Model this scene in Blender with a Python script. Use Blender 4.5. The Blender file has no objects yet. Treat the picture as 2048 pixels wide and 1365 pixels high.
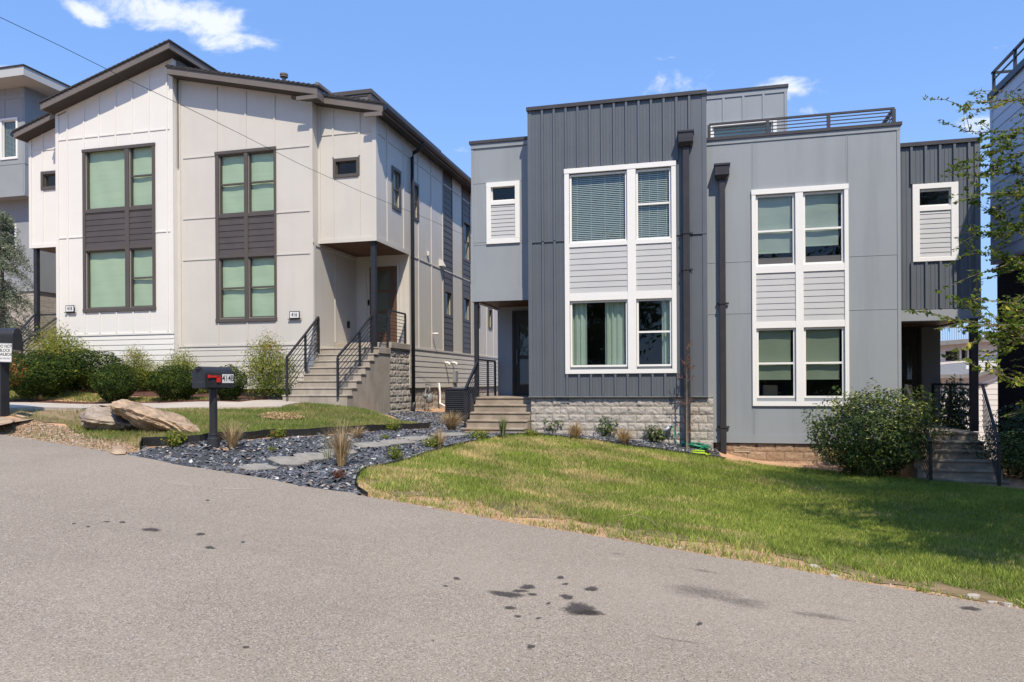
import bpy, math, random
import numpy as np
from mathutils import Vector, Matrix, noise
from mathutils.geometry import delaunay_2d_cdt
R = math.radians
S = bpy.context.scene
COL = S.collection
random.seed(7); RNG = np.random.default_rng(11)

# ---------------------------------------------------------------- camera
F = 1480.0; CX = 1024.0; HY = 766.0; A = math.atan(376.0/F); ROLL = 0.0058
cam_d = bpy.data.cameras.new('camera'); cam = bpy.data.objects.new('camera', cam_d); COL.objects.link(cam)
cam_d.sensor_width = 36; cam_d.lens = 36*F/2048; cam_d.shift_y = (HY-682.5)/2048
cam_d.clip_start = .05; cam_d.clip_end = 3000
cam.matrix_world = Matrix.Rotation(A, 4, 'Z') @ Matrix.Rotation(R(90), 4, 'X') @ Matrix.Rotation(-ROLL, 4, 'Z')
S.camera = cam

# ---------------------------------------------------------------- light
SUN_T, SUN_E = R(27), R(54)            # angle right of the facade normal, elevation
sdir = Vector((math.sin(SUN_T)*math.cos(SUN_E), -math.cos(SUN_T)*math.cos(SUN_E), math.sin(SUN_E)))
sd = bpy.data.lights.new('sun', 'SUN'); sd.energy = 4.9; sd.angle = R(.53); sd.color = (1, .895, .74)
sun = bpy.data.objects.new('sun', sd); COL.objects.link(sun); sun.location = (0, 0, 60)
sun.rotation_euler = sdir.to_track_quat('Z', 'Y').to_euler()
S.view_settings.view_transform = 'Standard'; S.view_settings.look = 'None'
S.view_settings.exposure = .15; S.view_settings.gamma = 1; S.view_settings.use_curve_mapping = False
S.cycles.max_bounces = 8; S.cycles.transparent_max_bounces = 24
S.cycles.sample_clamp_indirect = 8; S.cycles.caustics_reflective = False; S.cycles.caustics_refractive = False

class NT:                                # tiny node helper
    def __init__(s, tree): s.t = tree; s.n = tree.nodes; s.l = tree.links
    def new(s, ty, **kw):
        n = s.n.new(ty)
        for k, v in kw.items(): setattr(n, k, v)
        return n
    def put(s, sock, v):
        if isinstance(v, bpy.types.NodeSocket): s.l.new(v, sock)
        elif v is not None: sock.default_value = v
    def m(s, op, a, b=None, c=None, clamp=False):
        n = s.new('ShaderNodeMath', operation=op, use_clamp=clamp)
        for i, v in enumerate((a, b, c)): s.put(n.inputs[i], v)
        return n.outputs[0]
    def dot(s, a, v):
        n = s.new('ShaderNodeVectorMath', operation='DOT_PRODUCT'); s.put(n.inputs[0], a); n.inputs[1].default_value = v
        return n.outputs['Value']
    def mix(s, f, a, b, mode='MIX'):
        n = s.new('ShaderNodeMix', data_type='RGBA', blend_type=mode)
        s.put(n.inputs[0], f); s.put(n.inputs[6], a); s.put(n.inputs[7], b); return n.outputs[2]
    def noise(s, vec, scale, detail=3, rough=.5, dist=0):
        n = s.new('ShaderNodeTexNoise'); s.put(n.inputs['Vector'], vec); n.inputs['Scale'].default_value = scale
        n.inputs['Detail'].default_value = detail; n.inputs['Roughness'].default_value = rough; n.inputs['Distortion'].default_value = dist
        return n.outputs['Fac']
    def ramp(s, f, lo, hi, a=0., b=1.):
        n = s.new('ShaderNodeMapRange', interpolation_type='SMOOTHSTEP'); s.put(n.inputs[0], f)
        for i, v in enumerate((lo, hi, a, b)): n.inputs[i+1].default_value = v
        return n.outputs[0]

w = bpy.data.worlds.new('World'); S.world = w; w.use_nodes = True
k = NT(w.node_tree); bg = k.n['Background']
sky = k.new('ShaderNodeTexSky', sky_type='NISHITA', sun_disc=False)
sky.sun_elevation = SUN_E; sky.sun_rotation = math.atan2(sdir.x, sdir.y)
sky.air_density = 1.0; sky.dust_density = .05; sky.ozone_density = 2.0; sky.altitude = 200
tc = k.new('ShaderNodeTexCoord').outputs['Generated']
fw = (-math.sin(A), math.cos(A), 0); rt = (math.cos(A), math.sin(A), 0)
df = k.dot(tc, fw); uu = k.m('DIVIDE', k.dot(tc, rt), df); vv = k.m('DIVIDE', k.dot(tc, (0, 0, 1)), df)
CL = [(395, 30, 175, 40, -.22, 1.), (165, 18, 62, 18, -.45, .9), (1592, 182, 70, 22, .05, .8), (1345, 172, 85, 26, .12, .55),
      (1345, 117, 28, 8, 0, .55), (1610, 225, 60, 22, .1, .6), (1950, 262, 60, 22, .1, .42), (2010, 98, 50, 10, .1, .4), (928, 303, 30, 10, 0, .4),
      (480, 70, 85, 22, -.2, .8), (1230, 195, 40, 8, .1, .3), (5, 128, 25, 6, 0, .4), (-500, 150, 300, 60, .1, 1), (2600, 220, 320, 70, .05, 1)]
best = None
for (px, py, sx, sy, rot, amp) in CL:
    c = k.m('SUBTRACT', uu, (px-CX)/F); d = k.m('SUBTRACT', vv, (HY-py)/F)
    cr, sr = math.cos(rot), math.sin(rot)
    a1 = k.m('DIVIDE', k.m('ADD', k.m('MULTIPLY', c, cr), k.m('MULTIPLY', d, sr)), sx*1.15/F)
    b1 = k.m('DIVIDE', k.m('SUBTRACT', k.m('MULTIPLY', d, cr), k.m('MULTIPLY', c, sr)), sy*1.35/F)
    e = k.m('SUBTRACT', 1.0, k.m('SQRT', k.m('ADD', k.m('MULTIPLY', a1, a1), k.m('MULTIPLY', b1, b1))))
    e = k.m('MULTIPLY', k.m('MAXIMUM', e, -1.), amp)
    e = k.m('ADD', e, (amp-1)*.28)
    best = e if best is None else k.m('MAXIMUM', best, e)
cv = k.new('ShaderNodeCombineXYZ'); k.put(cv.inputs[0], uu); k.put(cv.inputs[1], k.m('MULTIPLY', vv, 1.7))
nz = k.noise(cv.outputs[0], 11, 7, .62, .4)
cm = k.ramp(k.m('ADD', best, k.m('MULTIPLY', k.m('SUBTRACT', nz, .5), 2.6)), .05, .75)
cm = k.m('MULTIPLY', cm, k.m('GREATER_THAN', df, .05)); cm = k.m('MULTIPLY', cm, k.ramp(best, -.55, -.05)); cm = k.m('MULTIPLY', cm, .92)
skyc = k.mix(.60, k.mix(1.0, sky.outputs[0], (1.15, 1.27, 1.52, 1), 'MULTIPLY'), (1.62, 3.25, 6.9, 1))
skyc = k.mix(k.ramp(k.dot(tc, (0, 0, 1)), .0, .42, .75, 0), skyc, (2.75, 4.3, 6.9, 1))
k.put(bg.inputs[0], k.mix(cm, skyc, (6.6, 6.9, 7.6, 1))); bg.inputs[1].default_value = .135

# ---------------------------------------------------------------- pixel -> place
ca, sa, cr_, sr_ = math.cos(A), math.sin(A), math.cos(ROLL), math.sin(ROLL)
def ray(px, py):
    dx = (px-CX)/F; dy = (HY-py)/F
    u = dx*cr_+dy*sr_; v = -dx*sr_+dy*cr_
    return (u*ca-sa, u*sa+ca, v)
def PY(px, py, Y):
    r = ray(px, py); t = Y/r[1]; return (r[0]*t, r[2]*t)
def XX(px, py, Y): return PY(px, py, Y)[0]
def ZZ(px, py, Y): return PY(px, py, Y)[1]
def PX(px, py, X):
    r = ray(px, py); t = X/r[0]; return (r[1]*t, r[2]*t)

# ---------------------------------------------------------------- materials
def lin(c):
    return tuple((v/12.92 if v <= .04045 else ((v+.055)/1.055)**2.4) for v in [q/255 for q in c])+(1,)
def mat(name, col, rough=.7, col2=None, nscale=3., namt=.5, bump=0., bscale=60., metal=0., spec=.4, streak=None, attr=None, detail=4, bdist=.004, trans=0., coord='Object'):
    """procedural paint: col -> col2 by noise, fine speckle, bump; attr: (name, colA, colB) mixes by a mesh attribute"""
    mt = bpy.data.materials.new(name); mt.use_nodes = True; k = NT(mt.node_tree); b = k.n['Principled BSDF']
    tc = k.new('ShaderNodeTexCoord').outputs[coord]
    c = col if len(col) == 4 else tuple(col)+(1,)
    if attr:
        at = k.new('ShaderNodeAttribute', attribute_name=attr[0]).outputs['Fac']
        rp = k.new('ShaderNodeValToRGB'); k.put(rp.inputs[0], at); els = rp.color_ramp.elements
        cols = attr[1]; els[0].position = cols[0][0]; els[0].color = tuple(cols[0][1])+(1,); els[1].position = cols[-1][0]; els[1].color = tuple(cols[-1][1])+(1,)
        for p, q in cols[1:-1]: e = els.new(p); e.color = tuple(q)+(1,)
        src = rp.outputs[0]
    else: src = c
    if col2 is not None:
        f = k.m('MULTIPLY', k.ramp(k.noise(tc, nscale, detail, .6), .35, .65), namt)
        src = k.mix(f, src, tuple(col2)+(1,) if len(col2) == 3 else col2)
    if streak:
        mp = k.new('ShaderNodeMapping'); k.put(mp.inputs[0], tc); mp.inputs[3].default_value = streak[0]
        f = k.m('MULTIPLY', k.ramp(k.noise(mp.outputs[0], 1, 4, .6), .45, .75), streak[2])
        src = k.mix(f, src, tuple(streak[1])+(1,))
    k.put(b.inputs['Base Color'], src)
    b.inputs['Roughness'].default_value = rough; b.inputs['Metallic'].default_value = metal
    b.inputs['Specular IOR Level'].default_value = spec
    if trans:
        tr = k.new('ShaderNodeBsdfTranslucent'); k.put(tr.inputs[0], src)
        ms = k.new('ShaderNodeMixShader'); ms.inputs[0].default_value = trans
        k.l.new(b.outputs[0], ms.inputs[1]); k.l.new(tr.outputs[0], ms.inputs[2]); k.l.new(ms.outputs[0], k.n['Material Output'].inputs[0])
    if bump:
        bp = k.new('ShaderNodeBump'); bp.inputs['Strength'].default_value = bump; bp.inputs['Distance'].default_value = bdist
        k.put(bp.inputs['Height'], k.noise(tc, bscale, 3, .6)); k.l.new(bp.outputs[0], b.inputs['Normal'])
    return mt
M = {}
M['white'] = mat('white_board_paint', (.745, .722, .668), .55, (.70, .676, .62), .9, .5, .15, 90, streak=((3, 3, .25), (.72, .70, .66), .25))
M['beige'] = mat('beige_board_paint', (.59, .558, .50), .55, (.545, .512, .455), .9, .6, .15, 90, streak=((3, 3, .25), (.51, .48, .45), .3))
M['brown'] = mat('dark_brown_trim_paint', (.085, .072, .063), .5, (.10, .085, .075), 2, .5)
M['brownlap'] = mat('dark_brown_siding_paint', (.072, .060, .053), .5, (.09, .078, .07), 3, .5)
M['fascia'] = mat('brown_fascia_paint', (.17, .145, .125), .55, (.14, .12, .105), 2, .6)
M['soffit'] = mat('dark_soffit', (.05, .043, .038), .7)
M['shingle'] = mat('black_shingles', (.030, .030, .033), .9, (.055, .05, .05), 8, .7, .6, 40, bdist=.01)
M['panel'] = mat('grey_panel_paint', (.290, .313, .330), .5, (.27, .292, .310), .8, .6, .12, 80, streak=((2.5, 2.5, .2), (.225, .242, .255), .55))
M['metal'] = mat('dark_grey_sheet_metal', (.105, .118, .135), .42, (.12, .133, .150), 1.3, .6, streak=((5, 5, .12), (.135, .145, .158), .35), spec=.5)
M['glap'] = mat('pale_grey_siding_paint', (.49, .49, .485), .55, (.455, .455, .455), 2, .5)
M['pipe'] = mat('black_brown_downpipe', (.034, .031, .034), .4, (.05, .046, .05), 3, .5)
M['trim'] = mat('white_trim_paint', (.80, .785, .75), .45, (.76, .745, .71), 2.5, .4)
M['coping'] = mat('dark_bronze_metal', (.055, .050, .052), .4, (.075, .07, .072), 3, .5)
M['black'] = mat('black_painted_steel', (.022, .023, .027), .42, (.035, .035, .04), 5, .5)
M['concrete'] = mat('concrete', (.40, .36, .30), .85, (.30, .26, .21), 2.2, .7, .4, 120, streak=((6, 6, .7), (.24, .20, .16), .5))
M['steps'] = mat('weathered_concrete', (.36, .30, .23), .88, (.25, .20, .15), 3.5, .8, .5, 110, streak=((3, 3, 5), (.19, .15, .11), .5))
M['path'] = mat('pale_concrete_path', (.47, .42, .36), .85, (.39, .34, .28), 1.6, .6, .3, 120)
M['wood'] = mat('stained_wood_ceiling', (.10, .050, .030), .5, (.16, .085, .05), 2, .8, streak=((60, 1.2, 60), (.05, .025, .015), .6))
M['door'] = mat('brown_wood_door', (.095, .050, .028), .45, (.13, .07, .038), 3, .7, streak=((40, 40, 1.5), (.07, .033, .016), .5))
M['darkdoor'] = mat('near_black_door_paint', (.016, .014, .014), .35)
M['shade'] = mat('white_roller_shade', (.86, .92, .82), .9, (.82, .89, .79), 3, .4, streak=((.6, .6, 8), (.66, .70, .67), .3), trans=.25)
M['olive'] = mat('grey_green_roller_shade', (.42, .46, .35), .9, (.37, .41, .31), 2, .5)
M['curtain'] = mat('sage_green_curtain', (.84, .92, .80), .9, (.79, .88, .76), 2, .4, trans=.15)
M['blind'] = mat('white_blind_slats', (.85, .88, .86), .5)
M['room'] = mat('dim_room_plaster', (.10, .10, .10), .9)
M['plastic'] = mat('white_pvc', (.78, .77, .74), .4)
M['steelgrey'] = mat('grey_painted_steel', (.24, .25, .26), .5, (.16, .17, .17), 9, .5)
M['farwhite'] = mat('far_cream_siding_paint', (.62, .60, .57), .7)
M['nbr'] = mat('cool_grey_siding_paint', (.60, .63, .69), .6, (.56, .59, .65), .8, .5)
M['nbrpanel'] = mat('mid_grey_stucco', (.29, .31, .325), .8, (.25, .27, .285), 1, .6, .2, 60)
M['palegrey'] = mat('pale_grey_fascia', (.45, .46, .45), .6)
M['brick'] = mat('dark_brick', (.025, .022, .024), .8, (.035, .03, .032), 9, .6, .5, 40, bdist=.01)
M['red'] = mat('red_mailbox_flag', (.55, .03, .025), .4)
M['rubber'] = mat('black_plastic_edging', (.018, .018, .019), .55, (.03, .03, .03), 4, .6)
M['green'] = mat('green_hose', (.02, .24, .13), .4)
M['lime'] = mat('lime_plastic', (.42, .60, .03), .4)
M['stake'] = mat('weathered_wood_stake', (.42, .32, .22), .8)
M['ink'] = mat('black_ink', (.012, .012, .012), .6)
M['plate'] = mat('white_plate', (.72, .72, .71), .5)
M['stone'] = mat('flat_grey_paving_stone', (.30, .28, .245), .9, (.20, .19, .17), 6, .7, .6, 60, bdist=.01)
M['bark'] = mat('grey_brown_bark', (.17, .13, .10), .9, (.10, .08, .06), 12, .7, .7, 40, bdist=.01)

def glass(name, tint, refl=1.0, rough=0.0):
    mt = bpy.data.materials.new(name); mt.use_nodes = True; k = NT(mt.node_tree); k.n.remove(k.n['Principled BSDF'])
    t = k.new('ShaderNodeBsdfTransparent'); t.inputs[0].default_value = tint+(1,)
    g = k.new('ShaderNodeBsdfGlossy'); g.inputs[0].default_value = (1, 1, 1, 1); g.inputs['Roughness'].default_value = rough
    tc = k.new('ShaderNodeTexCoord').outputs['Object']
    bp = k.new('ShaderNodeBump'); bp.inputs['Strength'].default_value = .35; bp.inputs['Distance'].default_value = .004
    k.put(bp.inputs['Height'], k.noise(tc, 1.7, 1)); k.l.new(bp.outputs[0], g.inputs['Normal'])
    fr = k.new('ShaderNodeFresnel'); fr.inputs[0].default_value = 1.52
    f = k.m('MULTIPLY', k.m('ADD', fr.outputs[0], .045*refl), 1.0*refl, clamp=True)
    ms = k.new('ShaderNodeMixShader'); k.put(ms.inputs[0], f); k.l.new(t.outputs[0], ms.inputs[1]); k.l.new(g.outputs[0], ms.inputs[2])
    k.l.new(ms.outputs[0], k.n['Material Output'].inputs[0]); return mt
M['glass'] = glass('tinted_window_glass', (.78, .90, .84), 1.0)
M['glassg'] = glass('green_window_glass', (.90, 1.0, .865), .45)
M['glassb'] = glass('clear_window_glass', (.88, .95, .91), .62)
M['railglass'] = glass('clear_guard_glass', (.93, .96, .97), 1.0)

def blocks(name, c1, c2, mortar, bw, bh, rough_amt=1., nsc=22):   # split-faced masonry
    mt = bpy.data.materials.new(name); mt.use_nodes = True; k = NT(mt.node_tree); b = k.n['Principled BSDF']
    tc = k.new('ShaderNodeTexCoord').outputs['Object']; s = k.new('ShaderNodeSeparateXYZ'); k.put(s.inputs[0], tc)
    cb = k.new('ShaderNodeCombineXYZ'); k.put(cb.inputs[0], k.m('ADD', s.outputs[0], s.outputs[1])); k.put(cb.inputs[1], s.outputs[2])
    br = k.new('ShaderNodeTexBrick'); k.put(br.inputs['Vector'], cb.outputs[0]); br.inputs['Scale'].default_value = 1
    br.inputs['Brick Width'].default_value = bw; br.inputs['Row Height'].default_value = bh; br.inputs['Mortar Size'].default_value = .006
    br.inputs['Mortar Smooth'].default_value = .3
    br.inputs['Color1'].default_value = c1+(1,); br.inputs['Color2'].default_value = c2+(1,); br.inputs['Mortar'].default_value = mortar+(1,)
    n1 = k.noise(tc, nsc, 6, .7); n2 = k.noise(tc, nsc*3.3, 3, .6)
    col = k.mix(k.ramp(n1, .3, .7, 0, .55), br.outputs[0], tuple(v*.62 for v in c2)+(1,))
    k.put(b.inputs['Base Color'], col); b.inputs['Roughness'].default_value = .92; b.inputs['Specular IOR Level'].default_value = .2
    h = k.m('SUBTRACT', k.m('ADD', k.m('MULTIPLY', n1, 1.3), k.m('MULTIPLY', n2, .45)), k.m('MULTIPLY', br.outputs['Fac'], .8))
    bp = k.new('ShaderNodeBump'); bp.inputs['Strength'].default_value = 1; bp.inputs['Distance'].default_value = .022*rough_amt
    k.put(bp.inputs['Height'], h); k.l.new(bp.outputs[0], b.inputs['Normal']); return mt
M['split'] = blocks('split_face_block', (.56, .51, .45), (.47, .43, .38), (.36, .33, .29), .40, .19)
M['tanblock'] = blocks('tan_split_face_block', (.47, .33, .22), (.38, .26, .17), (.28, .2, .14), .40, .20, .8)
M['brickb'] = blocks('dark_brick_rows', (.030, .026, .028), (.022, .019, .021), (.012, .011, .011), .2, .075, .5, 30)

# ---------------------------------------------------------------- objects
def tag(o, label=None, cat=None, group=None, kind=None):
    if label: o['label'] = label
    if cat: o['category'] = cat
    if group: o['group'] = group
    if kind: o['kind'] = kind
    return o
def thing(name, label, cat, loc=(0, 0, 0), group=None, rz=0):
    o = bpy.data.objects.new(name, None); COL.objects.link(o); o.location = loc; o.rotation_euler = (0, 0, rz); o.empty_display_size = .3
    return tag(o, label, cat, group)
def place(o, parent, world=True):
    if parent is not None:
        o.parent = parent
        if world and parent.type == 'EMPTY': o.location = -parent.location
def link(name, me, m, parent=None, world=True, smooth=False):
    o = bpy.data.objects.new(name, me); COL.objects.link(o)
    if m is not None: me.materials.append(M[m] if isinstance(m, str) else m)
    if smooth: me.shade_smooth()
    place(o, parent, world); return o
class MB:
    def __init__(s): s.v = []; s.f = []
    def add(s, vs, fs):
        n = len(s.v); s.v += [tuple(p) for p in vs]; s.f += [tuple(i+n for i in f) for f in fs]; return s
    def quad(s, *p): return s.add(p, [tuple(range(len(p)))])
    def box(s, x0, x1, y0, y1, z0, z1):
        if x0 > x1: x0, x1 = x1, x0
        if y0 > y1: y0, y1 = y1, y0
        if z0 > z1: z0, z1 = z1, z0
        return s.add([(x0, y0, z0), (x1, y0, z0), (x1, y1, z0), (x0, y1, z0), (x0, y0, z1), (x1, y0, z1), (x1, y1, z1), (x0, y1, z1)],
                     [(0, 3, 2, 1), (4, 5, 6, 7), (0, 1, 5, 4), (1, 2, 6, 5), (2, 3, 7, 6), (3, 0, 4, 7)])
    def prism(s, pts, vec):                   # closed polygon extruded along vec
        n = len(pts); v = Vector(vec); a = [Vector(p) for p in pts]; b = [p+v for p in a]
        nrm = sum(((a[i]-a[0]).cross(a[(i+1) % n]-a[0]) for i in range(1, n-1)), Vector())
        fs = [tuple(range(n)), tuple(range(2*n-1, n-1, -1))]+[(i, i+n, (i+1) % n+n, (i+1) % n) for i in range(n)]
        if nrm.dot(v) > 0: fs = [tuple(reversed(f)) for f in fs]
        return s.add(a+b, fs)
    def tube(s, pts, r, n=8, caps=True):
        pts = [Vector(p) for p in pts]; rs = r if isinstance(r, (list, tuple)) else [r]*len(pts); vs = []; fs = []
        up = Vector((0, 0, 1))
        for i, p in enumerate(pts):
            d = (pts[min(i+1, len(pts)-1)]-pts[max(i-1, 0)]).normalized()
            a = d.cross(up if abs(d.dot(up)) < .95 else Vector((1, 0, 0))).normalized(); b = d.cross(a)
            vs += [p+(a*math.cos(t)+b*math.sin(t))*rs[i] for t in [2*math.pi*j/n for j in range(n)]]
        for i in range(len(pts)-1):
            fs += [(i*n+j, i*n+(j+1) % n, (i+1)*n+(j+1) % n, (i+1)*n+j) for j in range(n)]
        if caps: fs += [tuple(range(n-1, -1, -1)), tuple((len(pts)-1)*n+j for j in range(n))]
        return s.add(vs, fs)
    def bar(s, p, q, w, h=None):              # square bar between two points (w across, h up)
        p, q = Vector(p), Vector(q); h = h or w; d = (q-p).normalized()
        up = Vector((0, 0, 1)) if abs(d.z) < .95 else Vector((0, 1, 0))
        a = d.cross(up).normalized()*w/2; b = a.cross(d).normalized()*h/2
        vs = [p-a-b, p+a-b, p+a+b, p-a+b, q-a-b, q+a-b, q+a+b, q-a+b]
        return s.add(vs, [(0, 1, 2, 3), (7, 6, 5, 4), (0, 4, 5, 1), (1, 5, 6, 2), (2, 6, 7, 3), (3, 7, 4, 0)])
    def build(s, name, m, parent=None, world=True, smooth=False, bevel=0):
        me = bpy.data.meshes.new(name); me.from_pydata(s.v, [], s.f); me.update()
        o = link(name, me, m, parent, world, smooth)
        if bevel:
            b = o.modifiers.new('bevel', 'BEVEL'); b.width = bevel; b.segments = 2; b.limit_method = 'ANGLE'
        return o
def mesh_np(name, V, T, rnd=None):
    me = bpy.data.meshes.new(name); n = len(T); kk = T.shape[1]
    me.vertices.add(len(V)); me.vertices.foreach_set('co', np.ascontiguousarray(V, np.float32).ravel())
    me.loops.add(n*kk); me.loops.foreach_set('vertex_index', np.ascontiguousarray(T, np.int32).ravel())
    me.polygons.add(n); me.polygons.foreach_set('loop_start', np.arange(0, n*kk, kk, dtype=np.int32))
    if rnd is not None:
        at = me.attributes.new('rnd', 'FLOAT', 'POINT'); at.data.foreach_set('value', np.ascontiguousarray(rnd, np.float32))
    me.update(); me.validate(); return me

def rough_blocks(name, parent, a0, a1, z0, z1, P, m, ax='y', bw=.40, bh=.19, amp=.035, res=.022, seed=0):
    na, nz_ = max(2, int((a1-a0)/res)), max(2, int((z1-z0)/res)); A_ = np.linspace(a0, a1, na+1); Z_ = np.linspace(z0, z1, nz_+1); V = []
    for z in Z_:
        row = math.floor(z/bh); off = .5*bw if row % 2 == 0 else 0; dz = min(z-row*bh, (row+1)*bh-z)
        for a in A_:
            u = a+P+off; c = math.floor(u/bw); du = min(u-c*bw, (c+1)*bw-u); e = min(du, dz); v = Vector((a+seed, z, 0))
            h = noise.noise(Vector((c*7.3, row*3.1, seed)))*.3+noise.noise(v*7)*.8+noise.noise(v*17)*.55+noise.noise(v*41)*.28; h = amp*(.55+h*.75)*min(1, e/.035)
            V.append((a, P-h, z) if ax == 'y' else (P+h, a, z))
    i = np.arange((na+1)*(nz_+1)).reshape(nz_+1, na+1); T = np.c_[i[:-1, :-1].ravel(), i[:-1, 1:].ravel(), i[1:, 1:].ravel(), i[1:, :-1].ravel()]
    return link(name, mesh_np(name, np.array(V), T), m, parent)
# lapped boards on a facade facing -Y (ax='y') or facing +X/-X (ax='x', sgn)
def laps(mb, a0, a1, z0, z1, P, ex=.17, out=.016, ax='y', sgn=-1, top=None):
    z = z0
    def pt(a, o, z): return (a, P-o, z) if ax == 'y' else (P+sgn*o, a, z)
    while z < z1-1e-3:
        zt = min(z+ex, z1)
        q = [pt(a0, out, z), pt(a1, out, z), pt(a1, .003, zt), pt(a0, .003, zt)]
        u = [pt(a0, .001, z), pt(a1, .001, z), pt(a1, out, z), pt(a0, out, z)]
        if ax == 'x' and sgn < 0: q.reverse(); u.reverse()
        mb.quad(*q); mb.quad(*u); z = zt
# wall facing -Y with rectangular openings and an optional sloped top
def wall(mb, x0, x1, z0, top, Y, holes=(), t=.16):
    tf = top if callable(top) else (lambda x: top)
    xs = sorted({x0, x1, *[h[0] for h in holes], *[h[1] for h in holes]}); xs = [x for x in xs if x0-1e-6 <= x <= x1+1e-6]
    for i in range(len(xs)-1):
        a, b = xs[i], xs[i+1]; hs = sorted([h for h in holes if h[0] < (a+b)/2 < h[1]], key=lambda h: h[2])
        z = z0
        for h in hs+[None]:
            if h is None: mb.quad((a, Y, z), (b, Y, z), (b, Y, tf(b)), (a, Y, tf(a)))
            else:
                if h[2] > z+1e-5: mb.quad((a, Y, z), (b, Y, z), (b, Y, h[2]), (a, Y, h[2]))
                z = h[3]
    for (a, b, c, d) in holes:                # reveals
        mb.quad((a, Y, c), (a, Y, d), (a, Y+t, d), (a, Y+t, c)); mb.quad((b, Y, d), (b, Y, c), (b, Y+t, c), (b, Y+t, d))
        mb.quad((a, Y, d), (b, Y, d), (b, Y+t, d), (a, Y+t, d)); mb.quad((b, Y, c), (a, Y, c), (a, Y+t, c), (b, Y+t, c))
def wallx(mb, y0, y1, z0, z1, X, holes=(), t=-.16):     # wall facing +X (t<0) or -X (t>0)
    ys = sorted({y0, y1, *[h[0] for h in holes], *[h[1] for h in holes]})
    for i in range(len(ys)-1):
        a, b = ys[i], ys[i+1]; hs = sorted([h for h in holes if h[0] < (a+b)/2 < h[1]], key=lambda h: h[2]); z = z0
        for h in hs+[(0, 0, z1, 0)]:
            if h[2] > z+1e-5: mb.quad((X, a, z), (X, b, z), (X, b, h[2]), (X, a, h[2]))
            z = h[3]
    for (a, b, c, d) in holes:
        mb.quad((X, a, c), (X, a, d), (X+t, a, d), (X+t, a, c)); mb.quad((X, b, c), (X, b, d), (X+t, b, d), (X+t, b, c))
        mb.quad((X, a, d), (X, b, d), (X+t, b, d), (X+t, a, d)); mb.quad((X, a, c), (X, b, c), (X+t, b, c), (X+t, a, c))
def frame(mb, a0, a1, z0, z1, w, p0, p1, ax='y', wb=None, wt=None):     # rectangular ring butt-jointed
    wb = wb or w; wt = wt or w
    for (q0, q1, r0, r1) in ((a0, a0+w, z0+wb, z1-wt), (a1-w, a1, z0+wb, z1-wt), (a0, a1, z1-wt, z1), (a0, a1, z0, z0+wb)):
        if ax == 'y': mb.box(q0, q1, p0, p1, r0, r1)
        else: mb.box(p0, p1, q0, q1, r0, r1)
def window(parent, g, Y, fm, gm='glass', rail=None, sash=.045, cover=None, label=None, cols=None):
    """glass rectangle g=(x0,x1,z0,z1) set back in an opening of facade Y; cover: ('shade', drop, mat) etc."""
    x0, x1, z0, z1 = g; mb = MB()
    frame(mb, x0-sash, x1+sash, z0-sash, z1+sash, sash, Y+.02, Y+.09)
    if rail: mb.box(x0, x1, Y+.03, Y+.085, rail-.022, rail+.022)
    wobj = mb.build('window', fm, parent)
    pb = MB()
    if rail: pb.quad((x0, Y+.058, rail), (x1, Y+.058, rail), (x1, Y+.058, z1), (x0, Y+.058, z1)); pb.quad((x0, Y+.072, z0), (x1, Y+.072, z0), (x1, Y+.072, rail), (x0, Y+.072, rail))
    else: pb.quad((x0, Y+.065, z0), (x1, Y+.065, z0), (x1, Y+.065, z1), (x0, Y+.065, z1))
    pb.build('pane', gm, wobj)
    for cv in (cover or []):
        c = MB(); kind = cv[0]
        if kind == 'shade':                  # slightly wavy cloth
            a, b = x0-.02+cv[3], x1+.02-cv[4]; zt = z1+.03; zb = z0-.03+(z1-z0)*(1-cv[1])
            n = 14
            for i in range(n):
                xa, xb = a+(b-a)*i/n, a+(b-a)*(i+1)/n
                f = lambda x, z: Y+.125+.006*math.sin(x*9+z*3)+.004*math.sin(z*11)
                for j in range(6):
                    za, zc = zb+(zt-zb)*j/6, zb+(zt-zb)*(j+1)/6
                    c.quad((xa, f(xa, za), za), (xb, f(xb, za), za), (xb, f(xb, zc), zc), (xa, f(xa, zc), zc))
            c.box(a, b, Y+.115, Y+.135, zb-.02, zb)
            c.build('roller_shade', cv[2], wobj, smooth=False)
        if kind == 'blinds':
            z = z1-.02
            while z > z0-.02:
                c.quad((x0, Y+.10, z-.016), (x1, Y+.10, z-.016), (x1, Y+.132, z+.016), (x0, Y+.132, z+.016)); z -= .044
            for fx in (.1, .36, .62, .9): c.box(x0+(x1-x0)*fx-.004, x0+(x1-x0)*fx+.004, Y+.098, Y+.10, z0, z1)
            c.build('blinds', 'blind', wobj)
        if kind == 'curtain':
            a, b = cv[1], cv[2]; n = 60; pr = []
            for i in range(n+1):
                t = i/n; pr.append((a+(b-a)*t, Y+.19+.035*math.sin(t*(b-a)*2*math.pi/.13+cv[3])+.012*math.sin(t*31)))
            fl = cv[4] if len(cv) > 4 else 0
            for i in range(n):
                (xa, ya), (xb, yb) = pr[i], pr[i+1]
                c.quad((xa+fl*(b-xa), ya, z0-.3), (xb+fl*(b-xb), yb, z0-.3), (xb, yb, z1+.06), (xa, ya, z1+.06))
            c.build('curtain', 'curtain', wobj, smooth=True)
    return wobj
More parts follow.
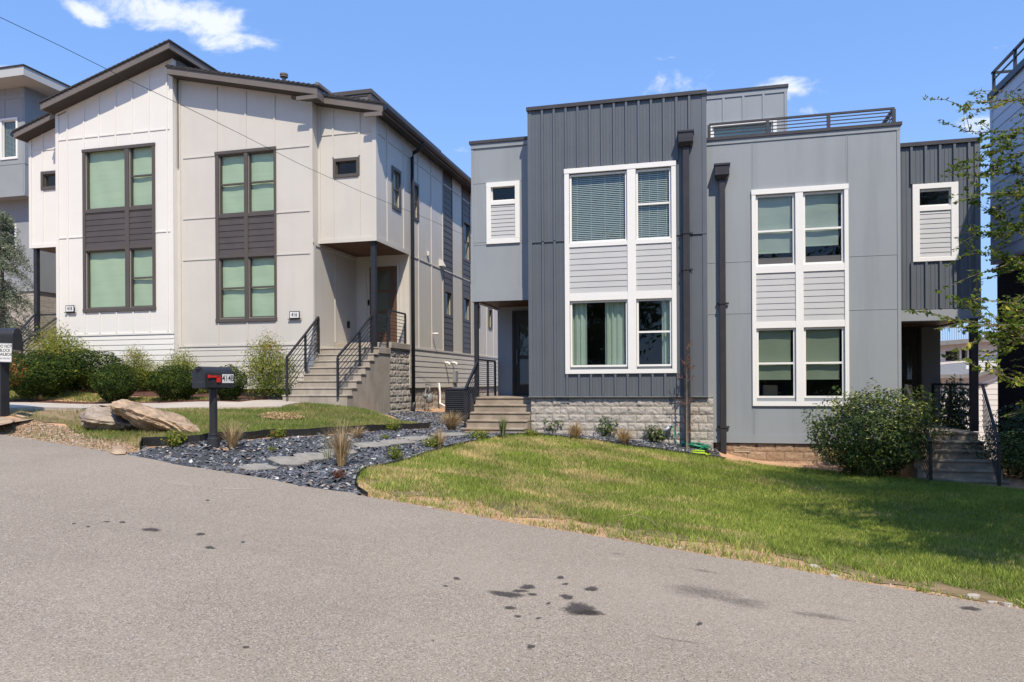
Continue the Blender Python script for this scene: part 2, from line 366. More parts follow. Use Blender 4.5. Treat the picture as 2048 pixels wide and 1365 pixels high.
def text(name, s, size, m, parent, mtx, ext=.0015, sx=1.0):
    cu = bpy.data.curves.new(name, 'FONT'); cu.body = s; cu.size = size; cu.extrude = ext; cu.align_x = 'CENTER'; cu.align_y = 'CENTER'; cu.offset = size*.012
    o = bpy.data.objects.new('tmp', cu); COL.objects.link(o); dg = bpy.context.evaluated_depsgraph_get()
    me = bpy.data.meshes.new_from_object(o.evaluated_get(dg)); bpy.data.objects.remove(o)
    me.transform(mtx @ Matrix.Diagonal((sx, 1, 1, 1))); return link(name, me, m, parent, True)
FACE = lambda x, y, z: Matrix.Translation((x, y, z)) @ Matrix.Rotation(R(90), 4, 'X')      # text facing -Y
# ================================================================ GREY DUPLEX
Yb, Ym, Yl, Yr = 17.4, 17.7, 17.95, 18.0
g_ = thing('grey_duplex_house', 'dark and mid grey flat-roofed modern duplex with ribbed metal bays and white-framed windows', 'house', (0, 18, -1.2))
bx0, bx1 = XX(1057.5, 500, Yb), XX(1413.6, 500, Yb)
bt = (ZZ(1056, 217, Yb)+ZZ(1412, 181.5, Yb))/2; bb = (ZZ(1059, 793, Yb)+ZZ(1414, 793, Yb))/2
FD = 12.                                        # depth of the house
def rect(xa, xb, ya, yb, Y):                    # pixel rectangle -> (x0,x1,z0,z1); ya/yb are y at the left edge
    ym = (ya+yb)/2; return (XX(xa, ym, Y), XX(xb, ym, Y), ZZ(xa, yb, Y), ZZ(xa, ya, Y))
# --- metal bay
gb1 = rect(1143, 1250.4, 354, 484, Yb); gb2 = rect(1276, 1338.5, 343.5, 472, Yb)
gb3 = rect(1143.4, 1251.3, 607, 731, Yb); gb4 = rect(1277.5, 1340.7, 601, 727.6, Yb)
gb1 = (gb1[0], gb1[1], gb1[2], gb1[3]); gb2 = (gb2[0], gb2[1], gb1[2], gb1[3]); gb3 = (gb1[0], gb1[1], gb3[2], gb3[3]); gb4 = (gb2[0], gb2[1], gb3[2], gb3[3])
F0 = (XX(1130.2, 540, Yb), XX(1352.8, 540, Yb), ZZ(1131, 748.5, Yb), ZZ(1129.5, 340, Yb))
def holes(gs, s=.05): return [(g[0]-s, g[1]+s, g[2]-s, g[3]+s) for g in gs]
hb = holes([gb1, gb2, gb3, gb4])
mb = MB(); wall(mb, bx0, bx1, bb, bt-.03, Yb, hb)
mb.box(bx0, bx0+.02, Yb+.001, Yb+.8, bb, bt-.03); mb.box(bx1-.02, bx1, Yb+.001, Yb+.5, bb, bt-.03)
wm = mb.build('metal_wall', 'metal', g_)
# ribs
rb = MB(); sp = (XX(1379.6, 400, Yb)-XX(1085.8, 400, Yb))/12; r0 = XX(1085.8, 400, Yb)
zj0 = ZZ(1060, 485, Yb)
def rib(mb, x, z0, z1, Y, w=.048, h=.048):
    s_ = h*.16; mb.prism([(x-w/2-s_, Y-.001, z0), (x-w/2, Y-h, z0), (x+w/2, Y-h, z0), (x+w/2+s_, Y-.001, z0)], (0, 0, z1-z0))
def ribs(mb, xs, z0, z1, Y, blk=None, minor=()):
    for x in xs:
        segs = [(z0, z1)]
        if blk and blk[0]-.03 < x < blk[1]+.03: segs = [(z0, blk[2]-.01), (blk[3]+.01, z1)]
        for a, b in segs:
            if b > a: rib(mb, x, a, b, Y)
    for x in minor:
        segs = [(z0, z1)]
        if blk and blk[0]-.03 < x < blk[1]+.03: segs = [(z0, blk[2]-.01), (blk[3]+.01, z1)]
        for a, b in segs:
            if b > a: rib(mb, x, a, b, Y, .014, .009)
xs = [r0+sp*i for i in range(0, 13)]; mi = [x+sp*f for x in [r0-sp]+xs[:-1] for f in (.36, .64)]
ribs(rb, xs, bb+.004, zj0-.02, Yb, F0, mi); ribs(rb, xs, zj0, bt-.05, Yb-.012, F0, mi)
rb.box(bx0-.008, bx0+.09, Yb-.03, Yb+.001, bb, zj0-.02); rb.box(bx0-.008, bx0+.09, Yb-.028, Yb+.001, zj0, bt-.05)
rb.box(bx1-.09, bx1+.008, Yb-.02, Yb+.001, bb, zj0-.02); rb.box(bx1-.09, bx1+.008, Yb-.028, Yb+.001, zj0, bt-.05)
rb.box(bx0-.006, F0[0]+.01, Yb-.03, Yb-.002, zj0-.02, zj0+.012); rb.box(F0[1]-.01, bx1+.006, Yb-.03, Yb-.002, zj0-.02, zj0+.012)
# upper sheet stands 12 mm proud: its flat pans
rb.box(bx0, F0[0], Yb-.012, Yb-.0005, zj0+.012, bt-.05); rb.box(F0[1], bx1, Yb-.012, Yb-.0005, zj0+.012, bt-.05); rb.box(F0[0], F0[1], Yb-.012, Yb-.0005, F0[3], bt-.05)
rb.build('ribs', 'metal', wm)
MB().box(bx0-.02, bx1+.02, Yb-.05, Yb+.6, bb-.018, bb-.002).build('base_flashing', 'steelgrey', g_)
MB().box(bx0-.03, bx1+.02, Yb-.075, Yb+.55, bt-.085, bt).build('coping', 'coping', g_)
# --- window surround (white boards + pale laps) shared by the four sashes
def surround(F0, gl, gr, zband, parent, Y, mull):
    z_u0, z_u1, z_l1 = zband                    # bottom of siding, top of siding, (lower window top)
    t = MB(); p0, p1 = Y-.045, Y+.004
    x0, x1, z0, z1 = F0
    t.box(x0, gl[0]-.05, p0, p1, z0+.1, z1-.115); t.box(gr[1]+.05, x1, p0, p1, z0+.1, z1-.115)
    t.box(x0-.006, x1+.006, p0-.008, p1, z1-.115, z1); t.box(x0, x1, p0, p1, z0, z0+.1)
    t.box(mull[0], mull[1], p0, p1, z0+.1, z1-.115)
    for a, b in ((gl[0]-.05, mull[0]), (mull[1], gr[1]+.05)):
        t.box(a, b, p0+.006, p1, z_u1, gl[2]-.045); t.box(a, b, p0+.006, p1, z_l1+.045, z_u0)
    o = t.build('window_surround', 'trim', parent, bevel=.004)
    s = MB()
    for a, b in ((gl[0]-.05, mull[0]), (mull[1], gr[1]+.05)):
        s.quad((a, Y-.008, z_u0), (b, Y-.008, z_u0), (b, Y-.008, z_u1), (a, Y-.008, z_u1))
        laps(s, a, b, z_u0+.002, z_u1-.004, Y-.01, ex=(z_u1-z_u0)/8, out=.014)
    s.build('siding_panel', 'glap', o)
    return o
zs1 = ZZ(1137, 496.5, Yb); zs0 = ZZ(1137, 588.5, Yb)
surround(F0, gb1, gb2, (zs0, zs1, gb3[3]), g_, Yb-.012, (gb1[1]+.05, gb2[0]-.05))
window(g_, gb1, Yb-.012, 'trim', 'glassb', None, cover=[('blinds',)])
window(g_, gb2, Yb-.012, 'trim', 'glassb', ZZ(1276, 409, Yb), cover=[('blinds',)])
window(g_, gb3, Yb-.012, 'trim', 'glassb', None, cover=[('curtain', gb3[0]-.02, gb3[0]+.33, 0, .0), ('curtain', gb3[0]+.76, gb3[1]-.03, 2, .0)])
window(g_, gb4, Yb-.012, 'trim', 'glassb', ZZ(1277, 664.5, Yb), cover=[('curtain', gb4[1]-.19, gb4[1]-.02, 1)])
# --- left wing over the porch
lx0 = XX(943.5, 450, Yl); lt = (ZZ(940.4, 284, Yl)+ZZ(1056, 274.7, Yl))/2; lb = (ZZ(945, 603.5, Yl)+ZZ(1058, 600.5, Yl))/2
gl_ = rect(984.6, 1030.5, 376, 401, Yl); FL = rect(973.5, 1040, 367, 489.5, Yl)
mb = MB(); wall(mb, lx0, bx0+.3, lb, lt-.03, Yl, holes([gl_], .04)); mb.quad((lx0, Yl, lb), (lx0, Yl, lt), (lx0, Yl+FD, lt), (lx0, Yl+FD, lb))
mb.build('grey_panel_wall', 'panel', g_)
b_ = MB(); zq = lambda py: ZZ(943.5, py, Yl)
for py in (368.5, 486, 491): b_.box(lx0, bx0+.1, Yl-.006, Yl+.001, zq(py)-.009, zq(py)+.009)
b_.box(lx0-.004, bx0+.1, Yl-.03, Yl+.001, lb-.004, zq(582)); b_.box(lx0-.006, bx0+.1, Yl-.03, Yl+.001, lt-.19, lt-.08)
b_.box(lx0-.005, lx0+.05, Yl-.012, Yl+.001, zq(582), lt-.19)
b_.box(lx0-.012, lx0-.001, Yl+.0, Yl+1.75, lb-.004, zq(582))
b_.build('panel_battens', 'panel', g_)
MB().box(lx0-.045, bx0+.1, Yl-.06, Yl+FD, lt-.075, lt).build('coping', 'coping', g_)
t = MB(); x0, x1, z0, z1 = FL
frame(t, x0, x1, z0, z1, .12, Yl-.045, Yl+.004); zz = gl_[2]-.13; t.box(x0+.12, x1-.12, Yl-.04, Yl+.004, zz, gl_[2]-.035)
so = t.build('window_surround', 'trim', g_, bevel=.004)
s = MB(); s.quad((x0+.12, Yl-.004, z0+.12), (x1-.12, Yl-.004, z0+.12), (x1-.12, Yl-.004, zz), (x0+.12, Yl-.004, zz)); laps(s, x0+.12, x1-.12, z0+.12, zz, Yl-.008, ex=(zz-z0-.12)/8.5, out=.014)
s.build('siding_panel', 'glap', so)
window(g_, gl_, Yl, 'trim', 'glassb')
# porch under the left wing
zland = ZZ(1005, 794.5, 17.9); Yd = 19.7
MB().box(lx0+.03, bx0+.15, Yl+.03, Yd, lb+.02, lb+.08).build('porch_ceiling', 'wood', g_)
bm = MB(); bm.box(lx0+.0, lx0+.14, Yl+.01, Yd, lb-.006, lb+.12); bm.build('porch_beam', 'panel', g_)
xw0 = XX(995.6, 700, Yd)
mb = MB(); mb.quad((xw0, Yd, -1.6), (bx0+.6, Yd, -1.6), (bx0+.6, Yd, lb+.05), (xw0, Yd, lb+.05)); mb.quad((xw0, Yd, -1.6), (xw0, Yd, lb+.1), (xw0, Yd+10, lb+.1), (xw0, Yd+10, -1.6))
mb.quad((bx0+.05, Yb+.3, zland-.02), (bx0+.05, Yd, zland-.02), (bx0+.05, Yd, lb), (bx0+.05, Yb+.3, lb))
mb.build('porch_wall', 'panel', g_)
def door(parent, x0, x1, z0, z1, Y, m='darkdoor', glz=(), name='door', gm='glassb', hx=None, back=True):
    t = MB(); frame(t, x0-.07, x1+.07, z0-.01, z1+.07, .07, Y-.05, Y+.03); fr = t.build('door_frame', m, parent)
    d = MB(); gx0, gx1 = x0+.13, x1-.13; zs = [z0]+[v for g in glz for v in g]+[z1]
    d.box(x0, gx0, Y-.02, Y+.02, z0, z1); d.box(gx1, x1, Y-.02, Y+.02, z0, z1)
    for i in range(0, len(zs), 2): d.box(gx0, gx1, Y-.018, Y+.018, zs[i], zs[i+1])
    do = d.build(name, m, parent)
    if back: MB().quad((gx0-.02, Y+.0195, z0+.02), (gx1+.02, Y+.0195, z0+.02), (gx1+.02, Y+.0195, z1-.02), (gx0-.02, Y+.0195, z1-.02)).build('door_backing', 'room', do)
    p = MB()
    for a, b in glz: p.quad((gx0, Y-.005, a), (gx1, Y-.005, a), (gx1, Y-.005, b), (gx0, Y-.005, b))
    if glz: p.build('pane', gm, do)
    h = MB(); hx = hx if hx is not None else x0+.07; hz = z0+1.0
    h.tube([(hx, Y-.022, hz-.18), (hx, Y-.07, hz-.18), (hx, Y-.07, hz+.22), (hx, Y-.022, hz+.22)], .011); h.build('handle', 'steelgrey', do)
    return do
xd = XX(1027, 700, Yd)
door(g_, xd+.05, xd+.98, zland+.03, ZZ(1027, 628, Yd), Yd-.02, glz=[(zland+.3, zland+1.0), (zland+1.1, zland+1.95)])
# stone foundation under the bay, brown one under the main wing
fz = -2.6
fx0, fx1 = XX(1062, 830, Yb), XX(1426.5, 830, Yb)
mb = MB(); mb.box(fx0, fx1, Yb+.05, Yb+1.2, fz, bb-.02); mb.box(bx0+.02, fx0, Yb+.25, Yb+1.2, fz, bb-.02)
fo = mb.build('block_foundation', 'split', g_); rough_blocks('block_face', fo, fx0, fx1, -2.0, bb-.02, Yb+.045, 'split')
for (pa, pb) in ((1110, 1138), (1338, 1358)):
    v = MB(); xa, xb = XX(pa, 800, Yb), XX(pb, 800, Yb)
    v.box(xa, xb, Yb+.03, Yb+.06, bb-.16, bb-.03)
    for i in range(4): v.prism([(xa, Yb+.031, bb-.15+i*.03), (xa, Yb+.01, bb-.155+i*.03), (xa, Yb+.031, bb-.135+i*.03)], (xb-xa, 0, 0))
    v.build('foundation_vent', 'steelgrey', fo)
# --- main wing
mx0, mx1 = bx1+.0, XX(1800.5, 450, Ym)
mt_ = (ZZ(1413.4, 277.5, Ym)+ZZ(1798, 244.7, Ym))/2; mz0 = (ZZ(1453, 886.5, Ym)+ZZ(1640, 886.5, Ym))/2
gm1 = rect(1516, 1585.6, 395.5, 529.5, Ym); gm2 = rect(1610.7, 1683.3, 389, 526, Ym); gm3 = rect(1518, 1585.5, 661.5, 792.5, Ym)
gm1 = gm1; gm2 = (gm2[0], gm2[1], gm1[2], gm1[3]); gm3 = (gm1[0], gm1[1], gm3[2], gm3[3]); gm4 = (gm2[0], gm2[1], gm3[2], gm3[3])
FM = (XX(1504, 600, Ym), XX(1697.2, 600, Ym), ZZ(1505.6, 812.4, Ym), ZZ(1502.9, 381.5, Ym))
mb = MB(); wall(mb, mx0-.05, mx1, mz0, mt_-.03, Ym, holes([gm1, gm2, gm3, gm4])); mb.quad((mx1, Ym, mz0), (mx1, Ym+FD, mz0), (mx1, Ym+FD, mt_), (mx1, Ym, mt_))
mb.build('grey_panel_wall', 'panel', g_)
b_ = MB(); zq = lambda px, py: ZZ(px, py, Ym); xj1, xj2 = XX(1504.5, 330, Ym), XX(1694, 330, Ym)
def hb_(x0, x1, z, h=.008, o=.006): b_.box(x0, x1, Ym-o, Ym+.001, z-h, z+h)
hb_(mx0, FM[0], zq(1450, 525)); hb_(mx0, FM[0], zq(1450, 628)); hb_(FM[1], mx1-.05, zq(1750, 511)); hb_(FM[1], mx1-.05, zq(1750, 619))
for x, z0, z1 in ((xj1, FM[3], mt_-.19), (xj2, FM[3], mt_-.19), (FM[0]+.03, zq(1507, 868), FM[2])): b_.box(x-.02, x+.004, Ym-.006, Ym+.001, z0, z1); b_.box(x+.012, x+.016, Ym-.007, Ym+.001, z0, z1)
b_.box(mx0, mx1+.012, Ym-.02, Ym+.001, mt_-.17, mt_-.07); b_.box(mx0, mx1+.004, Ym-.014, Ym+.001, mz0-.004, zq(1507, 869)); b_.box(mx1-.06, mx1+.005, Ym-.014, Ym+.001, zq(1507, 869), mt_-.17)
b_.build('panel_battens', 'panel', g_)
MB().box(mx0, mx1+.04, Ym-.05, Ym+FD, mt_-.07, mt_).build('coping', 'coping', g_)
zs1 = ZZ(1512, 548, Ym); zs0 = ZZ(1512, 645, Ym)
surround(FM, gm1, gm2, (zs0, zs1, gm3[3]), g_, Ym, (gm1[1]+.05, gm2[0]-.05))
window(g_, gm1, Ym, 'trim', 'glassb', ZZ(1516, 463.5, Ym), cover=[('shade', .80, 'shade', .03, .03)])
window(g_, gm2, Ym, 'trim', 'glassb', ZZ(1516, 463.5, Ym), cover=[('shade', .72, 'shade', .03, .07)])
window(g_, gm3, Ym, 'trim', 'glassb', ZZ(1518, 727.5, Ym), cover=[('shade', .72, 'olive', .0, .06)])
window(g_, gm4, Ym, 'trim', 'glassb', ZZ(1518, 727.5, Ym), cover=[('shade', .72, 'olive', .0, .06)])
cbx, cbz = PY(1541, 781, Ym+.5); MB().box(cbx-.17, cbx+.15, Ym+.45, Ym+.75, cbz-.2, cbz+.12).build('stored_box', 'stake', g_)
mb = MB(); mb.box(fx1+.05, XX(1800, 900, Ym)+.1, Ym+.06, Ym+1, -3.2, mz0-.01); fo2 = mb.build('tan_block_foundation', 'tanblock', g_); rough_blocks('block_face', fo2, fx1+.05, XX(1800, 900, Ym)+.1, -2.6, mz0-.01, Ym+.055, 'tanblock', bh=.20, amp=.022, seed=4)
v = MB(); xa, xb = XX(1468, 897, Ym), XX(1502, 897, Ym); za, zb = ZZ(1468, 905, Ym), ZZ(1468, 889.5, Ym)
frame(v, xa, xb, za, zb, .014, Ym+.03, Ym+.065)
for i in range(3): v.prism([(xa, Ym+.06, za+.03+i*.042), (xa, Ym+.035, za+.018+i*.042), (xa, Ym+.06, za+.05+i*.042)], (xb-xa, 0, 0))
v.build('foundation_vent', 'stake', fo2)
# --- scuppers and downpipes
def downpipe(xc, Y, ztop, zbot, parent, w=.145, hw=.37, hh=.30, clamps=(), off=.09):
    h = MB(); z1 = ztop; z0 = ztop-hh
    h.prism([(xc-hw/2, Y-.02, z1-.05), (xc+hw/2, Y-.02, z1-.05), (xc+hw/2, Y-.02, z1), (xc-hw/2, Y-.02, z1)], (0, -.27, 0))
    h.box(xc-hw/2+.02, xc+hw/2-.02, Y-.27, Y-.02, z0+.04, z1-.05)
    a, b = hw/2-.02, w/2+.02
    h.add([(xc-a, Y-.27, z0+.04), (xc+a, Y-.27, z0+.04), (xc+a, Y-.02, z0+.04), (xc-a, Y-.02, z0+.04), (xc-b, Y-.21, z0-.04), (xc+b, Y-.21, z0-.04), (xc+b, Y-.02, z0-.04), (xc-b, Y-.02, z0-.04)], [(0, 1, 5, 4), (1, 2, 6, 5), (2, 3, 7, 6), (3, 0, 4, 7), (7, 6, 5, 4)])
    ho = h.build('scupper_box', 'pipe', parent, bevel=.005)
    p = MB(); p.box(xc-w/2, xc+w/2, Y-.05-.12, Y-.05, zbot, z0-.03); po = p.build('downpipe', 'pipe', parent, bevel=.012)
    for z in clamps:
        c = MB(); c.box(xc-w/2-.07, xc+w/2+.07, Y-.06, Y-.03, z-.02, z+.02); c.box(xc-w/2-.01, xc+w/2+.01, Y-.185, Y-.045, z-.018, z+.018)
        c.build('pipe_strap', 'pipe', po)
xs1 = XX(1373, 500, Yb); downpipe(xs1, Yb-.02, ZZ(1357, 264, Yb-.2), ZZ(1373, 884, Yb), g_, clamps=(ZZ(1370, 541, Yb), ZZ(1370, 469, Yb)))
xs2 = XX(1445, 600, Ym); downpipe(xs2, Ym, ZZ(1428, 329.5, Ym-.2), ZZ(1445, 906, Ym), g_, w=.135, hw=.36, clamps=(ZZ(1445, 608, Ym), ZZ(1445, 854, Ym)))
# --- right wing
rx1 = XX(1959.6, 450, Yr); rt_ = (ZZ(1800.8, 289.5, Yr)+ZZ(1959, 275, Yr))/2; rb0 = (ZZ(1802, 619.5, Yr)+ZZ(1957, 616.7, Yr))/2; rs0 = (ZZ(1802, 642.4, Yr)+ZZ(1957, 640, Yr))/2
gr = rect(1839.7, 1900, 383.5, 411, Yr); FR = rect(1824.5, 1916, 370.5, 525, Yr)
mb = MB(); wall(mb, mx1-.02, rx1, rb0, rt_-.03, Yr, holes([gr], .04)); mb.quad((rx1, Yr, rs0), (rx1, Yr+FD, rs0), (rx1, Yr+FD, rt_), (rx1, Yr, rt_))
wr = mb.build('metal_wall', 'metal', g_)
rb = MB(); q0 = XX(1823, 450, Yr); q1 = XX(1937.4, 330, Yr); sp2 = (q1-q0)/4; xs = [q0+sp2*i for i in range(5)]
ribs(rb, xs, rb0+.004, rt_-.06, Yr, FR, [x+sp2*f for x in [q0-sp2]+xs[:-1] for f in (.36, .66) if x+sp2*f > mx1+.02])
rb.box(rx1-.10, rx1+.008, Yr-.03, Yr+.001, rb0, rt_-.05); rb.box(rx1+.002, rx1+.01, Yr+.002, Yr+.1, rb0, rt_-.05)
rb.build('ribs', 'metal', wr)
MB().box(mx1-.0, rx1+.04, Yr-.06, Yr+FD, rt_-.085, rt_).build('coping', 'coping', g_)
MB().box(mx1+.001, rx1+.01, Yr-.03, Yr+.2, rs0, rb0-.012).build('fascia_band', 'panel', g_)
t = MB(); x0, x1, z0, z1 = FR; frame(t, x0, x1, z0, z1, .14, Yr-.045, Yr+.004, wb=.09, wt=.11); zz = gr[2]-.14; t.box(x0+.14, x1-.14, Yr-.04, Yr+.004, zz, gr[2]-.035)
so = t.build('window_surround', 'trim', g_, bevel=.004)
s = MB(); s.quad((x0+.14, Yr-.004, z0+.09), (x1-.14, Yr-.004, z0+.09), (x1-.14, Yr-.004, zz), (x0+.14, Yr-.004, zz)); laps(s, x0+.14, x1-.14, z0+.09, zz, Yr-.008, ex=(zz-z0-.09)/9.6, out=.014); s.build('siding_panel', 'glap', so)
window(g_, gr, Yr, 'trim', 'glassb')
# right porch
Yq = 20.6; zl2 = -1.075
xq1 = XX(1881, 760, Yq)
mb = MB(); mb.quad((mx1-.3, Yq, -3), (xq1, Yq, -3), (xq1, Yq, rs0+.1), (mx1-.3, Yq, rs0+.1)); mb.quad((xq1, Yq, -3), (xq1, Yq+9, -3), (xq1, Yq+9, rs0+.1), (xq1, Yq, rs0+.1))
mb.build('porch_wall', 'panel', g_)
MB().box(mx1, rx1-.02, Yr+.2, Yq, rs0+.03, rs0+.09).build('porch_ceiling', 'wood', g_)
bm = MB(); bm.box(rx1-.16, rx1+.0, Yr+.21, Yq, rs0-.006, rs0+.12); bm.box(mx1, rx1-.16, Yr+.21, Yr+.3, rs0-.006, rs0+.12); bm.build('porch_beam', 'panel', g_)
xdq = XX(1838, 760, Yq); door(g_, xdq-.93, xdq-.03, zl2+.03, ZZ(1838, 659, Yq), Yq-.02, glz=[(zl2+.3, zl2+1.0), (zl2+1.1, zl2+1.95)])
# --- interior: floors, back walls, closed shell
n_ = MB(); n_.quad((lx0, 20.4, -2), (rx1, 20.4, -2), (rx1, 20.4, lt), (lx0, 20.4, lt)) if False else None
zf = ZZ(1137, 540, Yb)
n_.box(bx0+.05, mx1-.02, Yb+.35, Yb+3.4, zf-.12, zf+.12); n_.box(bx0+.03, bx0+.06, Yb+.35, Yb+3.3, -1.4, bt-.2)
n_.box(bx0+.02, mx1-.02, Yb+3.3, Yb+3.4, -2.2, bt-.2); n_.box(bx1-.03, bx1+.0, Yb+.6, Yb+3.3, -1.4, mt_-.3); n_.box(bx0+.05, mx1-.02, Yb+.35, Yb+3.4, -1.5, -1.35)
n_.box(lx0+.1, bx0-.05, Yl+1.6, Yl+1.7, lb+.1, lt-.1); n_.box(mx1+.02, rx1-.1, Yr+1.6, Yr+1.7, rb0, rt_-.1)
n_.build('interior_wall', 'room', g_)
rf = MB(); rf.quad((lx0+.05, Yl+.02, lt-.09), (bx0+.1, Yl+.02, lt-.09), (bx0+.1, Yl+FD, lt-.09), (lx0+.05, Yl+FD, lt-.09)); rf.quad((bx0+.02, Yb+.02, bt-.1), (bx1-.02, Yb+.02, bt-.1), (bx1-.02, Yb+3.6, bt-.1), (bx0+.02, Yb+3.6, bt-.1))
rf.quad((bx0, Yb+3.4, mt_-.11), (mx1-.05, Yb+3.4, mt_-.11), (mx1-.05, Ym+FD, mt_-.11), (bx0, Ym+FD, mt_-.11)); rf.quad((bx1, Ym+.03, mt_-.105), (mx1-.05, Ym+.03, mt_-.105), (mx1-.05, Yb+3.4, mt_-.105), (bx1, Yb+3.4, mt_-.105))
rf.quad((mx1, Yr+.02, rt_-.12), (rx1-.02, Yr+.02, rt_-.12), (rx1-.02, Yr+FD, rt_-.12), (mx1, Yr+FD, rt_-.12)); rf.quad((bx0+.01, Yb+3.6, mt_-.2), (bx1, Yb+3.6, mt_-.2), (bx1, Yb+3.6, bt-.1), (bx0+.01, Yb+3.6, bt-.1))
rf.build('roof', 'shingle', g_)
sh = MB(); sh.box(bx0+.1, rx1-.1, Yr+FD-.2, Yr+FD, -2.5, lt-.1); sh.build('back_wall', 'panel', g_); sh = MB(); sh.quad((bx0+.011, Yb+.8, mt_-.3), (bx0+.011, Yb+3.6, mt_-.3), (bx0+.011, Yb+3.6, bt-.05), (bx0+.011, Yb+.8, bt-.05)); sh.build('bay_side_wall', 'panel', g_); sh = MB()
sh.quad((bx1-.011, Yb+.5, mt_-.3), (bx1-.011, Yb+3.6, mt_-.3), (bx1-.011, Yb+3.6, bt-.05), (bx1-.011, Yb+.5, bt-.05)); sh.build('bay_side_wall', 'panel', g_)
# --- penthouse and roof deck
Yp = 20.6; px0, px1 = XX(1380, 220, Yp), XX(1574.5, 220, Yp); pt_ = (ZZ(1412, 184.4, Yp)+ZZ(1574, 170, Yp))/2
gp = rect(1428, 1543, 255, 300, Yp)
mb = MB(); wall(mb, px0, px1, mt_-.3, pt_-.03, Yp, holes([gp], .04)); mb.quad((px1, Yp, mt_-.3), (px1, Yp+6, mt_-.3), (px1, Yp+6, pt_), (px1, Yp, pt_)); mb.quad((px0, Yp, mt_-.3), (px0, Yp+6, mt_-.3), (px0, Yp+6, pt_), (px0, Yp, pt_)); mb.quad((px0, Yp, pt_-.04), (px1, Yp, pt_-.04), (px1, Yp+6, pt_-.04), (px0, Yp+6, pt_-.04)); mb.box(px0+.1, px1-.1, Yp+1, Yp+1.1, mt_-.2, pt_-.1)
pw = mb.build('penthouse_wall', 'panel', g_)
b_ = MB()
for pxx in (1447, 1486.7, 1527, 1571): x = XX(pxx, 220, Yp); b_.box(x-.03, x+.03, Yp-.02, Yp+.001, gp[3]+.1 if pxx < 1560 else mt_-.3, pt_-.2)
b_.box(px0, px1+.003, Yp-.022, Yp+.001, pt_-.2, pt_-.08); b_.build('panel_battens', 'panel', pw)
MB().box(px0, px1+.03, Yp-.05, Yp+6, pt_-.075, pt_).build('coping', 'coping', pw)
t = MB(); frame(t, gp[0]-.13, gp[1]+.13, gp[2]-.1, gp[3]+.1, .09, Yp-.04, Yp+.004); t.build('window_surround', 'trim', g_)
window(g_, gp, Yp, 'trim', 'glassb', cover=[('shade', 1, 'shade', 0, 0)])
def railing(parent, pts, h, nbar, m='black', post=.05, bar=.014, posts=None, zlow=.1, name='railing', posth=None, th=.045):
    """guard along base points pts; one top rail, nbar thin bars, posts at the points"""
    t = MB()
    for i in range(len(pts)-1):
        p, q = Vector(pts[i]), Vector(pts[i+1]); up = Vector((0, 0, 1)); t.bar(p+up*h, q+up*h, .05, th)
    o = t.build(name, m, parent)
    b = MB()
    for i in range(len(pts)-1):
        p, q = Vector(pts[i]), Vector(pts[i+1])
        for j in range(nbar): up = Vector((0, 0, zlow+(h-zlow)*j/nbar)); b.bar(p+up, q+up, bar, bar)
    b.build('rail_bars', m, o)
    for i, p in enumerate(pts):
        if posts is None or i in posts: MB().box(p[0]-post/2, p[0]+post/2, p[1]-post/2, p[1]+post/2, p[2]-.06, p[2]+h-th/2).build('post', m, o)
    return o
Yk = Ym+.25
zt0 = ZZ(1416, 250.5, Yk); zt1 = ZZ(1791, 216.5, Yk); hk = ((zt0+zt1)/2-mt_)
P4 = [(XX(p, 250, Yk), Yk, mt_) for p in (1418, 1535, 1657, 1787.5)]+[(XX(1787.5, 250, Yk), Yk+6, mt_)]
railing(g_, P4, hk, 4, 'coping', .07, .02, zlow=.08)
# --- stairs
def stair(parent, x0s, x1s, ys, zs, zb, m='steps', name='porch_steps', yend=None):
    """ys/zs: nosing positions top->bottom; x0s,x1s lists"""
    t = MB(); n = len(ys); 
    for i in range(n):
        yb_ = (yend if i == 0 else ys[i-1]+.03)
        t.box(x0s[i], x1s[i], ys[i], yb_, zb, zs[i]-.045); t.box(x0s[i]-.004, x1s[i]+.004, ys[i]-.025, yb_-.001, zs[i]-.045, zs[i])
    return t.build(name, m, parent, bevel=.012)
# left porch steps
ysl = [17.9-.27*i for i in range(5)]; zsl = [zland-.178*i for i in range(5)]
x0l = [XX(p, q, y) for p, q, y in zip((950, 948, 939, 933, 922), (794, 809, 824, 840, 856), ysl)]
stair(g_, x0l, [bx0+.06]*2+[fx0-.02]*3, ysl, zsl, -2.2, yend=Yd)
pst = MB(); pcx = XX(953, 700, Yl+.06); pst.box(pcx-.05, pcx+.05, Yl+.02, Yl+.12, zland-.02, lb+.01); pst.build('porch_post', 'black', g_)
xr = XX(957, 720, Yl+.1)
railing(g_, [(xr, Yl+.14, zland), (xr+.0, Yl+.95, zland), (xr+.0, Yd-.08, zland)], .95, 8, posts=(1, 2))
ya = 16.85; xsr = XX(930, 810, ya); railing(g_, [(xr-.0, Yl-.0, zland-.02), (xsr, ya, zland-.178*4.05)], .92, 8, posts=(1,), zlow=.12)
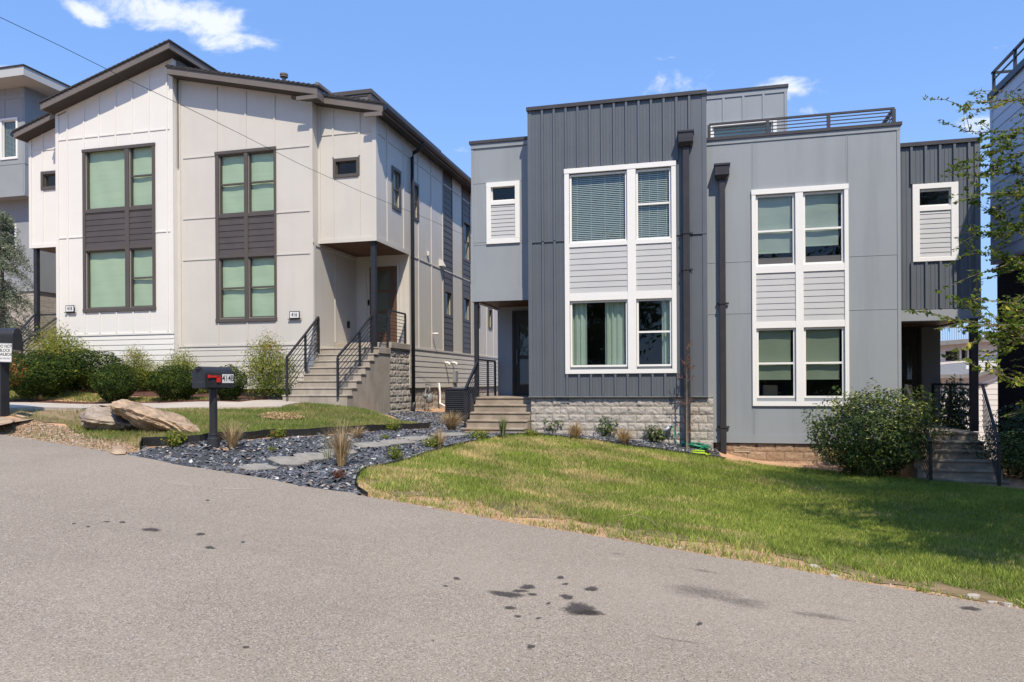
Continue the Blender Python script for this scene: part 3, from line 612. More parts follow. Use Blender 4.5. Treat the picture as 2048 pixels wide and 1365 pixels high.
# right porch steps
Y0 = 17.06; ysr = [Y0-.26*i for i in range(7)]; zsr = [zl2-.165*i for i in range(7)]
xrr = XX(1957, 865, Y0)
stair(g_, [mx1-.12]*7, [xrr+.02*i for i in range(7)], ysr, zsr, -3.6, yend=Yq, name='porch_steps')
xpp = XX(1948.5, 800, 17.75); MB().box(xpp-.07, xpp+.07, 17.7, 17.84, zl2-.02, rs0+.01).build('porch_post', 'black', g_)
MB().box(xpp-.1, rx1, 17.7, Yr+.02, rs0+.01, rs0+.2).build('beam_end', 'panel', g_) if False else None
xrp = xpp-.03; railing(g_, [(xrp, 17.85, zl2), (xrp, 19.2, zl2), (xrp, Yq-.06, zl2)], .98, 9, posts=(1, 2))
railing(g_, [(xrp+.04, 17.3, zl2+.05), (XX(1998, 930, 15.6), 15.6, zl2-.165*6.2)], .92, 8, posts=(1,), zlow=.1)
railing(g_, [(mx1+.0, 17.3, zl2+.05), (mx1+.0, 15.6, zl2-.165*6.2)], .92, 8, posts=(0, 1), zlow=.1)
# ================================================================ WHITE DUPLEX (418 + 416)
Y8, Y6, Yc, Yc8, Ye = 18.1, 18.3, 18.6, 18.5, 20.9
h_ = thing('white_duplex_house', 'off-white and beige two-storey duplex with brown window frames and numbers 418 and 416', 'house', (-9, 18, -.4))
# side plane X
Xs = (XX(751.6, 300, Yc)+XX(751.6, 480, Yc))/2
WE = 36.
# --- 418 bay
a0, a1 = XX(113.2, 420, Y8), XX(347.5, 420, Y8)
o8 = .46; Yf8 = Y8-o8
fA = PY(80.8, 204, Yf8); fB = PY(337.8, 79.5, Yf8)            # top edge of the rake
sl = (fB[1]-fA[1])/(fB[0]-fA[0])
roof8 = lambda x: fA[1]+(x-fA[0])*sl                           # top surface
wz0 = ZZ(113, 745, Y8)
g1 = rect(174, 248.6, 303.5, 417.5, Y8); g2 = rect(261.5, 303, 297, 409, Y8)
zt8, zb8 = (g1[3]+ZZ(303, 293.5, Y8))/2, (g1[2]+ZZ(303, 409.5, Y8))/2
g3z = (ZZ(174.5, 504.5, Y8)+ZZ(304, 499, Y8))/2, (ZZ(174.5, 615, Y8)+ZZ(304, 611.5, Y8))/2
g1 = (g1[0], g1[1], zb8, zt8); g2 = (g2[0], g2[1], zb8, zt8); g3 = (g1[0], g1[1], g3z[1], g3z[0]); g4 = (g2[0], g2[1], g3z[1], g3z[0])
F8 = (XX(167, 460, Y8), XX(311.3, 460, Y8), (ZZ(167.5, 625.7, Y8)+ZZ(311.7, 620.8, Y8))/2, (ZZ(166.3, 300, Y8)+ZZ(311, 286.8, Y8))/2)
zlap8 = (ZZ(170, 669, Y8)+ZZ(345, 669, Y8))/2
mb = MB(); wall(mb, a0, a1, zlap8, lambda x: roof8(x)-.15, Y8, holes([g1, g2, g3, g4], .04))
mb.quad((a1, Y8, wz0), (a1, Y6+.05, wz0), (a1, Y6+.05, roof8(a1)-.2), (a1, Y8, roof8(a1)-.2)); mb.quad((a0, Y8, wz0), (a0, Yc8+2.5, wz0), (a0, Yc8+2.5, roof8(a0)-.2), (a0, Y8, roof8(a0)-.2))
mb.quad((a0, Y8+.01, wz0), (a1, Y8+.01, wz0), (a1, Y8+.01, zlap8), (a0, Y8+.01, zlap8))
w8 = mb.build('white_board_wall', 'white', h_)
b_ = MB()
def bat(mb, x, z0, z1, Y, w=.05, o=.022): mb.box(x-w/2, x+w/2, Y-o, Y+.001, z0, z1)
def hbat(mb, x0, x1, z, Y, h=.035, o=.019): mb.box(x0, x1, Y-o, Y+.001, z-h/2, z+h/2)
tz = (ZZ(118, 280.5, Y8)+ZZ(347, 257.5, Y8))/2; tz2 = (ZZ(118, 477, Y8)+ZZ(347, 462.5, Y8))/2
for px in (135, 168, 198, 231.5, 265, 298.5, 334):
    x = XX(px, 240, Y8)
    for z0, z1 in ((zlap8+.05, tz2-.02), (tz2+.02, tz-.02), (tz+.02, roof8(x)-.3)):
        if F8[0]-.02 < x < F8[1]+.02:
            if z0 < F8[2] < z1: bat(b_, x, z0, F8[2]-.005, Y8)
            if z1 > F8[3]: bat(b_, x, max(z0, F8[3]+.005), z1, Y8)
        else: bat(b_, x, z0, z1, Y8)
for x0, x1 in ((a0+.1, a1-.1),): hbat(b_, x0, x1, tz, Y8)
hbat(b_, a0+.1, F8[0], tz2, Y8); hbat(b_, F8[1], a1-.1, tz2, Y8)
b_.box(a0-.004, a0+.1, Y8-.028, Y8+.001, zlap8+.03, roof8(a0)-.3); b_.box(a1-.1, a1+.004, Y8-.028, Y8+.001, zlap8+.03, roof8(a1)-.3)
b_.box(a0-.004, a1+.004, Y8-.03, Y8+.001, zlap8-.02, zlap8+.03)
b_.prism([(a0, Y8-.024, roof8(a0)-.30), (a1, Y8-.024, roof8(a1)-.30), (a1, Y8-.024, roof8(a1)-.16), (a0, Y8-.024, roof8(a0)-.16)], (0, .02, 0))
b_.build('battens', 'white', w8)
l = MB(); laps(l, a0, a1, wz0, zlap8-.02, Y8, ex=.155); l.build('lap_siding', 'white', w8)
def brown_surround(F0, xl, xr, zu, zl, Y, mull):
    """xl/xr: glass x-ranges, zu: (bottom, top) of the upper glass, zl the lower"""
    t = MB(); x0, x1, z0, z1 = F0; p0, p1 = Y-.04, Y+.004
    t.box(x0, xl[0]-.04, p0, p1, z0+.1, z1-.09); t.box(xr[1]+.04, x1, p0, p1, z0+.1, z1-.09)
    t.box(x0-.01, x1+.01, p0-.01, p1, z1-.09, z1); t.box(x0-.01, x1+.01, p0-.006, p1, z0, z0+.1); t.box(mull[0], mull[1], p0, p1, z0+.1, z1-.09)
    for a, b in ((xl[0]-.04, mull[0]), (mull[1], xr[1]+.04)):
        t.box(a, b, p0+.006, p1, zu[0]-.14, zu[0]-.04); t.box(a, b, p0+.006, p1, zl[1]+.04, zl[1]+.12)
    o = t.build('window_surround', 'brown', h_, bevel=.004); s = MB()
    for a, b in ((xl[0]-.04, mull[0]), (mull[1], xr[1]+.04)):
        s.quad((a, Y-.004, zl[1]+.12), (b, Y-.004, zl[1]+.12), (b, Y-.004, zu[0]-.14), (a, Y-.004, zu[0]-.14))
        laps(s, a, b, zl[1]+.12, zu[0]-.14, Y-.006, ex=(zu[0]-.14-zl[1]-.12)/6.2, out=.016)
    s.build('siding_panel', 'brownlap', o); return o
brown_surround(F8, g1, g2, (zb8, zt8), g3z[::-1], Y8, (g1[1]+.04, g2[0]-.04))
Sd = lambda d=1.0: [('shade', d, 'shade', .0, .0)]
window(h_, g1, Y8, 'brown', 'glassg', None, .04, Sd()); window(h_, g2, Y8, 'brown', 'glassg', ZZ(261, 352.5, Y8), .04, Sd(.97))
window(h_, g3, Y8, 'brown', 'glassg', None, .04, Sd()); window(h_, g4, Y8, 'brown', 'glassg', ZZ(262, 556.5, Y8), .04, Sd())
# roof of 418
xe0, xe1 = fA[0], fB[0]
def mono_roof(x0, x1, f, Y0, Y1, parent, th=.24, eave_low=True):
    t = MB(); a, b = f(x0), f(x1)
    t.add([(x0, Y0, a-.05), (x1, Y0, b-.05), (x1, Y1, b-.05), (x0, Y1, a-.05), (x0, Y0, a-th), (x1, Y0, b-th), (x1, Y1, b-th), (x0, Y1, a-th)],
          [(4, 7, 6, 5), (0, 1, 2, 3), (0, 4, 5, 1), (1, 5, 6, 2), (2, 6, 7, 3), (3, 7, 4, 0)])
    o = t.build('roof', 'fascia', parent)
    s = MB(); e = .03
    s.add([(x0-e, Y0-e, a), (x1+e, Y0-e, b), (x1+e, Y1, b), (x0-e, Y1, a), (x0-e, Y0-e, a-.045), (x1+e, Y0-e, b-.045), (x1+e, Y1, b-.045), (x0-e, Y1, a-.045)],
          [(4, 7, 6, 5), (0, 1, 2, 3), (0, 4, 5, 1), (1, 5, 6, 2), (2, 6, 7, 3), (3, 7, 4, 0)])
    n = int(abs(x1-x0)/.15)                                   # ragged shingle courses on the rake edge
    for i in range(n):
        x = x0+(x1-x0)*i/n; z = f(x)+.001; s.box(x, x+abs(x1-x0)/n*.62, Y0-e-.006, Y0+.3, z-.03, z+.007)
    s.build('shingles', 'shingle', o)
    u = MB(); u.add([(x0+.04, Y0+.03, f(x0+.04)-th-.004), (x1-.04, Y0+.03, f(x1-.04)-th-.004), (x1-.04, Y1, f(x1-.04)-th-.004), (x0+.04, Y1, f(x0+.04)-th-.004)], [(0, 3, 2, 1)]); u.build('soffit', 'soffit', o)
    return o
mono_roof(xe0, xe1, roof8, Yf8, 31, h_, th=.235)
MB().prism([(xe1-.22, Yf8+.6, roof8(xe1)-.26), (xe1-.22, Yf8+.6, roof8(xe1)-3.4), (xe1-.22, 31, roof8(xe1)-3.4), (xe1-.22, 31, roof8(xe1)-.26)], (.02, 0, 0)).build('upper_side_wall', 'fascia', h_)
cu = MB()
for y in np.arange(Yf8+1.0, 30, .9): cu.box(xe1-.2, xe1-.17, y, y+.07, roof8(xe1)-2.6, roof8(xe1)-.24)
cu.build('battens', 'brown', h_)
# --- 418 porch wing on the left
c0 = XX(59.5, 400, Yc8); Yf8c = Yc8-.42
fC = PY(27, 262, Yf8c); fD = PY(106, 222, Yf8c); slc = (fD[1]-fC[1])/(fD[0]-fC[0]); roofc = lambda x: fC[1]+(x-fC[0])*slc
cb = ZZ(60, 497.7, Yc8)
gs = rect(88, 118, 350, 375, Yc8); gs = (gs[0], gs[1], gs[2], gs[3])
mb = MB(); wall(mb, c0, a0+.0, cb, lambda x: roofc(x)-.15, Yc8, holes([(gs[0], a0-.05, gs[2], gs[3])], .02)); mb.quad((c0, Yc8, cb), (c0, 31, cb), (c0, 31, roofc(c0)-.2), (c0, Yc8, roofc(c0)-.2))
wl = mb.build('white_board_wall', 'white', h_)
b_ = MB(); bat(b_, XX(86, 400, Yc8), cb+.1, gs[2]-.1, Yc8); bat(b_, XX(86, 400, Yc8), gs[3]+.1, roofc(XX(86, 300, Yc8))-.2, Yc8)
hbat(b_, c0, a0, ZZ(62, 303, Yc8), Yc8); b_.box(c0-.004, a0, Yc8-.03, Yc8+.001, cb, cb+.11); b_.box(c0-.004, c0+.09, Yc8-.028, Yc8+.001, cb+.11, roofc(c0)-.25); b_.build('battens', 'white', wl)
t = MB(); frame(t, gs[0]-.09, a0-.001, gs[2]-.09, gs[3]+.09, .09, Yc8-.04, Yc8+.003); t.build('window_surround', 'brown', h_)
window(h_, (gs[0]+.04, a0-.13, gs[2]+.03, gs[3]-.03), Yc8, 'brown', 'glassg')
mono_roof(fC[0], fD[0]+.5, roofc, Yf8c, 31, h_, th=.22)
gt = MB(); gt.tube([(fC[0]-.07, Yf8c-.0, roofc(fC[0])-.10), (fC[0]-.07, 30, roofc(fC[0])-.10)], .07, 8); gt.build('gutter', 'black', h_)
MB().box(c0, a0, Yc8+.01, Yc8+2.4, cb+.02, cb+.07).build('porch_ceiling', 'wood', h_)
zl8 = ZZ(70, 688, Yc8); xp8 = XX(72, 560, Yc8+.05); MB().box(xp8-.06, xp8+.06, Yc8+.02, Yc8+.14, zl8-.1, cb+.01).build('porch_post', 'black', h_)
x8 = [c0+.2]*5; stair(h_, [c0+.1]*7, [a0+.02]*7, [Yc8-.1-.27*i for i in range(7)], [zl8-.17*i for i in range(7)], -1.6, yend=Yc8+2.4, m='concrete')
railing(h_, [(xp8+.02, Yc8, zl8), (XX(16, 700, 16.9), 16.9, zl8-.17*6)], .92, 7, posts=(1,))
railing(h_, [(a0+.1-.2, Yc8-.05, zl8), (XX(44, 720, 16.6), 16.6, zl8-.17*6)], .92, 7, posts=(0, 1))
railing(h_, [(xp8+.05, Yc8+.15, zl8), (a0-.1, Yc8+.15+.01, zl8)], .9, 1, posts=(1,))
# --- 416 bay
b0, b1 = a1, XX(626.5, 450, Y6); Yf6 = Y6-.44
fE = PY(346.5, 133, Yf6); fG = PY(634, 171.5, Yf6); s6 = (fG[1]-fE[1])/(fG[0]-fE[0]); roof6 = lambda x: fE[1]+(x-fE[0])*s6
q1 = rect(440.6, 486.8, 313, 427.5, Y6); q2 = rect(499, 546.3, 308.5, 423.5, Y6)
zu = ((q1[2]+q2[2])/2, (q1[3]+q2[3])/2); ql = ((ZZ(441, 635.4, Y6)+ZZ(500, 633, Y6))/2, (ZZ(441, 520, Y6)+ZZ(500, 517.5, Y6))/2)
q1 = (q1[0], q1[1], *zu); q2 = (q2[0], q2[1], *zu); q3 = (q1[0], q1[1], *ql); q4 = (q2[0], q2[1], *ql)
F6 = (XX(432.3, 470, Y6), XX(553.2, 470, Y6), (ZZ(434, 645.6, Y6)+ZZ(554, 642.7, Y6))/2, (ZZ(431, 305.5, Y6)+ZZ(552.4, 293.5, Y6))/2)
zlap6 = (ZZ(440, 691.5, Y6)+ZZ(620, 689.5, Y6))/2; wz6 = ZZ(400, 779, Y6)
mb = MB(); wall(mb, b0, b1, zlap6, lambda x: roof6(x)-.15, Y6, holes([q1, q2, q3, q4], .04))
mb.quad((b0, Y6+.01, wz6), (b1, Y6+.01, wz6), (b1, Y6+.01, zlap6), (b0, Y6+.01, zlap6))
cb6 = (ZZ(643, 487.5, Yc)+ZZ(751, 482.3, Yc))/2
mb.quad((b1, Y6, wz6), (b1, Ye, wz6), (b1, Ye, cb6+.1), (b1, Y6, cb6+.1)); mb.quad((b1, Y6, cb6+.1), (b1, Yc+.02, cb6+.1), (b1, Yc+.02, roof6(b1)-.15), (b1, Y6, roof6(b1)-.15))
w6 = mb.build('beige_board_wall', 'beige', h_)
b_ = MB()
for px, segs in ((433.7, 'ab'), (491.4, 'ab'), (548.9, 'ab')):
    x = XX(px, 250, Y6); bat(b_, x, F6[3]+.005, roof6(x)-.27, Y6)
    bat(b_, x+.03, zlap6+.05, F6[2]-.005, Y6, .035)
for pl, pr, yl, yr in ((368, 431, 317, 311.5), (368, 431, 437.5, 436), (368, 431, 520.6, 518.4), (554, 620, 296.5, 292.5), (554, 620, 425.5, 421.8), (554, 620, 509.5, 507)):
    z = (ZZ(pl, yl, Y6)+ZZ(pr, yr, Y6))/2; hbat(b_, XX(pl, yl, Y6)-.02, XX(pr, yr, Y6)+.02, z, Y6)
for x0, x1 in ((b0+.0, b0+.09), (b1-.09, b1+.004)): b_.box(x0, x1, Y6-.028, Y6+.001, zlap6+.03, roof6((x0+x1)/2)-.3)
b_.box(b0, b1+.004, Y6-.03, Y6+.001, zlap6-.02, zlap6+.03)
b_.prism([(b0, Y6-.024, roof6(b0)-.28), (b1, Y6-.024, roof6(b1)-.28), (b1, Y6-.024, roof6(b1)-.16), (b0, Y6-.024, roof6(b0)-.16)], (0, .02, 0))
for (ya_, yb_) in ((19.5, 19.545), ): b_.box(b1-.001, b1+.02, ya_, yb_, -.3+1.5, cb6-.1)
b_.box(b1-.001, b1+.02, Y6+.0, Y6+.09, zlap6+.03, cb6+.1); b_.box(b1-.001, b1+.022, Y6, Ye, cb6-.09, cb6-.0)
b_.build('battens', 'beige', w6)
l = MB(); laps(l, b0, b1, wz6, zlap6-.02, Y6, ex=.158); laps(l, Y6, Ye, wz6, zlap6-.02, b1, ex=.158, ax='x', sgn=1); l.build('lap_siding', 'beige', w6)
brown_surround(F6, q1, q2, zu, ql, Y6, (q1[1]+.04, q2[0]-.04))
window(h_, q1, Y6, 'brown', 'glassg', ZZ(441, 370, Y6), .04, Sd(.98)); window(h_, q2, Y6, 'brown', 'glassg', ZZ(499, 365, Y6), .04, Sd(.98))
window(h_, q3, Y6, 'brown', 'glassg', ZZ(441, 577.5, Y6), .04, Sd()); window(h_, q4, Y6, 'brown', 'glassg', ZZ(500, 574.8, Y6), .04, Sd())
# --- cantilevered room over the porch
c6 = b1; roofC0 = lambda x: roof6(x)
Yfc = Yc-.36; fH = PY(652, 190, Yfc); fI = PY(768, 206, Yfc); sc6 = (fI[1]-fH[1])/(fI[0]-fH[0]); roofk = lambda x: fH[1]+(x-fH[0])*sc6
xev = Xs+.38
gk = rect(674, 713.5, 326, 350.5, Yc)
mb = MB(); wall(mb, b1-.02, Xs, cb6, lambda x: roofk(x)-.15, Yc, holes([gk], .04))
zbelt = (ZZ(753, 263.6, Yc)+0); 
# side wall windows: y from X plane
def sx(px, py): return PX(px, py, Xs)
sw = []
for (pa, pb, t_, bt_) in ((785.5, 798.5, 339, 411), (828, 834.5, 370, 434), (889, 901.5, 583, 628), (926.5, 938, 444, 516), (926.5, 938, 596, 638), (977.5, 982.5, 620, 654), (955, 958, 612, 648)):
    sw.append((sx(pa, t_)[0], sx(pb, t_)[0], sx(pa, bt_)[1], sx(pa, t_)[1]))
ztk = roofk(Xs)-.15; zls = sx(829, 697)[1]; wzs = sx(832, 776)[1]
wallx(mb, Yc, WE, cb6, ztk, Xs, holes([h for h in sw if h[3] > cb6+.3 and h[2] > cb6], .03))
low = [h for h in sw if h[3] < cb6]; wallx(mb, Ye, WE, zls, cb6, Xs, holes(low, .03))
mb.quad((Xs-.01, Ye, wzs), (Xs-.01, WE, wzs), (Xs-.01, WE, zls), (Xs-.01, Ye, zls)); mb.quad((b1, WE, wzs), (Xs, WE, wzs), (Xs, WE, ztk), (b1, WE, ztk)); mb.box(b1, Xs-.02, Yc+.3, Yc+.4, cb6+.1, ztk-.2) if False else None
mb.box(Xs-1.6, Xs-1.5, Ye+.3, WE-.2, wzs+.2, ztk-.3); mb.box(b1+.1, Xs-.3, Yc+1.4, Yc+1.5, cb6+.1, ztk-.3)
wk = mb.build('beige_side_wall', 'beige', h_)
b_ = MB()
for px in (667, 719.5): x = XX(px, 420, Yc); bat(b_, x, cb6+.1, ZZ(666, 357, Yc), Yc); bat(b_, x, ZZ(666, 316, Yc), roofk(x)-.2, Yc)
hbat(b_, b1, Xs, (ZZ(643, 271.5, Yc)+ZZ(745, 262, Yc))/2, Yc)
b_.box(b1, Xs+.004, Yc-.028, Yc+.001, cb6-.002, cb6+.11); b_.box(Xs-.09, Xs+.004, Yc-.028, Yc+.001, cb6+.11, roofk(Xs)-.2); b_.box(b1, b1+.07, Yc-.024, Yc+.001, cb6+.11, roofk(b1)-.2)
b_.box(Xs-.001, Xs+.028, Yc-.024, Ye+.0, cb6-.004, cb6+.11); b_.box(Xs-.001, Xs+.028, Yc-.026, Yc+.09, cb6+.11, ztk)
b_.box(Xs-.001, Xs+.022, Yc+.09, WE, zbelt-.018, zbelt+.018); b_.box(Xs-.001, Xs+.022, Ye, WE, cb6-.018, cb6+.018); b_.box(Xs-.001, Xs+.03, Ye, WE, zls-.03, zls+.03)
b_.box(Xs-.001, Xs+.026, Ye, Ye+.1, wzs, cb6-.02)
for px in (774.5, 807.3, 836.6, 862.4, 885): 
    y = sx(px, 450)[0]; b_.box(Xs-.001, Xs+.022, y-.03, y+.03, cb6+.02, zbelt-.02); b_.box(Xs-.001, Xs+.022, y-.03, y+.03, zbelt+.02, ztk)
    if y > Ye+.3: b_.box(Xs-.001, Xs+.022, y-.03, y+.03, zls+.03, cb6-.02)
for px in (942, 973, 987): y = sx(px, 650)[0]; b_.box(Xs-.001, Xs+.022, y-.03, y+.03, zls+.03, cb6-.02)
b_.build('battens', 'beige', wk)
d_ = MB()
for pa, pb in ((886, 904.5), (924.5, 940)):
    ya_, yb_ = sx(pa, 600)[0], sx(pb, 600)[0]
    zz = [zls+.03]+sorted(v for h in sw if ya_ < (h[0]+h[1])/2 < yb_ for v in (h[2]-.09, h[3]+.09))+[ztk]
    for i in range(0, len(zz), 2):
        if zz[i+1] > zz[i]+.05:
            d_.quad((Xs+.004, ya_, zz[i]), (Xs+.004, yb_, zz[i]), (Xs+.004, yb_, zz[i+1]), (Xs+.004, ya_, zz[i+1])); laps(d_, ya_+.05, yb_-.05, zz[i], zz[i+1], Xs+.006, ex=.2, ax='x', sgn=1)
    for y in (ya_, yb_-.05): d_.box(Xs+.002, Xs+.03, y, y+.05, zls+.03, ztk)
d_.build('dark_siding_strip', 'brownlap', h_)
l = MB(); laps(l, Ye+.1, WE, wzs, zls-.03, Xs, ex=.168, ax='x', sgn=1); l.build('lap_siding', 'beige', wk)
for i, h in enumerate(sw):
    t = MB(); frame(t, h[0]-.09, h[1]+.09, h[2]-.09, h[3]+.09, .09, Xs-.02, Xs+.03, ax='x')
    if i in (0, 1, 3): zr = (h[2]+h[3])/2; t.box(Xs-.05, Xs-.01, h[0], h[1], zr-.025, zr+.025)
    o = t.build('window', 'brown', h_)
    MB().quad((Xs-.05, h[0], h[2]), (Xs-.05, h[1], h[2]), (Xs-.05, h[1], h[3]), (Xs-.05, h[0], h[3])).build('pane', 'glassb', o)
    MB().quad((Xs-.12, h[0]-.05, h[2]), (Xs-.12, h[0]+(h[1]-h[0])*(1 if i < 2 else .55), h[2]), (Xs-.12, h[0]+(h[1]-h[0])*(1 if i < 2 else .55), h[3]+.03), (Xs-.12, h[0]-.05, h[3]+.03)).build('roller_shade', 'shade', o)
t = MB(); gf = rect(666.7, 719.4, 319, 357, Yc); frame(t, gf[0], gf[1], gf[2], gf[3], .085, Yc-.035, Yc+.003); t.build('window_surround', 'brown', h_)
window(h_, gk, Yc, 'brown', 'glassg', None, .04)
# roofs of 416
mono_roof(b0-.02, fG[0], roof6, Yf6, Yfc+.02, h_, th=.235)
ok = mono_roof(fG[0]-1.0, xev, lambda x: roofk(x), Yfc, WE+.4, h_, th=.235)
m2 = MB(); zz = roof6(fG[0]); m2.add([(b0-.02, Yf6+.3, roof6(b0)-.06), (fG[0], Yf6+.3, roof6(fG[0])-.06), (fG[0], WE, roof6(fG[0])-.06), (b0-.02, WE, roof6(b0)-.06)], [(0, 1, 2, 3)]); m2.build('roof', 'shingle', h_)
e = MB(); e.prism([(fG[0]-.85, Yf6-.002, roof6(fG[0])-.20), (fG[0]+.0, Yf6-.002, roof6(fG[0])-.04), (fG[0]+.0, Yf6-.002, roof6(fG[0])-.26), (fG[0]-.75, Yf6-.002, roof6(fG[0])-.33)], (0, .05, 0)) if False else None
x_ = fG[0]; z_ = roof6(x_); e.box(x_-.62, x_, Yf6-.004, Yf6+.05, z_-.33, z_-.23); e.build('rake_return', 'fascia', h_); e = MB(); e.box(x_-.03, x_+.0, Yf6+.051, Yfc+.02, z_-.32, z_-.236); e.build('rake_return', 'fascia', h_); e = MB()
x_ = xev; z_ = roofk(x_); e.box(x_-.55, x_-.03, Yfc-.004, Yfc+.05, z_-.33, z_-.22); e.build('rake_return', 'fascia', h_)
e = MB(); e.box(fG[0]-.05, fG[0]+.05, Yf6-.03, Yf6+.75, roof6(fG[0])-.02, roof6(fG[0])+.10); e.build('ridge_cap', 'fascia', h_, bevel=.03)
# gutter and downpipe
gz = roofk(xev)-.13; g = MB()
prof = [(0, .07), (0, -.07), (.07, -.07), (.12, -.02), (.12, .07), (.10, .07), (.10, -.005), (.06, -.05), (.02, -.05), (.02, .07)]
g.prism([(xev+.02+a, Yfc-.02, gz+b) for a, b in prof], (0, WE-Yfc, 0)); go = g.build('gutter', 'black', h_)
yd_ = PX(826, 600, Xs+.1)[0]; dpx = Xs+.1
d_ = MB(); d_.tube([(xev+.07, yd_, gz-.05), (xev+.07, yd_, gz-.14), (xev-.02, yd_, gz-.27), (dpx+.05, yd_, gz-.36), (dpx, yd_, gz-.5), (dpx, yd_, ZZ(826, 806, 21.))], .055, 10)
d_.tube([(dpx, yd_, ZZ(826, 806, 21.)+.02), (dpx, yd_, ZZ(826, 812, 21.)), (dpx+.02, yd_-.12, ZZ(826, 822, 21.))], .07, 10); dp = d_.build('downpipe', 'black', go, smooth=True)
# roof things
v = MB(); yv = 24.; xv, zv = PY(568, 165, yv); v.tube([(xv, yv, zv-.5), (xv, yv, zv+.18)], .07); v.tube([(xv, yv, zv+.18), (xv, yv, zv+.22)], .15); v.tube([(xv, yv, zv+.25), (xv, yv, zv+.30)], .15); v.tube([(xv, yv, zv+.22), (xv, yv, zv+.25)], .08); v.build('vent_pipe', 'fascia', h_)
yb2 = 23.5; P = PY(741, 178.6, yb2); Q = PY(655, 186.5, yb2); bx = MB(); bx.box(Q[0]-2, P[0], yb2, yb2+7, P[1]-1.7, P[1]-.12); bo = bx.build('roof_box', 'fascia', h_)
c = MB(); c.box(Q[0]-2.05, P[0]+.05, yb2-.05, yb2+7.05, P[1]-.14, P[1]); c.box(P[0]-.09, P[0]+.02, yb2-.02, yb2+.08, P[1]-1.7, P[1]-.14); c.box(Q[0]-2, P[0]-.09, yb2-.02, yb2, P[1]-.22, P[1]-.14); c.build('coping', 'brown', bo)
# --- entry: back wall, door, ceiling
mb = MB(); zl6 = ZZ(700, 684.5, 20.9)+0
zL0 = .995; zL1 = 1.175
mb.quad((b1, Ye, zL1-.1), (Xs, Ye, zL1-.1), (Xs, Ye, cb6+.1), (b1, Ye, cb6+.1)); ew = mb.build('entry_wall', 'beige', h_)
xdl, xdr = XX(746, 600, Ye), XX(789.5, 600, Ye); zdt = ZZ(790, 538, Ye)
zg = [ZZ(770, p, Ye) for p in (664, 627, 622, 585, 580, 543)]
door(h_, xdl, xdr, zL1+.03, zdt, Ye-.03, 'door', glz=[(zg[0], zg[1]), (zg[2], zg[3]), (zg[4], zg[5])], gm='glassg')
t = MB(); t.box(xdl-.17, xdr+.17, Ye-.03, Ye+.001, zdt+.08, zdt+.2); t.box(xdr+.08, xdr+.17, Ye-.03, Ye+.001, zL1, zdt+.08); t.box(xdl-.17, xdl-.08, Ye-.03, Ye+.001, zL1, zdt+.08)
for px in (733, 808): x = XX(px, 600, Ye); t.box(x-.02, x+.02, Ye-.02, Ye+.001, zL1, cb6-.1)
t.build('door_trim', 'beige', h_)
MB().box(b1+.02, Xs-.03, Yc+.02, Ye, cb6+.012, cb6+.06).build('porch_ceiling', 'wood', h_)
t = MB(); y = PX(738, 606, b1)[0] if False else 20.9
t.box(XX(738, 606, Ye)-.03, XX(738, 606, Ye)+.03, Ye-.03, Ye, ZZ(738, 612, Ye), ZZ(738, 600, Ye)); yq, zq_ = PX(695.5, 650, b1); t.box(b1-.002, b1+.05, yq-.05, yq+.05, zq_-.1, zq_+.1); t.build('doorbell', 'black', h_)
# landing slabs, block wall, stair
xst0 = [XX(p, 700, y) for p, y in ((644, 18.62), (640, 18.35), (630, 18.1), (620, 17.85), (607, 17.6), (594, 17.3), (580, 17.05), (564.5, 16.8))]
ysn = [18.62-.26*i for i in range(8)]; zsn = [zL0-.1815*i for i in range(8)]
t = MB()
for i in range(8):
    x0 = XX((643.5, 637, 629, 619, 607, 594, 580, 564.5)[i], 740, ysn[i]); yb_ = 19.45 if i == 0 else ysn[i-1]+.03
    t.box(x0, Xs+.02, ysn[i], yb_, -1.3, zsn[i]-.04); t.box(x0-.01, Xs+.045, ysn[i]-.02, yb_-.001, zsn[i]-.04, zsn[i])
st = t.build('entry_steps', 'concrete', h_, bevel=.012)
t = MB(); t.box(b1+.01, Xs+.06, 19.45, Ye-.01, zL1-.17, zL1); t.box(b1+.01, Xs+.05, 18.64, 19.44, zL0-.17, zL0+.001); t.build('porch_slab', 'concrete', h_, bevel=.01)
fw = MB(); fw.box(Xs-.22, Xs-.012, 18.68, 19.43, -1.4, zL0-.175); fw.box(Xs-.22, Xs-.012, 19.43, Ye+.05, -1.4, zL1-.175); fw.box(Xs-.3, Xs-.06, Ye+.05, WE, -1.6, wzs-.0); fo3 = fw.build('block_foundation', 'split', h_)
rough_blocks('block_face', fo3, 18.68, 19.44, -1.3, zL0-.176, Xs-.012, 'split', 'x', seed=2); rough_blocks('block_face', fo3, 19.44, Ye+.04, -1.3, zL1-.176, Xs-.012, 'split', 'x', seed=2); rough_blocks('block_face', fo3, Ye+.06, 30, -1.6, wzs, Xs-.058, 'split', 'x', seed=3, res=.04)
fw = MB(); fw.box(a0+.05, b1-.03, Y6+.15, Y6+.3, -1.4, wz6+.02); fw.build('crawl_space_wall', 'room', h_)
pp = XX(748, 600, 18.72); MB().box(pp-.065, pp+.065, 18.66, 18.79, zL0-.02, cb6+.02).build('porch_post', 'black', h_)
def P3(px, y, z): return (XX(px, 720, y), y, z)
railing(h_, [P3(637.3, 18.45, zL0-.08), P3(611, 17.7, zL0-.6), P3(573.6, 16.72, zsn[7]+.02)], .93, 7)
railing(h_, [P3(744.7, 18.55, zL0-.06), P3(719.6, 17.85, zL0-.54), P3(675.3, 16.74, zsn[7]+.02)], .93, 7)
railing(h_, [(Xs-.03, 18.8, zL0), (Xs-.03, 19.4, zL0)], .88, 7, posts=(1,)); railing(h_, [(Xs-.03, 19.52, zL1), (Xs-.03, 20.7, zL1)], .9, 8)
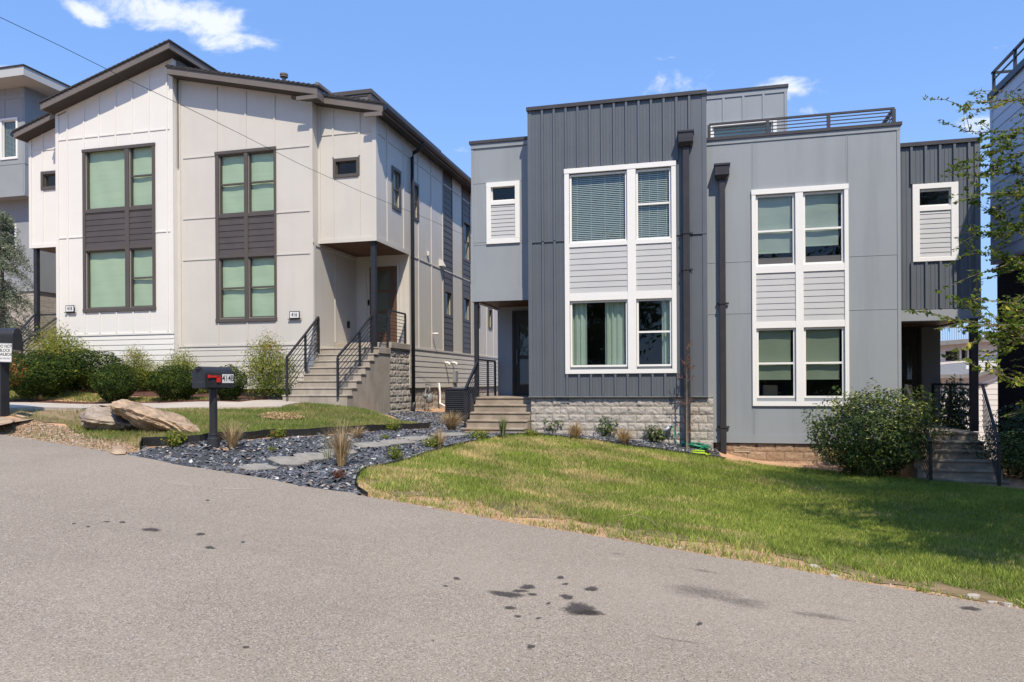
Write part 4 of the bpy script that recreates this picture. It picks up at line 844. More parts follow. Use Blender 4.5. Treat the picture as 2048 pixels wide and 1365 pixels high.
# --- number plates
def plate(px, py, Y, s):
    x, z = PY(px, py, Y); t = MB(); t.box(x-.155, x+.155, Y-.06, Y-.045, z-.1, z+.1); t.box(x-.2, x+.2, Y-.07, Y-.022, z-.125, z-.105); o = t.build('house_number_plate', 'ink', h_)
    MB().box(x-.135, x+.135, Y-.063, Y-.0605, z-.08, z+.08).build('plate_face', 'plate', o); text('number', s, .150, 'ink', o, FACE(x, Y-.065, z), sx=.80)
plate(142.8, 618.3, Y8, '418'); plate(591, 630.5, Y6, '416')
# --- services on the side wall
for px, py in ((889.5, 726), (904, 726)):
    t = MB(); y, z = sx(px, py); t.tube([(Xs, y, z+.0), (Xs+.10, y, z+.0), (Xs+.16, y, z-.02), (Xs+.18, y, z-.10)], .045, 10); t.build('vent_elbow', 'plastic', h_, smooth=True)
t = MB(); y, z = sx(864, 668); t.tube([(Xs, y, z), (Xs+.22, y, z)], .03)
t.build('drain_stub', 'plastic', h_, smooth=True)
t = MB(); y, z = sx(880, 526); t.prism([(Xs, y-.1, z-.12), (Xs, y-.1, z+.1), (Xs+.05, y-.1, z+.1), (Xs+.16, y-.1, z-.12)], (0, .25, 0)); t.build('floodlight', 'farwhite', h_); t = MB(); y, z = sx(854, 512); t.box(Xs+.02, Xs+.09, y-.05, y+.05, z, z+.14); t.build('wall_vent', 'farwhite', h_)
# interior
n_ = MB(); n_.box(a0+.1, b1-.1, Y6+2.4, Y6+2.5, -.2, 6); zf = ZZ(430, 470, Y6); n_.box(a0+.05, b1-.02, Y6+.4, Y6+2.4, zf-.1, zf+.1); n_.build('interior_wall', 'room', h_)
# ================================================================ TERRAIN
H0, GX = 1.5, -.075
def road_hit(px, py):
    r = ray(px, py); t = -H0/(r[2]-GX*r[0]); return (r[0]*t, r[1]*t, r[2]*t)
EDGE = [(-400, 835), (-150, 852), (0, 869), (102, 885), (219, 902), (253, 910), (342, 927), (444, 944), (547, 961), (600, 973), (702, 987), (740, 996), (839, 1013), (942, 1032), (1044, 1051), (1147, 1066), (1249, 1083),
        (1366, 1104), (1531, 1131), (1697, 1162), (1862, 1191), (2048, 1221), (2300, 1270), (2600, 1335)]
EW = [road_hit(*p) for p in EDGE]
ctl = [(x, y, z) for x, y, z in EW]
for x, y in [(-16, 4), (-8, 3), (-3, 2), (0, 2), (3, 2), (6, 1), (-10, -4), (0, -4), (8, -4), (-14, 8), (0, 5), (-4, 5.5), (2, 4.5), (9, 3), (-5, 0), (3, -7), (-6, -8)]:
    ctl.append((x, y, -H0+GX*x))
def CY(px, py, Y): x, z = PY(px, py, Y); ctl.append((x, Y, z))
def CD(px, py, d): r = ray(px, py); ctl.append((r[0]*d, r[1]*d, r[2]*d))
CY(1062, 867, 17.4); CY(1250, 880, 17.4); CY(1426, 902, 17.4); CY(1452, 918, 17.2); CY(1500, 919, 17.7); CY(1600, 928, 17.7); CY(930, 866, 16.6); CY(1050, 868, 16.6)
CY(1990, 978, 15.3); CY(1850, 968, 15.3); CY(1750, 948, 16.6)
CY(680, 814, 16.7); CY(565, 806, 16.75); CY(750, 828, 18.5); CY(821, 823, 20.9); CY(870, 826, 21.5); CY(900, 845, 18.5); CY(870, 856, 15.8)
CY(300, 784, 17.6); CY(120, 774, 17.6); CY(0, 768, 17.6); CY(480, 794, 17.8); CY(-150, 766, 17.6); CY(75, 798, 15.4); CY(300, 803, 15.4); CY(460, 801, 16.0); CY(-100, 797, 15.4)
CY(300, 818, 14.3); CY(0, 822, 14.3); CY(500, 817, 15.3); CY(150, 820, 14.3); CY(-150, 820, 14.3)
CD(0, 829, 11.8); CD(427, 892, 10.0); CD(330, 862, 11.8); CD(180, 862, 11.8); CD(590, 870, 12.3); CD(700, 862, 13.5); CD(90, 850, 11.9); CD(-150, 826, 12.)
CD(805, 927, 10.9); CD(976, 879, 15.2); CD(873, 904, 12.3); CD(1130, 925, 12.8); CD(1300, 935, 13.); CD(1150, 880, 16.3); CD(1450, 950, 13.5); CD(1100, 980, 9.8); CD(720, 945, 9.35); CD(1266, 897, 16.0); CD(1400, 914, 15.9); CD(2048, 1000, 11.5); CD(1600, 1020, 10.8); CD(1300, 990, 10.3); CD(2048, 1100, 8.6); CD(1800, 1080, 8.8)
CD(2150, 940, 15.); CD(2300, 1000, 13.); CD(600, 935, 10.2); CD(450, 925, 9.6)
for x, y, z in ((9, 22, -2.6), (11, 28, -3.2), (7, 24, -2.6), (-14, 30, -.6), (-4, 26, -1.1), (1, 30, -1.8), (-20, 22, -.1), (-22, 14, .0), (12, 14, -2.9), (13, 6, -2.5), (-18, 34, -.3), (8, 38, -3.9)): ctl.append((x, y, z))
Cc = np.array(ctl); nC = len(Cc)
def ker(d2): return np.where(d2 > 1e-12, .5*d2*np.log(np.maximum(d2, 1e-12)), 0)
D2 = ((Cc[:, None, :2]-Cc[None, :, :2])**2).sum(-1); K = ker(D2)+np.eye(nC)*.03
Pm = np.c_[np.ones(nC), Cc[:, :2]]; Am = np.block([[K, Pm], [Pm.T, np.zeros((3, 3))]])
sol = np.linalg.solve(Am, np.r_[Cc[:, 2], 0, 0, 0])
EWa = np.array(EW)
def hz(x, y):
    x = np.asarray(x, float); y = np.asarray(y, float); xc = np.clip(x, -22, 14); yc = np.clip(y, -8, 40); sh = xc.shape; xf, yf = xc.ravel(), yc.ravel()
    out = np.empty(len(xf))
    for i in range(0, len(xf), 20000):
        a, b = xf[i:i+20000], yf[i:i+20000]; d2 = (a[:, None]-Cc[None, :, 0])**2+(b[:, None]-Cc[None, :, 1])**2
        out[i:i+20000] = ker(d2)@sol[:nC]+sol[nC]+sol[nC+1]*a+sol[nC+2]*b
    ye = np.interp(xf, EWa[:, 0], EWa[:, 1]); t = np.clip((yf-ye+.05)/.6, 0, 1); t = t*t*(3-2*t)
    out = (-H0+GX*xf)*(1-t)+out*t
    return out.reshape(sh)
h1 = lambda x, y: float(hz([x], [y])[0])
def ground(px, py):
    r = ray(px, py); ts = np.concatenate([np.linspace(2, 30, 1400), np.linspace(30, 90, 400)]); z = hz(r[0]*ts, r[1]*ts)-r[2]*ts
    i = int(np.argmax(z > 0)); 
    if z[i] <= 0: return (r[0]*40, r[1]*40, h1(r[0]*40, r[1]*40))
    t = ts[i-1]+(ts[i]-ts[i-1])*(-z[i-1])/(z[i]-z[i-1]) if i else ts[0]
    return (r[0]*t, r[1]*t, r[2]*t)
def dens(pl, st=.5, closed=True):               # densify polyline
    o = []; n = len(pl)
    for i in range(n if closed else n-1):
        a, b = np.array(pl[i][:2]), np.array(pl[(i+1) % n][:2]); m = max(1, int(np.linalg.norm(b-a)/st))
        o += [tuple(a+(b-a)*j/m) for j in range(m)]
    if not closed: o.append(tuple(pl[-1][:2]))
    return o
def inpoly(P, x, y):
    P = np.asarray(P); x = np.asarray(x); y = np.asarray(y); c = np.zeros(x.shape, bool); n = len(P); j = n-1
    for i in range(n):
        xi, yi, xj, yj = P[i][0], P[i][1], P[j][0], P[j][1]
        if yi != yj: c ^= ((yi > y) != (yj > y)) & (x < (xj-xi)*(y-yi)/(yj-yi)+xi)
        j = i
    return c
def sheet(name, poly, dz, m, step=.5, kind='structure', thick=0, zf=None, parent=None):
    b = dens(poly, step); nb = len(b); a = np.array(b); x0, y0 = a.min(0); x1, y1 = a.max(0)
    gx, gy = np.meshgrid(np.arange(x0+step/2, x1, step), np.arange(y0+step/2, y1, step)); gx, gy = gx.ravel(), gy.ravel(); ins = inpoly(b, gx, gy)
    gx, gy = gx[ins], gy[ins]
    dmin = np.full(len(gx), 9.)
    for i in range(0, nb): dmin = np.minimum(dmin, (gx-a[i, 0])**2+(gy-a[i, 1])**2)
    kx = dmin > (step*.35)**2; pts = [Vector(p) for p in b]+[Vector(p) for p in zip(gx[kx], gy[kx])]
    r = delaunay_2d_cdt(pts, [(i, (i+1) % nb) for i in range(nb)], [list(range(nb))], 2, 1e-5)
    vs, fs = r[0], r[2]; va = np.array([tuple(v) for v in vs]); z = hz(va[:, 0], va[:, 1]) if zf is None else zf(va[:, 0], va[:, 1])
    mb = MB(); V = [(p[0], p[1], zz+dz) for p, zz in zip(va, z)]; mb.add(V, [tuple(f) for f in fs])
    if thick:
        zb = hz(a[:, 0], a[:, 1]) if zf is None else zf(a[:, 0], a[:, 1])
        for i in range(nb):
            j = (i+1) % nb; mb.quad((*b[i], zb[i]+dz), (*b[i], zb[i]+dz-thick), (*b[j], zb[j]+dz-thick), (*b[j], zb[j]+dz))
    o = mb.build(name, m, parent); 
    me = o.data
    import bmesh
    bm = bmesh.new(); bm.from_mesh(me); bmesh.ops.remove_doubles(bm, verts=bm.verts, dist=1e-5); bmesh.ops.recalc_face_normals(bm, faces=bm.faces)
    if sum(f.normal.z*f.calc_area() for f in bm.faces) < 0: bmesh.ops.reverse_faces(bm, faces=bm.faces)
    bm.to_mesh(me); bm.free()
    if kind: tag(o, kind=kind)
    return o
gp2 = lambda L: [ground(*p)[:2] for p in L]
# ground
M['dirt'] = mat('tan_dirt', (.56, .335, .19), .95, (.42, .26, .155), 1.7, .8, .9, 45, bdist=.02, streak=((7, 7, 7), (.44, .36, .27), .55))
M['asphalt'] = mat('worn_asphalt', (.300, .252, .198), .93, (.262, .219, .170), .55, .75, .45, 210, bdist=.004, spec=.2)
k = NT(M['asphalt'].node_tree); b = k.n['Principled BSDF']; tc_ = k.new('ShaderNodeTexCoord').outputs['Object']; src = b.inputs['Base Color'].links[0].from_socket
vo = k.new('ShaderNodeTexVoronoi'); k.put(vo.inputs['Vector'], tc_); vo.inputs['Scale'].default_value = 140
spk = k.new('ShaderNodeSeparateColor'); k.put(spk.inputs[0], vo.outputs['Color'])
c2 = k.mix(k.ramp(spk.outputs[0], .72, .95, 0, .75), src, (.48, .43, .36, 1)); c2 = k.mix(k.ramp(spk.outputs[1], .66, .95, 0, .7), c2, (.085, .078, .075, 1))
vo2 = k.new('ShaderNodeTexVoronoi'); k.put(vo2.inputs['Vector'], tc_); vo2.inputs['Scale'].default_value = 60; sp2_ = k.new('ShaderNodeSeparateColor'); k.put(sp2_.inputs[0], vo2.outputs['Color'])
c2 = k.mix(k.ramp(sp2_.outputs[0], .7, 1, 0, .2), c2, (.40, .36, .33, 1)); c2 = k.mix(k.ramp(k.noise(tc_, .35, 5, .6, .6), .4, .7, 0, .35), c2, (.36, .31, .25, 1))
mp = k.new('ShaderNodeMapping'); k.put(mp.inputs[0], tc_); mp.inputs['Rotation'].default_value = (0, 0, .2); mp.inputs['Scale'].default_value = (.25, 2.2, 1)
c2 = k.mix(k.ramp(k.noise(mp.outputs[0], 1, 4, .6), .5, .8, 0, .4), c2, (.22, .19, .155, 1)); k.put(b.inputs['Base Color'], c2)
M['soil'] = mat('lawn_soil', (.15, .12, .055), .95, (.32, .225, .13), 2.5, .8, .8, 60, bdist=.02)
M['slatebed'] = mat('slate_gravel_bed', (.07, .075, .085), .9, (.04, .042, .048), 25, .8, 1, 40, bdist=.03)
M['mulch'] = mat('red_brown_mulch', (.15, .065, .04), .95, (.075, .032, .022), 30, .9, 1, 60, bdist=.03)
M['straw'] = mat('wood_chips', (.60, .42, .24), .95, (.42, .28, .15), 30, .8, 1, 60, bdist=.03)
G = MB(); n = 0
gx = np.concatenate([[-900, -300, -120, -60, -35], np.arange(-25, 16, .22), [20, 35, 60, 120, 300, 900]]); gy = np.concatenate([[-900, -200, -60, -20], np.concatenate([np.arange(-9, 5, .8), np.arange(5, 23, .22), np.arange(23, 40, .8)]), [48, 70, 120, 300, 900]])
gxx, gyy = np.meshgrid(gx, gy); gzz = hz(gxx, gyy)-.003
far = np.clip((np.hypot(gxx, gyy-15)-45)/200, 0, 1); gzz = gzz*(1-far)+(-3.2)*far
V = np.c_[gxx.ravel(), gyy.ravel(), gzz.ravel()]; nx = len(gx); idx = np.arange(len(gy)*nx).reshape(len(gy), nx)
T = np.c_[idx[:-1, :-1].ravel(), idx[:-1, 1:].ravel(), idx[1:, 1:].ravel(), idx[1:, :-1].ravel()]
tag(link('ground', mesh_np('ground', V, T), 'dirt', smooth=True), kind='structure')
edj = dens([(x, y) for x, y, z in EW], .09, False); edj = [(x, y+.022*noise.noise(Vector((x*5, y*5, 1)))+.02*noise.noise(Vector((x*1.3, 0, 7)))) for x, y in edj]
road = sheet('road', edj+[(40, -1), (40, -30), (-40, -30), (-40, 9)], .007, 'asphalt', .8, thick=.02)
random.seed(3)
# stains: thin irregular patches
def stainmat(name, col, soft):
    mt = bpy.data.materials.new(name); mt.use_nodes = True; k = NT(mt.node_tree); b = k.n['Principled BSDF']; b.inputs['Roughness'].default_value = .85
    tc = k.new('ShaderNodeTexCoord').outputs['Object']; k.put(b.inputs['Base Color'], k.mix(k.ramp(k.noise(tc, 90, 3), .45, .6), col+(1,), tuple(v*1.8 for v in col)+(1,)))
    at = k.new('ShaderNodeAttribute', attribute_name='rnd').outputs['Fac']
    f = k.ramp(k.m('ADD', at, k.m('MULTIPLY', k.m('SUBTRACT', k.noise(tc, 40, 5, .7), .5), soft[1])), soft[2], soft[3], 0, soft[0])
    t = k.new('ShaderNodeBsdfTransparent'); ms = k.new('ShaderNodeMixShader'); k.put(ms.inputs[0], f); k.l.new(t.outputs[0], ms.inputs[1]); k.l.new(b.outputs[0], ms.inputs[2]); k.l.new(ms.outputs[0], k.n['Material Output'].inputs[0]); return mt
M['oil'] = stainmat('dark_oil_stain', (.045, .038, .034), (.80, 1.2, .10, .75)); M['scuff'] = stainmat('faint_tyre_scuff', (.055, .046, .042), (.34, 1.6, .2, 1.1)); M['dust'] = stainmat('pale_dust_patch', (.40, .34, .27), (.4, 1.4, .2, .9))
def stain(px, py, w, h, m='oil', ang=0, dz=.011):
    n = 28; vs = [ground(px, py)]; rn = [1.]; ph = [random.uniform(0, 6.3) for _ in range(4)]
    for rr, rv in ((.5, .6), (1., 0.)):
        for i in range(n):
            t = 2*math.pi*i/n; q = rr*(1+.16*math.sin(2*t+ph[0])+.10*math.sin(3*t+ph[1])+.07*math.sin(5*t+ph[2])); dx, dy = math.cos(t)*w/2*q, math.sin(t)*h/2*q
            vs.append(road_hit(px+dx, py+dy+dx*ang)); rn.append(rv)
    fs = [(0, 1+(i+1) % n, 1+i) for i in range(n)]; tr = [(1+i, 1+(i+1) % n, 1+n+(i+1) % n) for i in range(n)]+[(1+i, 1+n+(i+1) % n, 1+n+i) for i in range(n)]
    V = np.array(vs); V[:, 2] = -H0+GX*V[:, 0]+dz; o = link('oil_stain' if m == 'oil' else 'road_scuff', mesh_np('stain', V, np.array(fs+tr), np.array(rn)), m, road, False); return o
for s in [(1014, 1192, 60, 13, 'oil', .1), (1056, 1177, 34, 9, 'oil', .05), (1040, 1185, 30, 6), (1134, 1197, 30, 9, 'oil', .1), (1183, 1181, 32, 8, 'oil', .05), (1160, 1222, 76, 22, 'oil', .12), (1180, 1229, 50, 12, 'oil', .05), (1121, 1158, 16, 6), (1131, 1171, 14, 4), (1020, 1219, 26, 6), (1036, 1236, 14, 5), (1077, 1240, 13, 4), (1097, 1210, 10, 4), (913, 1160, 14, 5), (891, 1175, 12, 3), (1062, 1297, 20, 7), (1399, 1251, 11, 8), (302, 1062, 36, 7), (245, 1047, 12, 4), (401, 1071, 22, 5, 'oil', .02), (420, 1098, 24, 5), (491, 1298, 14, 5), (214, 1046, 10, 3), (1941, 1220, 40, 8, 'oil', .05), (1065, 1192, 22, 5), (176, 1056, 9, 3), (486, 1087, 9, 3), (148, 1050, 8, 3), (415, 1003, 8, 3), (866, 1285, 5, 3)]: stain(s[0], s[1], s[2]*1.35, s[3]*1.35, *s[4:])
for s in [(1400, 1186, 230, 34, 'scuff', .15), (1480, 1206, 230, 26, 'scuff', .16), (1640, 1235, 220, 14, 'scuff', .15), (1410, 1145, 110, 5, 'scuff', .17), (1360, 1285, 150, 6, 'scuff', .15), (360, 970, 110, 12, 'dust', .1), (1230, 1122, 50, 18, 'dust', .2), (470, 980, 120, 5, 'dust', .0), (1235, 1110, 40, 6, 'scuff', .1)]: stain(*s)
# ---- lawns
LE_right = [(735, 995), (716, 984), (711, 972), (714, 958), (724, 946), (750, 938), (805, 926), (873, 904), (942, 887), (1000, 875), (1037, 871), (1078, 872), (1130, 877), (1181, 883), (1266, 895), (1340, 905), (1400, 913), (1452, 920)]
right_lawn = LE_right+[(1500, 925), (1640, 941), (1700, 948), (1850, 962), (2010, 978), (2060, 984), (2700, 1010), (2640, 1352), (2300, 1278), (2048, 1228), (1862, 1198), (1697, 1169), (1531, 1138), (1366, 1111), (1249, 1090), (1147, 1073), (1044, 1058), (942, 1039), (839, 1020), (755, 1005), (740, 1003)]
LE_left = [(280, 903), (284, 893), (362, 889.5), (400, 886.5), (476, 881), (533, 875), (628, 871), (731, 864), (800, 860), (857, 857.5), (861, 853)]
left_lawn = LE_left+[(804, 845), (749, 826), (685, 814.5), (560, 816.5), (400, 820), (300, 821.5), (164, 822.5), (0, 823), (-200, 823), (-200, 838), (60, 842), (130, 848), (150, 868), (180, 880), (260, 889)]
rlw = gp2(right_lawn); up_ = [q for q in rlw[:28]]; jj = [(x, float(np.interp(x, EWa[:, 0], EWa[:, 1]))+.34-.26*max(0, min(1, x-.9))+(.5-.3*max(0, min(1, x-.9)))*noise.noise(Vector((x*1.3, 3, 0)))+.22*noise.noise(Vector((x*4, 3, 0)))+.35*max(0, 1-abs(x-.2)/1.4)+.35*max(0, 1-abs(x+2.1)/1.3)) for x in np.arange(6.5, rlw[0][0]+.25, -.12)]
gA = sheet('lawn', rlw[3:28]+jj, .002, 'soil', .4); gB = sheet('lawn', gp2(left_lawn), .003, 'soil', .4)
slate_px = [(252, 910), (280, 904), (284, 897), (362, 892), (476, 883.5), (533, 878), (628, 873), (731, 866), (857, 859), (866, 853), (804, 843), (753, 824), (790, 819), (822, 822), (905, 826), (930, 850), (928, 866), (1062, 862), (1250, 874), (1426, 889), (1441, 912), (1452, 919), (1400, 912), (1340, 904), (1266, 894), (1181, 882), (1130, 876), (1078, 871), (1037, 870), (1000, 874), (942, 886), (873, 903), (805, 925), (750, 937), (724, 945), (713, 957), (710, 972), (715, 985), (735, 1001), (702, 991), (600, 977), (547, 965), (444, 948), (342, 930)]
slate_w = gp2(slate_px); sheet('slate_bed', slate_w, .004, 'slatebed', .3)
path_px = [(-250, 811), (0, 809), (205, 812), (318, 810.5), (478, 808), (566, 804), (640, 806), (681, 806), (681, 813.5), (564, 815.5), (318, 820.5), (164, 821.5), (10, 821.5), (-250, 822)]
sheet('path', gp2(path_px), .045, 'path', .4, thick=.12)
mulch = [(-200, 800), (0, 800), (120, 805), (300, 806), (480, 803), (563, 800), (564, 805), (478, 808.5), (318, 811), (205, 812.5), (0, 810), (-200, 812)]
wl_ = [(XX(565, 800, 18.1), 18.1), (XX(380, 800, 18.2), 18.2), (XX(120, 800, 18.2), 18.2), (XX(-150, 800, 18.2), 18.2)]
mb_poly = gp2([(-200, 767), (0, 767), (100, 771), (160, 785), (300, 794), (440, 797), (563, 803)])+wl_
sheet('mulch_bed', mb_poly, .012, 'mulch', .4); sheet('mulch_bed', gp2([(-250, 801), (0, 801), (120, 804), (300, 805), (480, 802), (563, 802), (564, 805.5), (478, 809), (318, 811.5), (205, 813), (0, 810.5), (-250, 812)]), .018, 'mulch', .4)
# ---- grass blades
def grass(name, label, poly, per_m2, hmin, hmax, wid, cols, keep=None, nearboost=True, lab=True):
    P = np.array(dens(poly, .5)); x0, y0 = P.min(0); x1, y1 = P.max(0); area = (x1-x0)*(y1-y0); N = int(area*per_m2)
    x = RNG.uniform(x0, x1, N); y = RNG.uniform(y0, y1, N); d = -x*sa+y*ca; u = (x*ca+y*sa)/np.maximum(d, .1)
    k_ = (u > -.80) & (u < 1.0) & inpoly(P, x, y) & (RNG.random(N) < np.clip((9.5/np.maximum(d, 1))**1.3, 0, 1)); x, y, d = x[k_], y[k_], d[k_]
    if keep is not None: k2 = keep(x, y); x, y, d = x[k2], y[k2], d[k2]
    z = hz(x, y)+.004; n = len(x); s = np.clip((d/9.5)**.6, .9, 1.8); hgt = RNG.uniform(hmin, hmax, n)*np.clip(s, 1, 1.15)
    cl = np.array([noise.noise(Vector((a*1.1, b_*1.1, 3))) for a, b_ in zip(x, y)]); hgt *= 1+.45*cl
    wd = wid*s*RNG.uniform(.7, 1.3, n); th = RNG.uniform(0, 2*np.pi, n); lean = RNG.uniform(.1, 1.0, n)*hgt; ph = RNG.uniform(0, 2*np.pi, n)
    ax, ay = np.cos(th)*wd/2, np.sin(th)*wd/2
    V = np.stack([np.c_[x-ax, y-ay, z], np.c_[x+ax, y+ay, z], np.c_[x+np.cos(ph)*lean, y+np.sin(ph)*lean, z+hgt]], 1).reshape(-1, 3); T = np.arange(3*n).reshape(-1, 3)
    o = link(name, mesh_np(name, V, T, np.repeat(RNG.random(n), 3)), cols); tag(o, label, 'grass', kind='stuff'); return o
def grassmat(name, g1, g2, dry, patch, thr):
    mt = bpy.data.materials.new(name); mt.use_nodes = True; k = NT(mt.node_tree); b = k.n['Principled BSDF']
    tc = k.new('ShaderNodeTexCoord').outputs['Object']; at = k.new('ShaderNodeAttribute', attribute_name='rnd').outputs['Fac']
    c = k.mix(at, g1+(1,), g2+(1,)); sx_ = k.new('ShaderNodeSeparateXYZ'); k.put(sx_.inputs[0], tc); nn = k.m('ADD', k.m('ADD', k.noise(tc, patch, 4, .65, .3), k.m('MULTIPLY', k.ramp(sx_.outputs[0], -2.5, 2.5), -.13)), k.m('MULTIPLY', k.m('SUBTRACT', at, .5), .22))
    c = k.mix(k.ramp(nn, thr[0], thr[1], 0, .9), c, dry+(1,)); c = k.mix(k.ramp(k.noise(tc, 1.1, 3), .35, .7, 0, .45), c, (g1[0]*.55, g1[1]*.62, g1[2]*.6, 1))
    k.put(b.inputs['Base Color'], c); b.inputs['Roughness'].default_value = .6; b.inputs['Specular IOR Level'].default_value = .25
    tr = k.new('ShaderNodeBsdfTranslucent'); k.put(tr.inputs[0], c); ms = k.new('ShaderNodeMixShader'); ms.inputs[0].default_value = .35
    k.l.new(b.outputs[0], ms.inputs[1]); k.l.new(tr.outputs[0], ms.inputs[2]); k.l.new(ms.outputs[0], k.n['Material Output'].inputs[0]); return mt
M['grass'] = grassmat('fescue_lawn_grass', (.125, .215, .025), (.52, .58, .12), (.82, .63, .30), .9, (.47, .62))
M['grass2'] = grassmat('dry_lawn_grass', (.14, .215, .035), (.27, .33, .08), (.55, .43, .20), .8, (.44, .64))
ex = EWa[:, 0]; ey = EWa[:, 1]
def keepR(x, y):
    d = (y-np.interp(x, ex, ey))*.97; nn = np.array([noise.noise(Vector((a*1.3, b_*1.3, 0)))+.5*noise.noise(Vector((a*4, b_*4, 5))) for a, b_ in zip(x, y)])
    lim = .55+.75*nn-.42*np.clip((x-.9)/.8, 0, 1)+.35*np.clip(1-np.abs(x-.2)/1.4, 0, 1)+.35*np.clip(1-np.abs(x+2.1)/1.3, 0, 1)-.25*np.clip((x-1)/3, 0, 1); return (d > .015) & ((d > lim) | ((RNG.random(len(x)) < .22) & (nn < .4)) | ((d < .20) & (nn < .05) & (RNG.random(len(x)) < .5)))
def keepL(x, y):
    nn = np.array([noise.noise(Vector((a*1.2, b_*1.2, 9)))+.4*noise.noise(Vector((a*4, b_*4, 5))) for a, b_ in zip(x, y)])
    q = np.clip((-9.2-x)/1.5, 0, 1); d = y-np.interp(x, ex, ey); return RNG.random(len(x)) < np.clip((1.05+nn*.7)-q*np.clip(1.6-(d-1.0)/1.0, 0, 1), .12, 1)
grass('grass', 'sunlit green lawn grass with dry patches in front of the grey duplex', gp2(right_lawn), 4000, .028, .062, .0085, 'grass', keepR)
grass('grass', 'green lawn grass behind the boulders and mailbox in front of the beige half', gp2(left_lawn), 2600, .035, .07, .008, 'grass2', keepL)
strip = gp2([(-100, 769), (20, 769), (100, 773), (160, 787), (250, 795), (400, 798), (480, 800), (480, 802), (300, 804), (120, 802), (-100, 799)])
grass('grass', 'narrow green grass strip between the two mulch beds', strip, 2600, .03, .06, .012, 'grass2')
verge = gp2([(0, 850), (100, 852), (160, 872), (240, 886), (280, 903), (252, 909), (102, 884), (0, 868)])
grass('grass', 'sparse weeds in the tan gravel verge at the left road edge', verge, 350, .03, .07, .008, 'grass2')
# longer tufts of crabgrass
def tufts(name, label, cat, spots, nb, h, spread, m, wid=.004, seed=0):
    rg = np.random.default_rng(seed); Vs = []; Rn = []
    for (x, y, sc) in spots:
        z = h1(x, y); n = nb; ph = rg.uniform(0, 2*np.pi, n); rr = rg.uniform(0, .35, n)*spread*sc; out = rg.uniform(.15, 1, n)*spread*sc; hh = rg.uniform(.5, 1, n)*h*sc
        for i in range(n):
            cx, cy = math.cos(ph[i]), math.sin(ph[i]); p = [np.array((x+cx*(rr[i]+out[i]*t**2), y+cy*(rr[i]+out[i]*t**2), z+hh[i]*(t-.28*t**3*out[i]/spread/sc))) for t in (0, .35, .7, 1)]
            w_ = np.array((-cy, cx, 0))*wid*rg.uniform(.6, 1.2)
            for j in range(3):
                wa, wb = w_*(1-j*.28), w_*(1-(j+1)*.3); Vs += [p[j]-wa, p[j]+wa, p[j+1]+wb, p[j+1]-wb]
            Rn += [rg.random()]*12
    V = np.array(Vs); T = np.arange(len(V)).reshape(-1, 4); return V, T, np.array(Rn)
# dirt-edge litter: pebbles and straw as stuff
def pebbles(name, label, cat, pts, smin, smax, m, flat=.5, seed=1, tilt=.5, slab=False, dz=0.):
    rg = np.random.default_rng(seed); n = len(pts); base = []
    k5 = 5 if slab else 6
    V = np.zeros((n, k5*2, 3)); s = rg.uniform(smin, smax, n)*rg.uniform(.7, 1.3, n)
    asp = rg.uniform(.45, 1, n); yaw = rg.uniform(0, 2*np.pi, n); tx, ty = rg.normal(0, tilt, n), rg.normal(0, tilt, n)
    for j in range(k5):
        t = 2*np.pi*j/k5+rg.uniform(-.35, .35, n); r = rg.uniform(.75, 1.1, n); a, b_ = np.cos(t)*s*r, np.sin(t)*s*r*asp
        for q, zz, sc in ((0, .5, .86 if slab else .62), (1, -.5, 1.)):
            V[:, j+q*k5, 0] = a*sc; V[:, j+q*k5, 1] = b_*sc; V[:, j+q*k5, 2] = zz*s*flat
    c, s_ = np.cos(yaw), np.sin(yaw); X, Y_, Z_ = V[..., 0].copy(), V[..., 1].copy(), V[..., 2].copy()
    Z2 = Z_+X*tx[:, None]+Y_*ty[:, None]; V[..., 0] = X*c[:, None]-Y_*s_[:, None]+pts[:, 0:1]; V[..., 1] = X*s_[:, None]+Y_*c[:, None]+pts[:, 1:2]; V[..., 2] = Z2+pts[:, 2:3]+dz+s[:, None]*flat*.5
    tr = [(0, j, j+1) for j in range(1, k5-1)]+[t for j in range(k5) for t in ((j, j+k5, (j+1) % k5+k5), (j, (j+1) % k5+k5, (j+1) % k5))]
    T = (np.array(tr)[None]+(np.arange(n)*k5*2)[:, None, None]).reshape(-1, 3)
    o = link(name, mesh_np(name, V.reshape(-1, 3), T, np.repeat(rg.random(n), k5*2)), m); return tag(o, label, cat, kind='stuff')
def scatter(poly, N, seed=0, keep=None):
    rg = np.random.default_rng(seed); P = np.array(dens(poly, .4)); x0, y0 = P.min(0); x1, y1 = P.max(0); x = rg.uniform(x0, x1, N); y = rg.uniform(y0, y1, N); k_ = inpoly(P, x, y)
    x, y = x[k_], y[k_]
    if keep is not None: k2 = keep(x, y, rg); x, y = x[k2], y[k2]
    return np.c_[x, y, hz(x, y)]
M['slate'] = mat('blue_grey_slate_chips', (0, 0, 0), .62, attr=('rnd', [(0, (.035, .038, .046)), (.45, (.085, .092, .108)), (.8, (.16, .17, .19)), (.93, (.27, .28, .30)), (.955, (.30, .19, .12)), (.985, (.55, .54, .51)), (1, (.6, .6, .57))]), bump=.5, bscale=70, bdist=.004, spec=.5)
fall = lambda x, y, rg: rg.random(len(x)) < np.clip((10.5/np.maximum(-x*sa+y*ca, 1))**1.2, 0, 1)
big = scatter(slate_w, 64000, 5, fall); big = big[big[:, 1] > np.interp(big[:, 0], ex, ey)-.015]
pebbles('slate_chips', 'blue-grey slate chips filling the bed between the two lawns', 'gravel', big, .016, .042, 'slate', .26, 2, .42, True, .008)
M['pebble'] = mat('verge_pebbles', (0, 0, 0), .85, attr=('rnd', [(0, (.20, .12, .07)), (.6, (.36, .25, .16)), (.88, (.42, .35, .27)), (1, (.52, .47, .42))]))
